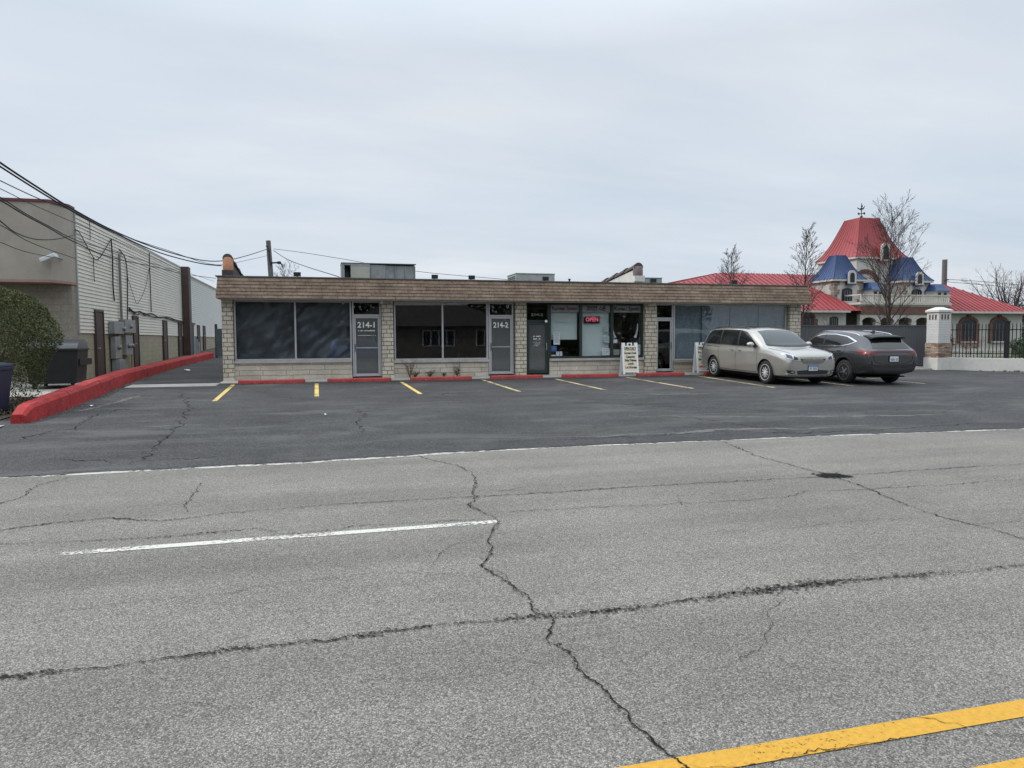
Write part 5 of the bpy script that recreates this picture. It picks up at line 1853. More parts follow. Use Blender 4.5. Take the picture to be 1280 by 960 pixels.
# security lamp on the stucco
t = thing('security_lamp', 'pale security lamp slung out from the taupe stucco corner', 'lamp', (WX0 - 0.1, 24.4, 4.0))
g = MB()
M = Matrix.Translation((WX0 - 0.22, 24.12, 4.07)) @ Matrix.Rotation(radians(28), 4, 'Y') @ Matrix.Rotation(radians(-12), 4, 'X')
g.obox((WX0 - 0.28, 24.12, 4.07), (0.44, 0.30, 0.13), (Matrix.Rotation(radians(-24), 3, 'Y')))
g.build('lamp_head', mat('lamp_grey_white', (0.55, 0.57, 0.60), 0.4), t, bevel=0.03)
g = MB()
g.tube([(WX0 - 0.1, 24.7, 4.1), (WX0 - 0.14, 24.25, 4.12)], 0.03, 8)
g.build('lamp_arm', M_GALV, t)
# cables on the wall
def wall_cable(pts, r, name='wall_cable', k=5):
    g = MB()
    g.tube(smooth_path(pts, k) if len(pts) > 2 else pts, r * 0.6, 6)
    return g.build(name, M_CABLE, bld)


X = WX0 + 0.07
wall_cable([(X, 25.39, 5.09), (X, 25.93, 5.02), (X, 27.21, 4.43), (X, 27.86, 4.47), (X, 28.70, 4.90), (X, 29.48, 5.34)], 0.025)
wall_cable([(X, 27.21, 4.43), (X, 27.2, 4.0), (X, 27.22, 3.63)], 0.02)
wall_cable([(X, 29.48, 5.34), (X + 0.02, 29.48, 4.59), (X, 29.5, 3.7), (X, 29.6, 3.11)], 0.04)
wall_cable([(X, 30.54, 5.09), (X, 31.3, 4.9), (X, 31.6, 4.4), (X, 31.55, 3.4), (X, 31.4, 2.46)], 0.035)
wall_cable([(X, 35.66, 5.56), (X, 35.65, 4.2), (X, 35.65, 2.93)], 0.035)
wall_cable([(X, 31.66, 2.95), (X, 32.6, 2.80), (X, 33.5, 2.87), (X, 34.5, 2.76), (X, 35.63, 2.86), (X, 37.2, 2.74), (X, 39.2, 2.80), (X, 42.4, 2.70), (X, 47.6, 2.66)], 0.045, k=6)
wall_cable([(X, 31.7, 2.88), (X, 33.0, 2.72), (X, 34.0, 2.84), (X, 36.2, 2.70), (X, 38.2, 2.78), (X, 41.4, 2.66), (X, 47.6, 2.58)], 0.03, k=6)
wall_cable([(X, 26.93, 5.63), (X, 26.95, 5.3), (X, 26.93, 4.97)], 0.02)
wall_cable([(X, 31.6, 4.2), (X, 32.6, 3.4), (X, 33.2, 3.2), (X, 34.6, 3.9), (X, 35.6, 4.9)], 0.014)
# gate across the far end of the alley
t = thing('alley_gate', 'tall dark blue grey board gate at the far end of the alley', 'gate', (-4.0, 41.0, lot_z(41)))
g = MB()
for k in range(5):
    x = -5.25 + k * 0.5
    g.box(x, x + 0.47, 41.0, 41.05, 0.80, 2.26)
g.build('gate_boards', mat('blue_grey_boards', (0.075, 0.09, 0.105), 0.8, var=0.25), t)
g = MB()
for x in (-5.3, -2.8):
    g = MB()
    g.box(x, x + 0.12, 41.06, 41.18, 0.7, 2.5)
    g.build('gate_post', M_BROWN, t)

# ------------------------------------------------------------------ utility pole and spans
M_POLE = mat('weathered_pole', (0.13, 0.125, 0.12), 0.9, var=0.25, vs=5)
t = thing('utility_pole', 'grey wooden utility pole rising behind the left part of the roof', 'pole', (-2.62, 45.0, lot_z(45)))
g = MB()
g.tube([(-2.55, 45, 0.7), (-2.60, 45, 4.5), (-2.74, 45, 7.45)], [0.17, 0.155, 0.135], 12)
g.build('post', M_POLE, t, smooth=True, sharp=60)
g = MB()
g.tube([(-2.62, 44.9, 6.15), (-2.2, 44.8, 6.17), (-2.0, 44.8, 6.08), (-1.98, 44.8, 5.9)], 0.05, 6)
g.obox((-2.15, 44.8, 6.16), (0.22, 0.14, 0.14))
g.build('bracket', M_BLACKM, t)
g = MB()
g.tube([(-2.87, 44.85, 7.1), (-2.74, 44.85, 7.12)], 0.04, 6)
g.tube([(-2.78, 44.85, 7.0), (-2.68, 44.85, 6.8), (-2.70, 44.82, 6.4), (-2.60, 44.82, 6.0)], 0.035, 6)
g.build('insulator', M_BLACKM, t)


def span(pts, r, label, group='overhead cables'):
    g = MB()
    g.tube(smooth_path(pts, 5), r * 0.75, 5)
    o = g.build('overhead_cable', M_CABLE, at=pts[0], smooth=True)
    return tag(o, label, 'cable', group)


span([(-5.31,13.00,4.88),(-5.26,14.57,4.73),(-5.19,16.20,4.61),(-5.10,17.88,4.50),(-4.93,20.57,4.41),(-4.64,24.39,4.43),(-4.22,29.32,4.64),(-3.88,33.08,5.01),(-3.53,36.77,5.56),(-3.12,40.93,6.27),(-2.72,44.9,6.98)], 0.026, 'thickest black cable, topmost at the left edge, running up to the pole')
span([(-5.31,13.00,4.82),(-5.15,14.25,4.60),(-4.77,16.70,4.27),(-4.44,18.55,4.10),(-3.99,20.94,3.95),(-3.42,23.73,3.97),(-2.95,24.9,4.02)], 0.022, 'black cable ending at the terracotta tile on the parapet')
span([(-5.33,13.00,4.45),(-5.25,14.49,4.41),(-5.14,16.03,4.38),(-5.02,17.59,4.42),(-4.81,20.06,4.32),(-4.39,24.24,4.39),(-3.75,30.00,4.54),(-3.2,38,5.6),(-2.7,44.9,6.6)], 0.013, 'thin cable meeting the thickest one above the siding corner')
span([(-6.16,15.00,4.69),(-6.23,17.20,4.76),(-6.29,19.07,4.78),(-6.35,22.20,4.85),(-6.40,27.18,4.95),(-6.43,38.29,5.07),(-6.38,50.00,5.40)], 0.012, 'thin straight cable crossing the stucco and passing along the siding top')
span([(-6.16,15.00,4.57),(-6.24,17.19,4.53),(-6.28,18.54,4.46),(-6.31,20.12,4.41),(-6.35,22.14,4.33),(-6.38,26.05,4.32),(-6.39,33.45,4.69),(-6.37,38.55,4.90),(-6.28,50.00,5.60)], 0.022, 'thick sagging cable crossing the stucco front, lower of two close together')
span([(-6.16,15.00,4.60),(-6.29,17.35,4.61),(-6.37,18.82,4.54),(-6.45,20.57,4.51),(-6.54,22.83,4.48),(-6.66,26.25,4.62),(-6.72,28.50,4.72),(-7.05,42.00,5.28)], 0.018, 'sagging cable just above the thick one on the stucco front, ending at the duct')
span([(-5.93,15.00,4.21),(-6.23,17.11,4.10),(-6.40,18.41,4.03),(-6.65,20.33,4.14),(-6.94,22.71,4.45),(-7.12,24.9,4.86)], 0.018, 'looping drop cable hooked up to the stucco corner')
span([(-5.95,15.00,3.89),(-6.19,17.00,4.00),(-6.50,19.62,3.96),(-7.03,24.6,4.12)], 0.013, 'thin drop cable ending beside the pale security lamp')
span([(-5.96,15.00,3.58),(-6.38,17.48,3.71),(-6.79,19.95,3.80),(-7.49,24.30,4.10)], 0.012, 'lowest thin cable ending at the back of the security lamp')
span([(-2.45,44.90,6.88),(-1.6,41.0,6.0),(-0.61,36.50,5.20),(0.84,30.00,4.16)], 0.024, 'cable dropping from the pole to the long rooftop unit')
span([(-2.45,44.90,6.97),(-0.73,44.21,6.71),(1.50,43.33,6.30),(5.47,41.84,5.55),(10.67,40.00,4.99)], 0.018, 'thin cable running from the pole away to the right above the rooftop units')
span([(61.2,60.00,7.50),(66.29,60.00,7.33),(73.71,60.00,7.03),(90,60,7.4)], 0.03, 'upper of two cables running right from the pole beside the towered building', 'cables at the right')
span([(61.2,60.00,7.26),(66.31,60.00,7.00),(73.72,60.00,6.70),(90,60,7.1)], 0.03, 'lower of two cables running right from the pole beside the towered building', 'cables at the right')
t = thing('utility_pole', 'bare pole standing behind the right wing of the towered building', 'pole', (61.3, 60, lot_z(60)))
g = MB()
g.tube([(61.3, 60, 1.0), (61.25, 60, 9.45)], [0.28, 0.24], 12)
g.build('post', M_POLE, t, smooth=True, sharp=60)
g = MB()
g.tube([(61.05, 59.7, 7.4), (61.5, 59.7, 7.4)], 0.05, 6)
g.build('bracket', M_BLACKM, t)

# ------------------------------------------------------------------ dumpster
M_BIN = mat('black_dumpster', (0.013, 0.016, 0.017), 0.55, 0.1, var=0.25, vs=3)
M_LID = mat('grey_plastic_lid', (0.055, 0.06, 0.068), 0.28, var=0.15, spec=0.6)
bx, by, bz = -7.02, 22.2, lot_z(22.5) + 0.05
ang = radians(6)
t = thing('dumpster', 'black wheeled dumpster with a domed grey lid between the hedge and siding building', 'dumpster', (bx, by, bz))
def rot(p):
    return (bx + p[0] * cos(ang) - p[1] * sin(ang), by + p[0] * sin(ang) + p[1] * cos(ang), bz + p[2])
W, D, H = 1.25, 1.55, 1.05
g = MB()
lo, hi = 0.14, H
ring = lambda e, z: [rot(p) for p in ((-W / 2 + e, 0 + e, z), (W / 2 - e, 0 + e, z), (W / 2 - e, D - e, z), (-W / 2 + e, D - e, z))]
g.loft([ring(0.07, lo), ring(0.0, hi), ring(-0.03, hi), ring(-0.03, hi + 0.05), ring(0.02, hi + 0.05)])
g.build('bin_body', M_BIN, t, bevel=0.012)
g = MB()
rings = []
for k in range(9):
    a = pi * k / 8
    rings.append([rot((-W / 2 - 0.02 + 0.03 * q, D / 2 - (D / 2 + 0.0) * cos(a), H + 0.055 + 0.24 * sin(a) * (1 if 0 < q < 3 else 0.97))) for q in range(2)])
secs = []
for q in range(9):
    x = -W / 2 + W * q / 8
    f = 1.0
    secs.append([rot((x, D / 2 - D / 2 * cos(pi * k / 10), H + 0.055 + 0.26 * sin(pi * k / 10) * f)) for k in range(11)])
g.loft(secs, True, True)
g.build('domed_lid', M_LID, t, smooth=True, sharp=40)
g = MB()
for x in (-0.2, 0.25):
    pass
g.box(*[v for pr in ((bx - 0.32, bx - 0.18), (by + 0.35, by + 0.5), (bz + H + 0.24, bz + H + 0.38)) for v in pr])
g.build('lid_hinge', M_BIN, t, bevel=0.01)
for px_, py_ in ((-0.45, 0.15), (0.45, 0.15), (-0.45, 1.4), (0.45, 1.4)):
    g = MB()
    c = Vector(rot((px_, py_, 0.075)))
    g.tube([c + Vector((-0.03, 0, 0)), c + Vector((0.03, 0, 0))], 0.075, 14)
    g.box(c.x - 0.04, c.x + 0.04, c.y - 0.03, c.y + 0.03, c.z + 0.03, c.z + 0.10)
    g.build('castor', M_TYRE, t)
for sx in (-1, 1):
    g = MB()
    c = rot((sx * (W / 2 + 0.02), D * 0.5, 0.72))
    g.box(c[0] - 0.05, c[0] + 0.05, c[1] - 0.55, c[1] + 0.55, c[2] - 0.09, c[2] + 0.09)
    g.build('fork_pocket', M_BIN, t)

# ------------------------------------------------------------------ hedge
M_LEAF = mat('evergreen_leaf', (0.075, 0.088, 0.036), 0.75, var=0.45, vs=1.6, spec=0.2)
M_LEAF2 = mat('evergreen_new_leaf', (0.125, 0.135, 0.05), 0.75, var=0.4, vs=2.0, spec=0.2)
M_STEM = mat('grey_stem', (0.16, 0.125, 0.10), 0.9, var=0.3, vs=4)


def leaf_cloud(mb, n, inside, size, rng, up=0.4):
    k = 0
    tries = 0
    while k < n and tries < n * 30:
        tries += 1
        p = inside(rng)
        if p is None:
            continue
        u = Vector((rng.gauss(0, 1), rng.gauss(0, 1), rng.gauss(0, 1) + up)).normalized()
        w = u.orthogonal().normalized()
        w = (Matrix.Rotation(rng.uniform(0, 6.3), 3, u) @ w)
        s_ = size * rng.uniform(0.6, 1.3)
        mb.face([p - u * s_ * 0.2, p + u * s_ * 0.4 + w * s_ * 0.26, p + u * s_, p + u * s_ * 0.4 - w * s_ * 0.26])
        k += 1


hx, hy, hz = -7.38, 18.6, lot_z(18.6) + 0.03
t = thing('clipped_hedge', 'large rounded dark evergreen bush with bare stems below, left of the dumpster', 'bush', (hx, hy, hz))
rng = random.Random(8)


def hedge_in(rng):
    a, b = rng.uniform(0, 2 * pi), rng.uniform(-1, 1)
    z = rng.uniform(0.2, 2.68)
    zz = (z - 1.5) / 1.2
    if zz > 0:
        rr = (1 - min(1, zz) ** 2.6) ** 0.5
    else:
        rr = 1 - 0.26 * min(1, -zz) ** 1.8
    lump = 1 + 0.10 * noise.noise(Vector((cos(a) * 2.2, sin(a) * 2.2, z * 1.6))) + 0.06 * noise.noise(Vector((cos(a) * 6, sin(a) * 6, z * 5)))
    r = 1.50 * rr * lump * (1 - rng.random() ** 2.2 * 0.55)
    if z < 0.9 and rng.random() < (0.95 - z) * 1.2:
        return None
    return Vector((hx + cos(a) * r, hy + sin(a) * r * 1.15, hz + z))


g = MB()
leaf_cloud(g, 46000, hedge_in, 0.044, rng)
g.build('foliage', M_LEAF, t, fixn=False)
g = MB()
leaf_cloud(g, 9000, lambda r: (lambda p: p if p is not None and p.z > hz + 1.3 and noise.noise(p * 1.7) > -0.05 else None)(hedge_in(r)), 0.042, rng)
g.build('new_growth', M_LEAF2, t, fixn=False)
g = MB()
for k in range(34):
    a = rng.uniform(0, 2 * pi)
    r0, r1 = rng.uniform(0.05, 0.35), rng.uniform(0.4, 1.25)
    p0 = Vector((hx + cos(a) * r0, hy + sin(a) * r0, hz))
    p2 = Vector((hx + cos(a) * r1, hy + sin(a) * r1, hz + rng.uniform(1.2, 2.1)))
    p1 = p0.lerp(p2, 0.5) + Vector((rng.uniform(-.1, .1), rng.uniform(-.1, .1), 0.1))
    g.tube(smooth_path([p0, p1, p2], 4), [0.028 - 0.0024 * q for q in range(9)], 5)
g.build('stems', M_STEM, t)
# blue bin at the picture's left edge
bx2, by2, bz2 = -6.32, 16.5, lot_z(16.5) + 0.03
t = thing('recycling_bin', 'blue plastic wheeled bin at the left edge in front of the evergreen bush', 'bin', (bx2, by2, bz2))
M_BLUEBIN = mat('blue_bin_plastic', (0.012, 0.020, 0.048), 0.5, var=0.2, vs=3)
g = MB()
R4 = lambda hw, hd, z, s_=0: [(bx2 - hw, by2 - hd + s_, bz2 + z), (bx2 + hw, by2 - hd + s_, bz2 + z), (bx2 + hw, by2 + hd + s_, bz2 + z), (bx2 - hw, by2 + hd + s_, bz2 + z)]
g.loft([R4(0.22, 0.24, 0.08), R4(0.29, 0.33, 0.90), R4(0.31, 0.35, 0.90), R4(0.31, 0.35, 0.96)])
b_ = g.build('bin_body', M_BLUEBIN, t, bevel=0.02)
g = MB()
g.loft([R4(0.315, 0.36, 0.962), R4(0.30, 0.345, 1.02), R4(0.18, 0.2, 1.055)])
g.build('bin_lid', M_BLUEBIN, t, bevel=0.015)
for sx in (-1, 1):
    g = MB()
    g.tube([(bx2 + sx * 0.20, by2 + 0.28, bz2 + 0.11), (bx2 + sx * 0.26, by2 + 0.28, bz2 + 0.11)], 0.11, 16)
    g.build('wheel', M_TYRE, t)
# rough ground plants beside the kerb
g = MB()
rng = random.Random(14)
leaf_cloud(g, 2600, lambda r: Vector((r.uniform(-7.6, -5.95), r.uniform(15.4, 20.5), 0)) + Vector((0, 0, lot_z(17) + 0.03 + abs(r.gauss(0, 0.07)))), 0.06, rng, 1.2)
o = g.build('ground_cover', mat('dry_leaf_litter', (0.09, 0.075, 0.045), 0.9, var=0.5, vs=5), fixn=False)
struct(o, 'stuff')
# dead leaves and grit blown against the kerb wall and the parking stops
g = MB()
rng = random.Random(19)


def blown(r):
    if r.random() < 0.6:
        y = r.uniform(15.6, 38)
        k_ = min(range(len(P)), key=lambda i: abs(P[i][1] - y))
        return Vector((P[k_][0] + 0.02 + abs(r.gauss(0, 0.10)), y, lot_z(y) + 0.016))
    x = r.uniform(-2.4, 17)
    y = 23.16 - abs(r.gauss(0, 0.08)) if r.random() < 0.6 else 24.42 + r.gauss(0, 0.03)
    return Vector((x, y, lot_z(y) + (0.016 if y < 23.5 else 0.06)))


for k in range(900):
    p = blown(rng)
    a = rng.uniform(0, 6.3)
    s_ = rng.uniform(0.012, 0.035)
    u, w = Vector((cos(a), sin(a), rng.uniform(0, 0.5))) * s_, Vector((-sin(a), cos(a), 0)) * s_ * 0.5
    g.face([p - u, p + w, p + u, p - w])
struct(g.build('blown_leaves', mat('dead_leaf', (0.11, 0.08, 0.05), 0.9, var=0.5, vs=9), fixn=False), 'stuff')
# litter near the kerb
for x, y, s_, lab in ((-4.9, 30.0, 0.16, 'crumpled white litter lying at the foot of the red kerb wall, deep in the alley'), (-4.95, 18.0, 0.07, 'small white scrap of litter near the near end of red kerb wall'),
                      (0.1, 15.1, 0.05, 'tiny pale scrap lying in the empty middle of the lot')):
    g = MB()
    rng = random.Random(int(y * 10))
    pts = [Vector((rng.gauss(0, 1), rng.gauss(0, 1), abs(rng.gauss(0, .6)))).normalized() * s_ * rng.uniform(0.5, 1) + Vector((x, y, lot_z(y) + 0.012)) for k in range(12)]
    bm = bmesh.new()
    for p in pts:
        bm.verts.new(p)
    bmesh.ops.convex_hull(bm, input=bm.verts)
    bm.verts.ensure_lookup_table()
    bm.verts.index_update()
    g.mesh([v.co.copy() for v in bm.verts], [tuple(v.index for v in f.verts) for f in bm.faces])
    bm.free()
    tag(g.build('litter', M_WHITEP, at=(x, y, lot_z(y))), lab, 'litter')
# ================================================================== TOWERED BUILDING AT RIGHT
M_CREAM = mat('cream_render', (0.47, 0.46, 0.43), 0.9, var=0.09, vs=0.9, bump=0.15, bs=60, grime=0.2)
M_REDROOF = mat('red_metal_roof', (0.25, 0.036, 0.040), 0.5, 0.1, var=0.10, vs=0.6)
M_BLUEROOF = mat('blue_metal_roof', (0.018, 0.046, 0.130), 0.45, 0.1, var=0.12, vs=0.8)
M_QUOIN = brick('quoin_stone', (0.30, 0.26, 0.21), (0.17, 0.135, 0.11), (0.33, 0.31, 0.28), 0.26, 0.17, 0.02, 0.5, 0.3)
M_BROWNBRICK = brick('red_brown_brick', (0.19, 0.085, 0.065), (0.14, 0.065, 0.05), (0.20, 0.17, 0.15), 0.22, 0.075, 0.008, 0.4, 0.25)
M_LTRIM = mat('pale_stone_trim', (0.50, 0.48, 0.44), 0.8, var=0.1)
M_DKGLASS = mat('dark_window_glass', (0.018, 0.022, 0.03), 0.12, var=0.2, spec=0.25)
CG = lot_z(40)
cas = thing('towered_building', 'cream building with red and blue flared metal tower roofs beyond the grey gate', 'building', (36, 40, CG))


def slope_face(mb, bl, br, tr, tl, pitch=0.42, rib=0.035):
    """a roof plane with standing seams running up the slope"""
    bl, br, tr, tl = Vector(bl), Vector(br), Vector(tr), Vector(tl)
    if (tr - tl).length < 1e-4:
        mb.face([bl, br, tr])
        nrm = (br - bl).cross(tr - bl).normalized()
    else:
        mb.face([bl, br, tr, tl])
        nrm = (br - bl).cross(tl - bl).normalized()
    if nrm.z < 0:
        nrm = -nrm
    e = (br - bl)
    L = e.length
    e.normalize()
    up = nrm.cross(e)
    if up.z < 0:
        up = -up

    def uv(p):
        return ((p - bl).dot(e), (p - bl).dot(up))
    pts = [uv(p) for p in (bl, br, tr, tl)]
    u = pitch * 0.5
    lo, hi = min(p[0] for p in pts), max(p[0] for p in pts)
    u = lo + pitch * 0.5
    while u < hi:
        vs = []
        for a, b in zip(pts, pts[1:] + pts[:1]):
            if (a[0] - u) * (b[0] - u) < 0:
                t = (u - a[0]) / (b[0] - a[0])
                vs.append(a[1] + (b[1] - a[1]) * t)
        if len(vs) >= 2 and max(vs) - min(vs) > 0.1:
            p0, p1 = bl + e * u + up * min(vs), bl + e * u + up * max(vs)
            w = e * rib * 0.5
            h = nrm * rib * 1.3
            mb.loft([[p0 - w, p0 + w, p0 + w + h, p0 - w + h], [p1 - w, p1 + w, p1 + w + h, p1 - w + h]])
        u += pitch


def hip(mb, x0, x1, y0, y1, ze, rx0, rx1, ry, zr, pitch=0.42):
    slope_face(mb, (x0, y0, ze), (x1, y0, ze), (rx1, ry, zr), (rx0, ry, zr), pitch)
    slope_face(mb, (x0, y1, ze), (x0, y0, ze), (rx0, ry, zr), (rx0, ry, zr), pitch)
    slope_face(mb, (x1, y0, ze), (x1, y1, ze), (rx1, ry, zr), (rx1, ry, zr), pitch)
    slope_face(mb, (x1, y1, ze), (x0, y1, ze), (rx0, ry, zr), (rx1, ry, zr), pitch)


def bell_roof(mb, cx, cy, hw, ze, ht, zt, flare=0.55, ribs=9, N=9, rib=0.03):
    """square flared roof that steepens upwards"""
    def prof(t):
        # t 0 eave .. 1 top : half width and height
        w = ht + (hw - ht) * ((1 - t) * 0.76 + 0.24 * (1 - t) ** 4.5)
        z = ze + (zt - ze) * t
        return w, z
    rings = []
    for k in range(N + 1):
        w, z = prof(k / N)
        rings.append([Vector((cx - w, cy - w, z)), Vector((cx + w, cy - w, z)), Vector((cx + w, cy + w, z)), Vector((cx - w, cy + w, z))])
    mb.loft(rings)
    for sd in range(4):
        for r in range(ribs + 1):
            f = r / ribs
            line = []
            for k in range(N + 1):
                a, b = rings[k][sd], rings[k][(sd + 1) % 4]
                line.append(a.lerp(b, f))
            mb.tube(line, rib, 4, True)


def dormer(parent, cx, y, z0, z1, w, depth, rm):
    """small arched dormer window: surround, dark glass"""
    zs = z1 - w / 2
    out = [(cx - w / 2, z0), (cx + w / 2, z0)] + [(cx + w / 2 * cos(pi * k / 10), zs + w / 2 * sin(pi * k / 10)) for k in range(11)]
    g = MB()
    g.prism(out, 'y', y, y + depth)
    g.box(cx - w / 2 - 0.05, cx + w / 2 + 0.05, y - 0.05, y + 0.2, z0 - 0.09, z0 - 0.002)
    d = g.build('dormer', rm, parent)
    g = MB()
    ow = w * 1.12
    out2 = [(cx - ow / 2, z0), (cx + ow / 2, z0)] + [(cx + ow / 2 * cos(pi * k / 10), zs + ow / 2 * sin(pi * k / 10)) for k in range(11)]
    g.prism(out2, 'y', y - 0.06, y - 0.002)
    g.build('dormer_frame', M_LTRIM, d)
    iw = w * 0.62
    out = [(cx - iw / 2, z0 + 0.08), (cx + iw / 2, z0 + 0.08)] + [(cx + iw / 2 * cos(pi * k / 10), zs - 0.02 + iw / 2 * sin(pi * k / 10)) for k in range(11)]
    g = MB()
    g.prism(out, 'y', y - 0.075, y - 0.062)
    # glazing bars are part of the light
    g.build('dormer_light', M_DKGLASS, d)
    return d


# walls
g = MB()
g.box(32.4, 41.2, 41.2, 49.0, CG - 0.3, 5.0)
g.build('main_wall', M_CREAM, cas)
# left wing: long hipped roof, then a hipped bay projecting towards the street
g = MB()
g.box(14.5, 33.5, 40.2, 51.5, CG - 0.3, 3.35)
g.box(28.2, 32.1, 38.8, 40.19, CG - 0.3, 3.30)
lw = g.build('left_wing_wall', M_CREAM, cas)
g = MB()
hip(g, 13.4, 38.0, 39.8, 52.2, 3.36, 27.5, 36.0, 46.0, 6.25)
slope_face(g, (27.9, 38.4, 3.32), (33.0, 38.4, 3.32), (31.3, 41.5, 5.12), (31.2, 41.5, 5.12), 0.36)
slope_face(g, (27.9, 46.0, 3.32), (27.9, 38.4, 3.32), (31.2, 41.5, 5.12), (31.2, 46.0, 5.12), 0.42)
slope_face(g, (33.0, 38.4, 3.32), (33.0, 46.0, 3.32), (31.3, 46.0, 5.12), (31.3, 41.5, 5.12), 0.42)
g.build('left_wing_roof', M_REDROOF, cas)
g = MB()
g.box(27.85, 32.08, 38.36, 38.42, 3.20, 3.318)
g.box(13.4, 27.84, 39.76, 39.82, 3.24, 3.355)
g.build('eave_board', M_LTRIM, cas)


def arched_window(cx, y, z0, zs, w, parent=cas, surround=True, shutters=True):
    out = [(cx - w / 2, z0), (cx + w / 2, z0)] + [(cx + w / 2 * cos(pi * k / 10), zs + w * 0.20 * sin(pi * k / 10)) for k in range(11)]
    g = MB()
    g.prism(out, 'y', y - 0.03, y + 0.05)
    wn = g.build('arched_window', M_DKGLASS, parent)
    if surround:
        g = MB()
        for k in range(9):
            a0, a1 = pi * k / 9 + 0.03, pi * (k + 1) / 9 - 0.03
            r0, r1 = 1.0, 1.42 if k != 4 else 1.75
            pr = [(cx + w / 2 * r0 * cos(a0), zs + w * 0.20 * r0 * sin(a0)), (cx + w / 2 * r1 * cos(a0) * 0.94, zs + w * 0.27 * r1 * sin(a0)),
                  (cx + w / 2 * r1 * cos(a1) * 0.94, zs + w * 0.27 * r1 * sin(a1)), (cx + w / 2 * r0 * cos(a1), zs + w * 0.20 * r0 * sin(a1))]
            g.prism(pr, 'y', y - 0.08, y + 0.04)
        g.build('stone_arch', M_BROWNBRICK, wn)
        g = MB()
        for s_ in (-1, 1):
            x = cx + s_ * (w / 2 + 0.16)
            g.box(x - 0.14, x + 0.14, y - 0.07, y + 0.04, z0 - 0.1, zs - 0.03)
        g.build('stone_jamb', M_BROWNBRICK if shutters else M_QUOIN, wn)
    g = MB()
    g.box(cx - w / 2 - 0.1, cx + w / 2 + 0.1, y - 0.12, y - 0.035, z0 - 0.10, z0 - 0.002)
    g.build('window_sill', M_LTRIM, wn)
    g = MB()
    for k in range(1, 4):
        x = cx - w / 2 + w * k / 4
        g.box(x - 0.012, x + 0.012, y - 0.042, y - 0.031, z0 + 0.01, zs)
    g.build('glazing_bar', mat('white_bar', (0.2, 0.2, 0.21), 0.6) if not bpy.data.materials.get('white_bar') else bpy.data.materials['white_bar'], wn)
    return wn


arched_window(29.2, 38.78, 1.7, 2.85, 0.95)
arched_window(31.2, 38.78, 1.7, 2.85, 0.6, surround=False)
# right wing
g = MB()
g.box(41.2, 47.6, 39.95, 46.5, CG - 0.3, 3.36)
g.build('right_wing_wall', M_CREAM, cas)
g = MB()
hip(g, 39.2, 48.0, 39.45, 46.95, 3.38, 38.0, 44.3, 43.2, 5.42, 0.40)
g.build('right_wing_roof', M_REDROOF, cas)
g = MB()
g.box(40.5, 48.0, 39.42, 39.48, 3.24, 3.376)
g.box(47.98, 48.04, 39.49, 46.9, 3.24, 3.376)
g.build('gutter', M_LTRIM, cas)
for cx in (42.9, 45.55):
    arched_window(cx, 39.92, 1.35, 2.60, 1.2)
# towers
def tower(name_, x0, y0, w, ze, zt, roofm, ht, hw_over, z_body, ribs, quoin=True):
    g = MB()
    g.box(x0 + 0.12, x0 + w - 0.12, y0 + 0.12, y0 + w - 0.12, z_body, ze + 0.08)
    tw = g.build('tower', M_CREAM, cas)
    g = MB()
    cx, cy = x0 + w / 2, y0 + w / 2
    bell_roof(g, cx, cy, w / 2 + hw_over, ze, ht, zt, ribs=ribs)
    g.build('flared_roof', roofm, tw, smooth=False)
    g = MB()
    h = w / 2 + hw_over - 0.04
    for a, b, c, d in ((-h, h, -h - 0.03, -h + 0.05), (-h, h, h - 0.05, h + 0.03)):
        g.box(cx + a, cx + b, cy + c, cy + d, ze - 0.13, ze - 0.006)
    g.box(cx - h - 0.03, cx - h + 0.05, cy - h + 0.06, cy + h - 0.06, ze - 0.13, ze - 0.006)
    g.box(cx + h - 0.05, cx + h + 0.03, cy - h + 0.06, cy + h - 0.06, ze - 0.13, ze - 0.006)
    g.build('cornice', M_LTRIM, tw)
    if quoin:
        g = MB()
        z = CG
        k = 0
        while z < ze - 0.3:
            a = 0.42 if k % 2 else 0.26
            for xq, sx in ((x0 + 0.12, 1), (x0 + w - 0.12, -1)):
                xa, xb = sorted((xq - sx * 0.025, xq + sx * a))
                g.box(xa, xb, y0 + 0.095, y0 + 0.115, z, z + 0.27)
                xa, xb = sorted((xq - sx * 0.025, xq - sx * 0.005))
                g.box(xa, xb, y0 + 0.116, y0 + 0.12 + (0.68 - a), z, z + 0.27)
            z += 0.29
            k += 1
        g.build('quoins', M_QUOIN, tw)
    return tw


tl = tower('left', 32.1, 40.0, 2.45, 5.42, 7.06, M_BLUEROOF, 0.34, 0.06, CG - 0.3, 8)
tr_ = tower('right', 37.45, 40.0, 2.45, 5.42, 7.06, M_BLUEROOF, 0.34, 0.06, CG - 0.3, 8)
tm = tower('middle', 35.1, 41.55, 4.15, 7.10, 9.95, M_REDROOF, 0.76, 0.03, 4.5, 10, False)
dormer(tl, 33.35, 39.86, 5.12, 5.95, 0.55, 0.9, M_BLUEROOF)
dormer(tr_, 38.65, 39.86, 5.12, 5.95, 0.55, 0.9, M_BLUEROOF)
dormer(tm, 37.30, 41.42, 6.85, 8.02, 0.72, 1.2, M_REDROOF)
# brick band and arch on the wall of the middle tower
g = MB()
for k in range(13):
    a0, a1 = pi * k / 13 + 0.02, pi * (k + 1) / 13 - 0.02
    g.prism([(35.95 + 0.85 * cos(a0), 5.15 + 0.85 * sin(a0)), (35.95 + 1.12 * cos(a0), 5.15 + 1.12 * sin(a0)), (35.95 + 1.12 * cos(a1), 5.15 + 1.12 * sin(a1)), (35.95 + 0.85 * cos(a1), 5.15 + 0.85 * sin(a1))], 'y', 41.58, 41.66)
g.build('brick_arch', M_BROWNBRICK, tm)
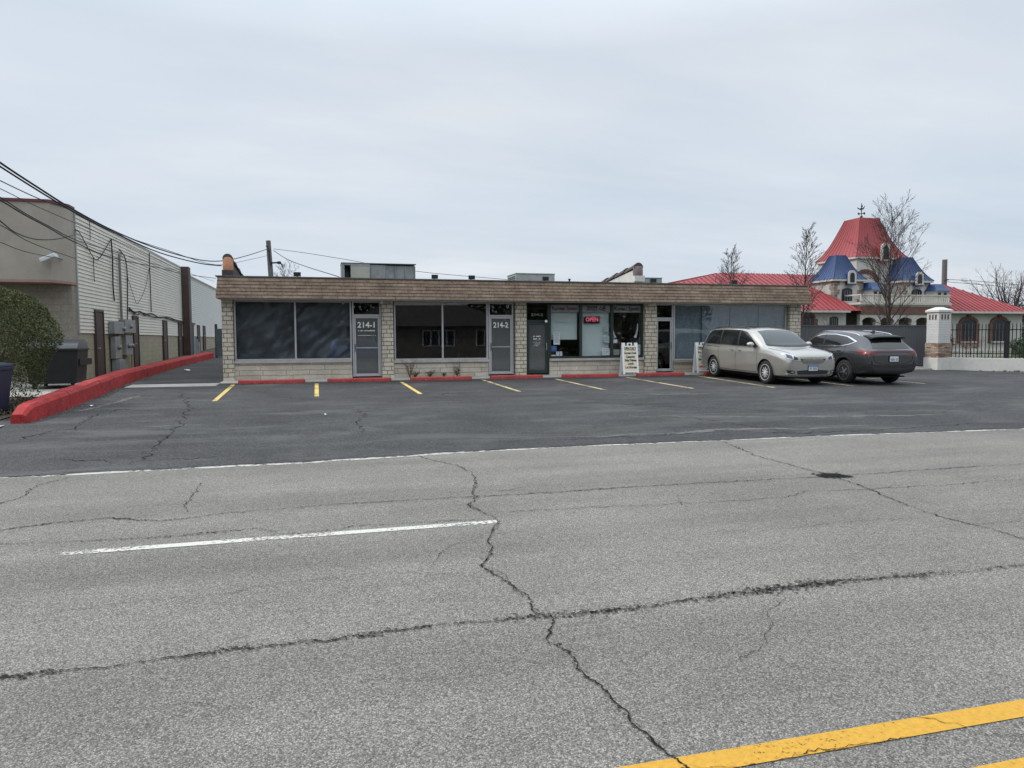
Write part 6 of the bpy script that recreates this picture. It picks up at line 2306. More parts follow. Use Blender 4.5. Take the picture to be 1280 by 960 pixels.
# weather vane on the middle tower
vx, vy, vz = 37.175, 43.625, 9.95
g = MB()
g.tube([(vx, vy, vz), (vx, vy, vz + 1.12)], 0.028, 6)
g.lathe([(0, 0.0), (0.07, 0.03), (0.10, 0.10), (0.07, 0.17), (0, 0.2)], 12, Matrix.Translation((vx, vy, vz + 0.08)))
g.tube([(vx - 0.24, vy, vz + 0.42), (vx + 0.24, vy, vz + 0.42)], 0.018, 5)
g.tube([(vx, vy - 0.24, vz + 0.42), (vx, vy + 0.24, vz + 0.42)], 0.018, 5)
for dx, dy in ((-0.26, 0), (0.26, 0), (0, -0.26), (0, 0.26)):
    g.box(vx + dx - 0.04, vx + dx + 0.04, vy + dy - 0.015, vy + dy + 0.015, vz + 0.36, vz + 0.48)
# plain bird-like pointer plate
out = [(-0.34, .78), (-.22, .70), (-.05, .74), (.10, .74), (.26, .92), (.22, .76), (.16, .66), (.02, .62), (-.04, .56), (-.10, .62), (-.22, .64), (-.34, .70)]
g.prism([(vx + p[0], vz + p[1] + 0.06) for p in out], 'y', vy - 0.012, vy + 0.012)
g.prism([(vx - 0.05, vz + 0.85), (vx + 0.06, vz + 0.85), (vx + 0.10, vz + 1.0), (vx + 0.02, vz + 0.98), (vx, vz + 1.16), (vx - 0.04, vz + 0.98)], 'y', vy - 0.012, vy + 0.012)
g.build('weather_vane', M_BLACKM, tm)
# porch with balcony in front of the middle
px0, px1, py0, py1 = 33.0, 39.9, 38.6, 40.0
g = MB()
g.box(px0 - 0.1, px1 + 0.1, py0 - 0.1, 40.09, 3.72, 3.86)
g.box(px0, px1, py0, 40.09, 3.62, 3.719)
pr = g.build('balcony_slab', M_LTRIM, cas)
g = MB()
nb = 5
bw = (px1 - px0) / nb
for k in range(nb):
    a, b = px0 + bw * k, px0 + bw * (k + 1)
    cx = (a + b) / 2
    r = bw * 0.40
    arc = [(cx + r * cos(pi * m / 10), 2.62 + 0.30 * sin(pi * m / 10)) for m in range(11)]
    for m in range(10):
        g.prism([arc[m], (arc[m][0], 3.10), (arc[m + 1][0], 3.10), arc[m + 1]], 'y', py0 + 0.02, py0 + 0.30)
    g.box(a, cx - r, py0 + 0.02, py0 + 0.30, 2.62, 3.10)
    g.box(cx + r, b, py0 + 0.02, py0 + 0.30, 2.62, 3.10)
g.build('arcade', M_CREAM, cas)
g = MB()
g.box(px0, px1, py0 - 0.02, py0 + 0.30, 3.102, 3.619)
g.build('brick_band', M_BROWNBRICK, cas)
for k in range(nb + 1):
    x = px0 + bw * k
    w = bw * 0.14
    g = MB()
    xa, xb = max(px0, x - w), min(px1, x + w)
    g.box(xa, xb, py0 + 0.03, py0 + 0.29, CG - 0.3, 2.619)
    g.build('porch_column', M_LTRIM, cas)
g = MB()
g.box(px0 + 0.1, px1 - 0.1, 40.02, 40.11, CG, 3.55)
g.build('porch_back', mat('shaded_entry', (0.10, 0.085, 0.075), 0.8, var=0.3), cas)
g = MB()
g.box(px0 - 0.06, px1 + 0.06, py0 - 0.06, py0 + 0.04, 4.30, 4.38)
g.box(px0 - 0.06, px1 + 0.06, py0 - 0.04, py0 + 0.02, 3.862, 3.91)
x = px0
while x < px1 + 0.01:
    w = 0.10 if int(round((x - px0) / 0.155)) % 8 == 0 else 0.045
    g.box(x - w / 2, x + w / 2, py0 - 0.05, py0 + 0.03, 3.912, 4.299)
    x += 0.155
g.box(px0 - 0.06, px0 + 0.02, py0 + 0.05, 40.0, 4.30, 4.38)
g.build('balustrade', M_LTRIM, pr)
# two small blue hipped canopies over bays at the balcony
for cx, w, zt in ((34.9, 1.15, 5.22), (40.0, 1.35, 5.18)):
    g = MB()
    y = 39.55
    g.box(cx - w / 2 + 0.1, cx + w / 2 - 0.1, y - 0.25, 40.1 if cx < 36 else 41.0, 3.87, 4.72)
    b_ = g.build('balcony_bay', M_CREAM, cas)
    g = MB()
    hw = w / 2
    g.loft([[(cx - hw, y - 0.42, 4.70), (cx + hw, y - 0.42, 4.70), (cx + hw, 41, 4.70), (cx - hw, 41, 4.70)], [(cx - hw * 0.72, y - 0.15, 4.92), (cx + hw * 0.72, y - 0.15, 4.92), (cx + hw * 0.72, 41, 4.92), (cx - hw * 0.72, 41, 4.92)],
            [(cx - hw * 0.5, y + 0.1, zt), (cx + hw * 0.5, y + 0.1, zt), (cx + hw * 0.5, 41, zt), (cx - hw * 0.5, 41, zt)]])
    g.build('bay_roof', M_BLUEROOF, b_)
    g = MB()
    for q in (-1, 1):
        g.box(cx + q * w * 0.17 - 0.12, cx + q * w * 0.17 + 0.12, y - 0.262, y - 0.252, 4.0, 4.6)
    g.build('bay_window', M_DKGLASS, b_)
for cx, y, z0, zs, w in ((33.2, 40.08, 4.0, 4.7, 0.75), (38.7, 40.08, 4.0, 4.7, 0.75), (36.4, 41.5, 4.0, 4.7, 0.9)):
    arched_window(cx, y, z0, zs, w, surround=False)

# further low red roof at the picture's right edge
far = thing('low_house', 'low pale house with a red roof edge at the far right behind the fence', 'house', (58, 52, lot_z(52)))
g = MB()
g.box(54, 68, 50, 58, 0.9, 3.2)
g.build('wall', M_CREAM, far)
g = MB()
hip(g, 53.5, 68.5, 49.5, 58.5, 3.2, 57, 65, 54, 4.0, 0.5)
g.build('roof', M_REDROOF, far)
g = MB()
for x in (55.5, 58.0, 61):
    g.box(x, x + 1.0, 49.96, 49.995, 1.7, 2.8)
g.build('window', M_DKGLASS, far)

# ------------------------------------------------------------------ grey solid gate
M_GATE = mat('grey_gate_sheet', (0.095, 0.10, 0.11), 0.6, 0.1, var=0.10, vs=0.9, grime=0.12)
t = thing('solid_gate', 'tall plain dark grey sliding gate of vertical boards behind the two cars', 'gate', (21.4, 24.95, lot_z(24.9)))
for a, b in ((18.45, 20.5), (20.503, 22.55), (22.553, 24.76)):
    g = MB()
    x = a
    while x < b - 0.02:
        xe = min(x + 0.145, b)
        g.box(x, xe - 0.006, 24.93, 24.955, 0.46, 2.10)
        x += 0.145
    g.build('gate_panel', M_GATE, t)
g = MB()
g.box(18.44, 24.76, 24.90, 24.96, 2.102, 2.15)
g.box(18.44, 24.76, 24.965, 25.0, 0.46, 0.55)
for x in (18.44, 20.48, 22.53, 24.0):
    g.box(x, x + 0.06, 24.965, 25.02, 0.36, 2.10)
g.build('gate_rail', M_GATE, t)
# ------------------------------------------------------------------ brick pier, white wall, iron fence
M_WBRICK = brick('white_brick', (0.62, 0.615, 0.60), (0.58, 0.575, 0.565), (0.44, 0.435, 0.42), 0.2, 0.068, 0.007, 0.5, 0.08)
M_LEDGE = brick('ledge_stone', (0.50, 0.43, 0.34), (0.25, 0.13, 0.09), (0.13, 0.10, 0.08), 0.24, 0.062, 0.008, 0.9, 0.3, offset=0.37)
M_WSTUCCO = mat('white_stucco', (0.60, 0.59, 0.55), 0.9, var=0.07, vs=1.4, bump=0.3, bs=70, grime=0.18)
x0, y0, w = 24.1, 23.8, 0.60
t = thing('brick_pier', 'white brick gate pier with a stacked stone foot between gate and iron fence', 'pier', (x0 + w / 2, y0 + w / 2, lot_z(24)))
g = MB()
g.box(x0, x0 + w, y0, y0 + w, 1.42, 2.66)
g.build('brick_shaft', M_WBRICK, t)
g = MB()
g.box(x0 - 0.03, x0 + w + 0.03, y0 - 0.03, y0 + w + 0.03, 0.82, 1.418)
g.build('stone_foot', M_LEDGE, t)
g = MB()
g.box(x0 - 0.05, x0 + w + 0.05, y0 - 0.05, y0 + w + 0.05, 2.662, 2.74)
g.loft([[(x0 - 0.05, y0 - 0.05, 2.741), (x0 + w + 0.05, y0 - 0.05, 2.741), (x0 + w + 0.05, y0 + w + 0.05, 2.741), (x0 - 0.05, y0 + w + 0.05, 2.741)],
        [(x0 + 0.2, y0 + 0.2, 2.86), (x0 + w - 0.2, y0 + 0.2, 2.86), (x0 + w - 0.2, y0 + w - 0.2, 2.86), (x0 + 0.2, y0 + w - 0.2, 2.86)]])
g.build('pier_cap', M_WSTUCCO, t)
g = MB()
for k in range(3):
    a = x0 + 0.12 + k * 0.15
    g.box(a, a + 0.065, y0 - 0.012, y0 - 0.002, 2.36, 2.56)
    b = y0 + 0.12 + k * 0.15
    g.box(x0 - 0.012, x0 - 0.002, b, b + 0.065, 2.36, 2.56)
g.build('dark_slots', mat('brown_brick_slot', (0.10, 0.06, 0.05), 0.9), t)
# wall runs towards the road on a slant
A = Vector((24.55, 23.95, 0))
dirw = Vector((0.696, -0.718, 0))
nw = Vector((-0.718, -0.696, 0))    # towards the camera
LW = 7.0


def slant(mb, t0, t1, d0, d1, z0a, z1a, z0b=None, z1b=None):
    z0b = z0a if z0b is None else z0b
    z1b = z1a if z1b is None else z1b
    p = [A + dirw * t0 + nw * d0, A + dirw * t1 + nw * d0, A + dirw * t1 + nw * d1, A + dirw * t0 + nw * d1]
    mb.mesh([(q.x, q.y, z) for q, z in zip(p, (z0a, z0b, z0b, z0a))] + [(q.x, q.y, z) for q, z in zip(p, (z1a, z1b, z1b, z1a))],
            [(0, 3, 2, 1), (4, 5, 6, 7), (0, 1, 5, 4), (1, 2, 6, 5), (2, 3, 7, 6), (3, 0, 4, 7)])


ZWa, ZWb = 0.83, 0.79
g = MB()
slant(g, 0.0, LW, -0.16, 0.10, lot_z(23.9) - 0.15, ZWa, lot_z(19) - 0.15, ZWb - 0.03)
g.box(x0 - 0.06, x0 + w + 0.06, y0 - 0.06, y0 + w + 0.06, 0.2, 0.818)
tag(g.build('low_white_wall', M_WSTUCCO, at=(25.5, 23.0, 0.3), bevel=0.012), 'low white stucco wall carrying the black iron fence', 'wall')
t = thing('iron_fence', 'black iron picket fence with a thick dark post on the low white wall', 'fence', (25.5, 23.0, 0.83))
g = MB()
s_ = 0.14
while s_ < LW:
    if not (2.02 < s_ < 2.22):
        slant(g, s_, s_ + 0.030, -0.044, -0.014, ZWa - 0.01 * s_, 2.12 - 0.004 * s_)
        p = A + dirw * (s_ + 0.011) + nw * -0.029
        g.loft([[(p.x + 0.02 * cos(a), p.y + 0.02 * sin(a), 2.12 - 0.004 * s_) for a in (0, pi / 2, pi, 3 * pi / 2)], [(p.x + 0.002 * cos(a), p.y + 0.002 * sin(a), 2.21 - 0.004 * s_) for a in (0, pi / 2, pi, 3 * pi / 2)]])
    s_ += 0.125
g.build('picket_panel', M_BLACKM, t)
for z in (0.98, 1.92):
    g = MB()
    slant(g, 0.08, LW, -0.046, -0.012, z, z + 0.035, z - 0.03, z + 0.005)
    g.build('rail', M_BLACKM, t)
g = MB()
slant(g, 2.04, 2.19, -0.10, 0.05, 0.80, 2.22)
slant(g, 2.02, 2.21, -0.12, 0.07, 2.222, 2.27)
g.build('fence_post', M_BLACKM, t)
g = MB()
slant(g, 0.04, 0.09, -0.06, -0.01, 0.84, 2.15)
g.build('fence_post', M_BLACKM, t)
g = MB()
slant(g, 4.6, 4.75, -0.10, 0.05, 0.78, 2.20)
g.build('fence_post', M_BLACKM, t)
# weeds along the foot of the wall
rng = random.Random(31)
g = MB()
for k in range(60):
    s_ = rng.choice([rng.uniform(1.0, 6.5), rng.uniform(2.0, 4.5)])
    p = A + dirw * s_ + nw * (0.12 + 0.03 * rng.random())
    zb = lot_z(p.y) + 0.01
    hh = rng.uniform(0.03, 0.14)
    for q in range(7):
        a = rng.uniform(0, 6.3)
        tip = Vector((p.x + cos(a) * 0.05, p.y + sin(a) * 0.05, zb + hh * rng.uniform(0.5, 1)))
        b = Vector((p.x + rng.uniform(-.03, .03), p.y + rng.uniform(-.02, .02), zb))
        sd = Vector((cos(a + 1.57), sin(a + 1.57), 0)) * 0.008
        g.face([b - sd, b + sd, tip])
struct(g.build('wall_foot_weeds', M_WEED, fixn=False), 'stuff')
# grounds behind the fence
g = MB()
ground_sheet(g, [18.3, 24, 30, 40, 60, 90], [26.05, 30, 36, 44, 60], 0.035)
struct(g.build('lawn', mat('garden_lawn', (0.055, 0.075, 0.028), 0.95, var=0.3, vs=2, bump=0.6, bs=30)))
t = thing('picket_barrier', 'low white picket barrier in the garden seen through the iron fence', 'fence', (33, 31.5, lot_z(31.5)))
g = MB()
x = 29.6
while x < 37:
    g.box(x, x + 0.10, 31.5, 31.53, 0.55, 1.02)
    x += 0.19
g.build('picket_panel', M_LTRIM, t)
g = MB()
g.box(29.5, 37, 31.531, 31.56, 0.62, 0.67)
g.box(29.5, 37, 31.531, 31.56, 0.88, 0.93)
g.build('rail', M_LTRIM, t)
# ================================================================== TREES
M_BARK = mat('grey_brown_bark', (0.055, 0.044, 0.038), 0.95, var=0.3, vs=5, bump=0.5, bs=30)
M_TWIG = mat('twig_bark', (0.055, 0.040, 0.034), 0.95, var=0.25, vs=3)


def limb(mb, p, d, length, r, rng, levels, lift=0.10, n=5, wob=0.06, kids=6, kid_len=0.5, ang=0.75):
    """a wandering tapered limb that carries smaller ones"""
    seg = max(4, int(length / 0.28))
    pts = [p.copy()]
    dirs = [d.copy()]
    q = p.copy()
    dd = d.copy()
    for k in range(seg):
        dd = (dd + Vector((rng.gauss(0, wob), rng.gauss(0, wob), rng.gauss(0, wob * 0.6) + lift))).normalized()
        q = q + dd * (length / seg)
        pts.append(q.copy())
        dirs.append(dd.copy())
    rs = [max(0.0062, r * (1 - 0.86 * k / seg)) for k in range(seg + 1)]
    mb.tube(pts, rs, n, False)
    if levels > 0:
        for k in range(kids):
            t = 0.22 + 0.76 * (k + rng.random()) / kids
            i = min(seg, int(t * seg))
            base = dirs[i]
            ax = base.orthogonal().normalized()
            ax = Matrix.Rotation(rng.uniform(0, 6.3), 3, base) @ ax
            nd_ = (Matrix.Rotation(ang * rng.uniform(0.7, 1.3), 3, ax) @ base).normalized()
            limb(mb, pts[i], nd_, length * kid_len * rng.uniform(0.6, 1.1) * (1.15 - 0.6 * t), max(0.007, rs[i] * 0.6), rng, levels - 1, lift, max(3, n - 1), wob * 1.1, max(3, int(kids * 0.8)), kid_len, ang)


def leader_tree(name, x, y, zb, h, crown_w, first, nb, seed, label, trunk_r=0.11, levels=2, kids=6, rise=0.9, group=None, cat='tree', cone=0.9, sway=0.08):
    rng = random.Random(seed)
    t = thing(name, label, cat, (x, y, zb), group)
    pts, q = [], Vector((x, y, zb - 0.1))
    N = 16
    for k in range(N + 1):
        f = k / N
        pts.append(Vector((x + sway * sin(f * 4 + seed) + 0.05 * noise.noise(Vector((f * 5, seed, 0))), y + sway * cos(f * 3 + seed), zb - 0.1 + (h + 0.1) * f)))
    rs = [max(0.008, trunk_r * (1 - 0.95 * (k / N) ** 0.8)) for k in range(N + 1)]
    g = MB()
    g.tube(pts, rs, 8, True)
    g.build('trunk', M_BARK, t, smooth=True, sharp=80)
    g = MB()
    for k in range(nb):
        f = first + (0.97 - first) * (k / nb) ** 0.95
        i = f * N
        i0 = min(N - 1, int(i))
        p = pts[i0].lerp(pts[i0 + 1], i - i0)
        az = k * 2.4 + rng.uniform(-.5, .5)
        g_ = (f - first) / (1 - first)
        prof = (0.35 + 0.65 * min(1, g_ * 4)) * (1 - g_ * cone) + 0.10
        L = crown_w * prof * rng.uniform(0.8, 1.15) * 1.05
        el = rise * rng.uniform(0.8, 1.15) + 0.25 * g_
        d = Vector((cos(az) * cos(el), sin(az) * cos(el), sin(el)))
        limb(g, p, d, L, max(0.013, trunk_r * 0.36 * (1 - g_ * 0.8)), rng, levels, 0.03, 4, 0.05, kids, 0.52, 0.55)
    g.build('crown', M_TWIG, t, fixn=False)
    return t


leader_tree('bare_tree', 29.2, 32.0, lot_z(32), 7.5, 3.3, 0.16, 40, 3, 'tallest bare tree, standing in front of the blue and red towers', 0.12, 2, 7, 0.85, cone=0.70)
leader_tree('bare_tree', 22.45, 30.0, lot_z(30), 6.2, 1.8, 0.20, 40, 5, 'slim bare tree behind the right end of the shop row', 0.085, 2, 6, 0.85, cone=0.75)
leader_tree('bare_tree', 23.6, 38.2, lot_z(38), 6.0, 1.9, 0.35, 32, 9, 'small bare tree against the long red roof above the shops', 0.085, 2, 6, 0.9, cone=0.7)
leader_tree('bare_tree', -1.85, 47.0, lot_z(47), 4.9, 2.0, 0.3, 18, 12, 'low wispy bare tree beside the utility pole behind the roof', 0.07, 2, 6, 0.9, cone=0.5)


def vase_tree(name, x, y, zb, h, spread, stems, seed, label, r=0.16, kids=8, levels=2):
    rng = random.Random(seed)
    t = thing(name, label, 'tree', (x, y, zb))
    g, c = MB(), MB()
    top = Vector((x, y, zb + h * 0.18))
    g.tube([(x, y, zb - 0.1), (x + 0.03, y, zb + h * 0.1), top], [r, r * 0.8, r * 0.7], 8)
    g.build('trunk', M_BARK, t, smooth=True, sharp=80)
    for k in range(stems):
        az = 2 * pi * k / stems + rng.uniform(-.3, .3)
        el = rng.uniform(0.85, 1.25)
        d = Vector((cos(az) * cos(el), sin(az) * cos(el), sin(el)))
        limb(c, top - Vector((0, 0, rng.uniform(0, h * 0.08))), d, h * rng.uniform(0.7, 0.9), r * 0.45, rng, levels, 0.02, 5, 0.08, kids, 0.48, 0.6)
    c.build('crown', M_TWIG, t, fixn=False)
    return t


vase_tree('bare_tree', 58.6, 50.5, lot_z(50), 7.0, 3.0, 10, 21, 'wide many stemmed bare tree at the far right beyond the red roof', 0.2, 9)
vase_tree('bare_tree', 62.6, 53.0, lot_z(52), 7.0, 3.0, 9, 22, 'bare tree at the very right edge behind the wide many stemmed one', 0.2, 9)


def bare_shrub(x, y, h, w, seed, label, n=16, m=None):
    rng = random.Random(seed)
    t = thing('bare_shrub', label, 'shrub', (x, y, lot_z(y)))
    g = MB()
    for k in range(n):
        az, el = rng.uniform(0, 6.3), rng.uniform(0.7, 1.4)
        limb(g, Vector((x + rng.uniform(-.15, .15), y + rng.uniform(-.15, .15), lot_z(y))), Vector((cos(az) * cos(el) * w, sin(az) * cos(el) * w, sin(el))).normalized(), h * rng.uniform(0.6, 1.0), 0.018, rng, 1, 0.01, 4, 0.12, 7, 0.5, 0.6)
    g.build('stems', m or M_TWIG, t, fixn=False)


M_REDTWIG = mat('reddish_twigs', (0.15, 0.05, 0.04), 0.9, var=0.3, vs=3)
bare_shrub(27.0, 33.0, 2.6, 1.0, 41, 'bare twiggy shrub left of the tallest bare tree, above the gate', 18)
bare_shrub(31.6, 34.2, 2.6, 1.2, 42, 'bare twiggy shrub right of the tallest bare tree, above the gate', 18)
bare_shrub(29.8, 33.6, 2.2, 1.3, 43, 'bare twiggy shrub at the foot of the tallest bare tree', 18)
bare_shrub(34.2, 33.5, 1.5, 1.1, 44, 'reddish shrub behind the iron fence near the brick pier', 16, M_REDTWIG)
bare_shrub(37.2, 34.5, 1.5, 1.1, 45, 'reddish shrub behind the iron fence near the dark post', 16, M_REDTWIG)
bare_shrub(23.6, 33.0, 2.0, 1.0, 46, 'low bare shrub beside the slim tree at the end of the shops', 14)


def leafy_shrub(name, x, y, rx, rz, n, size, m, seed, label):
    rng = random.Random(seed)
    z = lot_z(y)
    t = thing(name, label, 'shrub', (x, y, z))

    def inside(r):
        v = Vector((r.gauss(0, 1), r.gauss(0, 1), r.gauss(0, 1))).normalized()
        rad = (0.55 + 0.45 * r.random() ** 0.5) * (1 + 0.22 * noise.noise(v * 2.4 + Vector((seed, 0, 0))))
        return Vector((x + v.x * rx * rad, y + v.y * rx * rad, z + rz * 0.5 + v.z * rz * 0.52 * rad))
    g = MB()
    leaf_cloud(g, n, inside, size, rng)
    g.build('foliage', m, t, fixn=False)
    g = MB()
    for k in range(6):
        a = rng.uniform(0, 6.3)
        g.tube([(x, y, z), (x + cos(a) * rx * 0.3, y + sin(a) * rx * 0.3, z + rz * 0.6)], [0.03, 0.01], 5)
    g.build('stems', M_STEM, t)


M_BOX = mat('box_leaf', (0.035, 0.06, 0.022), 0.7, var=0.4, vs=2)
M_CONIF = mat('conifer_leaf', (0.03, 0.042, 0.03), 0.8, var=0.4, vs=2)
leafy_shrub('garden_shrub', 38.0, 31.0, 1.4, 1.15, 4200, 0.10, M_BOX, 4, 'green garden shrub behind the iron fence at the right edge of picture')
leafy_shrub('garden_shrub', 34.6, 37.2, 1.3, 1.7, 3000, 0.11, M_CONIF, 5, 'dark evergreen shrub in front of the brick arcade')
leafy_shrub('garden_shrub', 37.6, 37.4, 1.0, 1.5, 2400, 0.11, M_CONIF, 6, 'second dark evergreen shrub, right of arcade centre')
leafy_shrub('conifer_tree', 51.6, 44.0, 1.3, 3.4, 3600, 0.14, M_CONIF, 7, 'dark conifer beyond the right wing of the towered building')

# ================================================================== ACROSS THE ROAD (seen only in the shop glass)
M_RANCH = brick('tan_house_brick', (0.21, 0.185, 0.15), (0.17, 0.15, 0.125), (0.20, 0.185, 0.165), 0.22, 0.075, 0.008, 0.3, 0.2)
M_DSHINGLE = mat('dark_house_shingle', (0.06, 0.055, 0.05), 0.9, var=0.3, vs=4)
M_WHITEW = mat('white_window_frame', (0.7, 0.7, 0.68), 0.6)
hs = thing('ranch_house', 'tan brick ranch house across the road, reflected in the middle windows', 'house', (9.5, -18, 0))
g = MB()
g.box(2.0, 18.0, -26, -17, -0.2, 2.9)
g.build('wall', M_RANCH, hs)
g = MB()
hip(g, 1.3, 18.7, -26.6, -16.4, 2.85, 6.0, 14.0, -21.5, 5.0, 0.6)
g.build('roof', M_DSHINGLE, hs)
for x0_, x1_ in ((4.0, 5.6), (9.2, 12.2), (14.2, 15.8)):
    g = MB()
    g.box(x0_, x1_, -17.0 + 0.002, -16.93, 1.0, 1.08)
    g.box(x0_, x1_, -17.0 + 0.002, -16.93, 2.42, 2.5)
    n_ = int((x1_ - x0_) / 0.75)
    for k in range(n_ + 1):
        xx = x0_ + (x1_ - x0_ - 0.1) * k / n_
        g.box(xx, xx + 0.1, -17.0 + 0.002, -16.93, 1.081, 2.419)
    f = g.build('window', M_WHITEW, hs)
    g = MB()
    g.box(x0_ + 0.02, x1_ - 0.02, -16.998, -16.97, 1.085, 2.415)
    g.build('pane', M_DKGLASS, f)
M_GREENL = mat('street_tree_leaf', (0.05, 0.06, 0.03), 0.8, var=0.4, vs=1)
for k, (x, y, rx, rz, lab) in enumerate(((-5.5, -17, 3.2, 7.0, 'dark leafy tree across the road left of the ranch house'), (-14, -20, 3.5, 7.5, 'dark leafy tree across the road, far left'),
                                         (24, -19, 3.6, 7.0, 'dark leafy tree across the road right of the ranch house'), (33, -20, 3.6, 7.5, 'dark leafy tree across the road, far right'),
                                         (0.2, -14.5, 1.0, 1.3, 'round bush across the road by the ranch house corner'))):
    leafy_shrub('offscreen_tree', x, y, rx, rz, 3200, 0.45 if rx > 2 else 0.14, M_GREENL, 60 + k, lab)
for k, (x, lab) in enumerate(((-9.5, 'added dark backdrop tree behind, first one right of the second low house across the road'), (-2.0, 'added dark backdrop tree across the road between the two houses'), (1.8, 'added dark backdrop tree close to the left corner of the ranch house'),
                              (19.5, 'added dark backdrop tree close to the right corner of the ranch house'), (28.5, 'added dark backdrop tree across the road standing between the two right hand leafy trees'), (39.0, 'last added dark backdrop tree across the road at the right'))):
    leafy_shrub('offscreen_tree', x, -27.5 + (k % 2), 4.4, 9.0, 3600, 0.6, M_GREENL, 80 + k, lab)  # trees added to fill the sky gaps, so the shop glass reflects dark
hs2 = thing('ranch_house', 'second low house across the road, reflected in the left windows', 'house', (-16, -24, 0))
g = MB()
g.box(-26, -8, -32, -24, -0.2, 2.9)
g.build('wall', M_RANCH, hs2)
g = MB()
hip(g, -26.7, -7.3, -32.6, -23.4, 2.85, -21, -13, -28, 4.8, 0.6)
g.build('roof', M_DSHINGLE, hs2)
# a blue car at the far kerb, mirrored in the left window
M_BLUECAR = paint('blue_car_paint', (0.035, 0.12, 0.36), 0.3)
src = van.t
cp = src.copy()
COL.objects.link(cp)
stack = [(src, cp)]
while stack:
    a, b = stack.pop()
    for chd in list(a.children):
        if chd == cp:
            continue
        c = chd.copy()
        COL.objects.link(c)
        c.parent = b
        if chd.name.startswith('body') or chd.name.startswith('wing_mirror') or chd.name.startswith('door_handle'):
            c.material_slots[0].link = 'OBJECT'
            c.material_slots[0].material = M_BLUECAR
        stack.append((chd, c))
cp['label'] = 'blue minivan parked across the road, mirrored in the far left shop window'
cp.location = (3.3, -7.2, 0.0)
cp.rotation_euler = (0, 0, 0)

# ================================================================== SKY, SUN, CAMERA
w = bpy.data.worlds.new('World')
S.world = w
w.use_nodes = True
nt = w.node_tree
bg = nt.nodes['Background']
SUN_EL, SUN_AZ = radians(44), radians(-62)     # azimuth from +Y, clockwise: the sun stands left, a little behind the shops
sky = nd(nt, 'ShaderNodeTexSky', sky_type='NISHITA')
sky.sun_disc = False
sky.sun_elevation = SUN_EL
sky.sun_rotation = SUN_AZ
sky.air_density = 1.0
sky.dust_density = 3.0
sky.ozone_density = 1.0
tc = nd(nt, 'ShaderNodeTexCoord')
sep = nd(nt, 'ShaderNodeSeparateXYZ')
nt.links.new(tc.outputs['Generated'], sep.inputs[0])
zz = nd(nt, 'ShaderNodeMath', operation='MAXIMUM')
nt.links.new(sep.outputs['Z'], zz.inputs[0])
zz.inputs[1].default_value = 0.0
za = nd(nt, 'ShaderNodeMath', operation='ADD')
nt.links.new(zz.outputs[0], za.inputs[0])
za.inputs[1].default_value = 0.12
dx = nd(nt, 'ShaderNodeMath', operation='DIVIDE')
dy = nd(nt, 'ShaderNodeMath', operation='DIVIDE')
nt.links.new(sep.outputs['X'], dx.inputs[0])
nt.links.new(za.outputs[0], dx.inputs[1])
nt.links.new(sep.outputs['Y'], dy.inputs[0])
nt.links.new(za.outputs[0], dy.inputs[1])
cb = nd(nt, 'ShaderNodeCombineXYZ')
nt.links.new(dx.outputs[0], cb.inputs[0])
nt.links.new(dy.outputs[0], cb.inputs[1])
mp = nd(nt, 'ShaderNodeMapping')
mp.inputs['Rotation'].default_value = (0, 0, radians(25))
mp.inputs['Scale'].default_value = (0.22, 0.75, 1)
nt.links.new(cb.outputs[0], mp.inputs['Vector'])
n1 = nd(nt, 'ShaderNodeTexNoise', i_Scale=1.1, i_Detail=9.0, i_Roughness=0.58, i_Distortion=0.5)
nt.links.new(mp.outputs[0], n1.inputs['Vector'])
cr = ramp(nt, [(0.32, 0.80), (0.66, 1.0)])
nt.links.new(n1.outputs['Fac'], cr.inputs['Fac'])
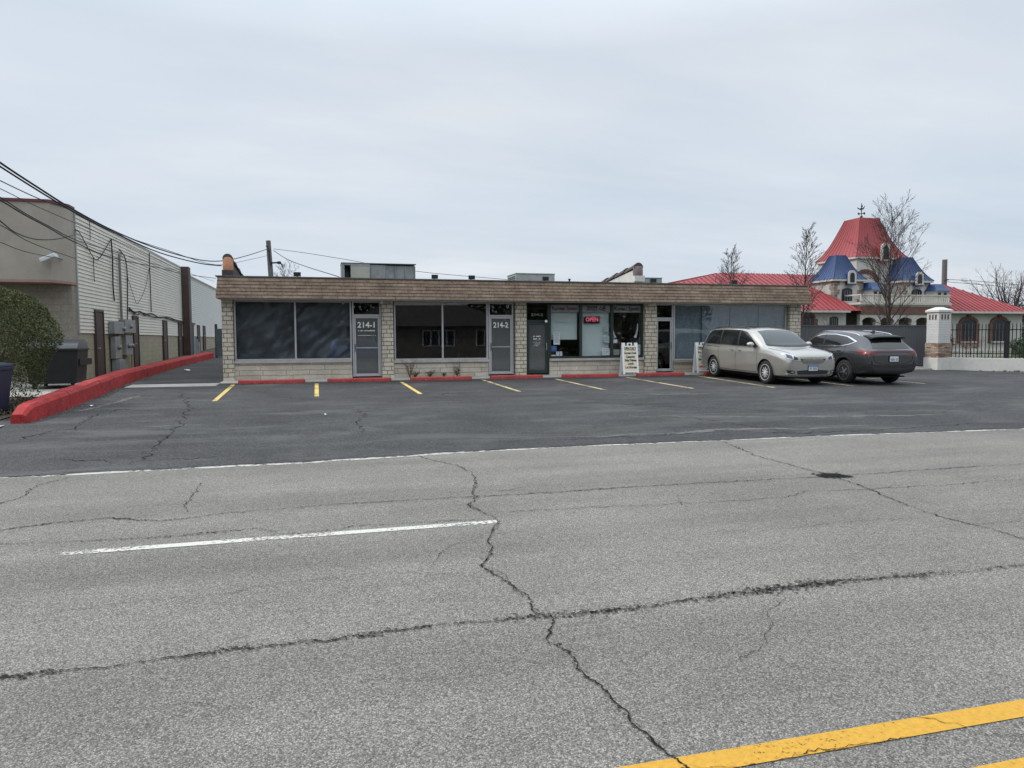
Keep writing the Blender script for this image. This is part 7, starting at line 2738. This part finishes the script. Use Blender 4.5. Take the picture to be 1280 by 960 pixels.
# veil of high cloud: brightness varies gently
mp2 = nd(nt, 'ShaderNodeMapping')
mp2.inputs['Scale'].default_value = (0.5, 0.9, 1)
nt.links.new(cb.outputs[0], mp2.inputs['Vector'])
n2 = nd(nt, 'ShaderNodeTexNoise', i_Scale=0.7, i_Detail=7.0, i_Roughness=0.55)
nt.links.new(mp2.outputs[0], n2.inputs['Vector'])
SKY_K = 0.1
cl = ramp(nt, [(0.30, (0.50, 0.58, 0.675)), (0.50, (0.595, 0.655, 0.725)), (0.70, (0.71, 0.735, 0.765))])
nt.links.new(n2.outputs['Fac'], cl.inputs['Fac'])
scl = nd(nt, 'ShaderNodeVectorMath', operation='SCALE')
nt.links.new(cl.outputs['Color'], scl.inputs[0])
scl.inputs['Scale'].default_value = 1.0 / SKY_K
col = mixc(nt, sky.outputs['Color'], scl.outputs[0], cr.outputs['Color'])
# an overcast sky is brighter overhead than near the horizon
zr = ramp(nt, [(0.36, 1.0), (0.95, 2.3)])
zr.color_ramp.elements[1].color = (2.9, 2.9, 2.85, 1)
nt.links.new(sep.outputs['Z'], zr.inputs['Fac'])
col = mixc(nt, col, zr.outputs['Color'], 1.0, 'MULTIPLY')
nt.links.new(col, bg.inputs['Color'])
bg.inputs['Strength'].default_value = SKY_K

sl = bpy.data.lights.new('sun', 'SUN')
sl.energy = 1.7
sl.angle = radians(7)
sl.color = (1.0, 0.95, 0.88)
so = bpy.data.objects.new('sun', sl)
COL.objects.link(so)
dirv = Vector((sin(SUN_AZ) * cos(SUN_EL), cos(SUN_AZ) * cos(SUN_EL), sin(SUN_EL)))
so.rotation_euler = dirv.to_track_quat('Z', 'Y').to_euler()

cam = bpy.data.cameras.new('camera')
cam.sensor_fit = 'HORIZONTAL'
cam.sensor_width = 36.0
cam.lens = 36.0 * 905 / 1280
cam.clip_start = 0.05
cam.clip_end = 3000
co = bpy.data.objects.new('camera', cam)
COL.objects.link(co)
yaw, pit, roll = radians(14.9), radians(3.56), radians(-0.25)
fw = Vector((sin(yaw) * cos(pit), cos(yaw) * cos(pit), -sin(pit)))
r_ = Vector((cos(yaw), -sin(yaw), 0))
u_ = r_.cross(fw)
r2 = r_ * cos(roll) + u_ * sin(roll)
u2 = -r_ * sin(roll) + u_ * cos(roll)
m4 = Matrix(((r2.x, u2.x, -fw.x, 0), (r2.y, u2.y, -fw.y, 0), (r2.z, u2.z, -fw.z, 1.65), (0, 0, 0, 1)))
co.matrix_world = m4
S.camera = co
S.view_settings.view_transform = 'Standard'
S.view_settings.look = 'None'
S.view_settings.exposure = 0.25
S.view_settings.gamma = 1.0
S.view_settings.use_curve_mapping = False
S.cycles.max_bounces = 8
S.cycles.transparent_max_bounces = 16
S.cycles.use_denoising = True
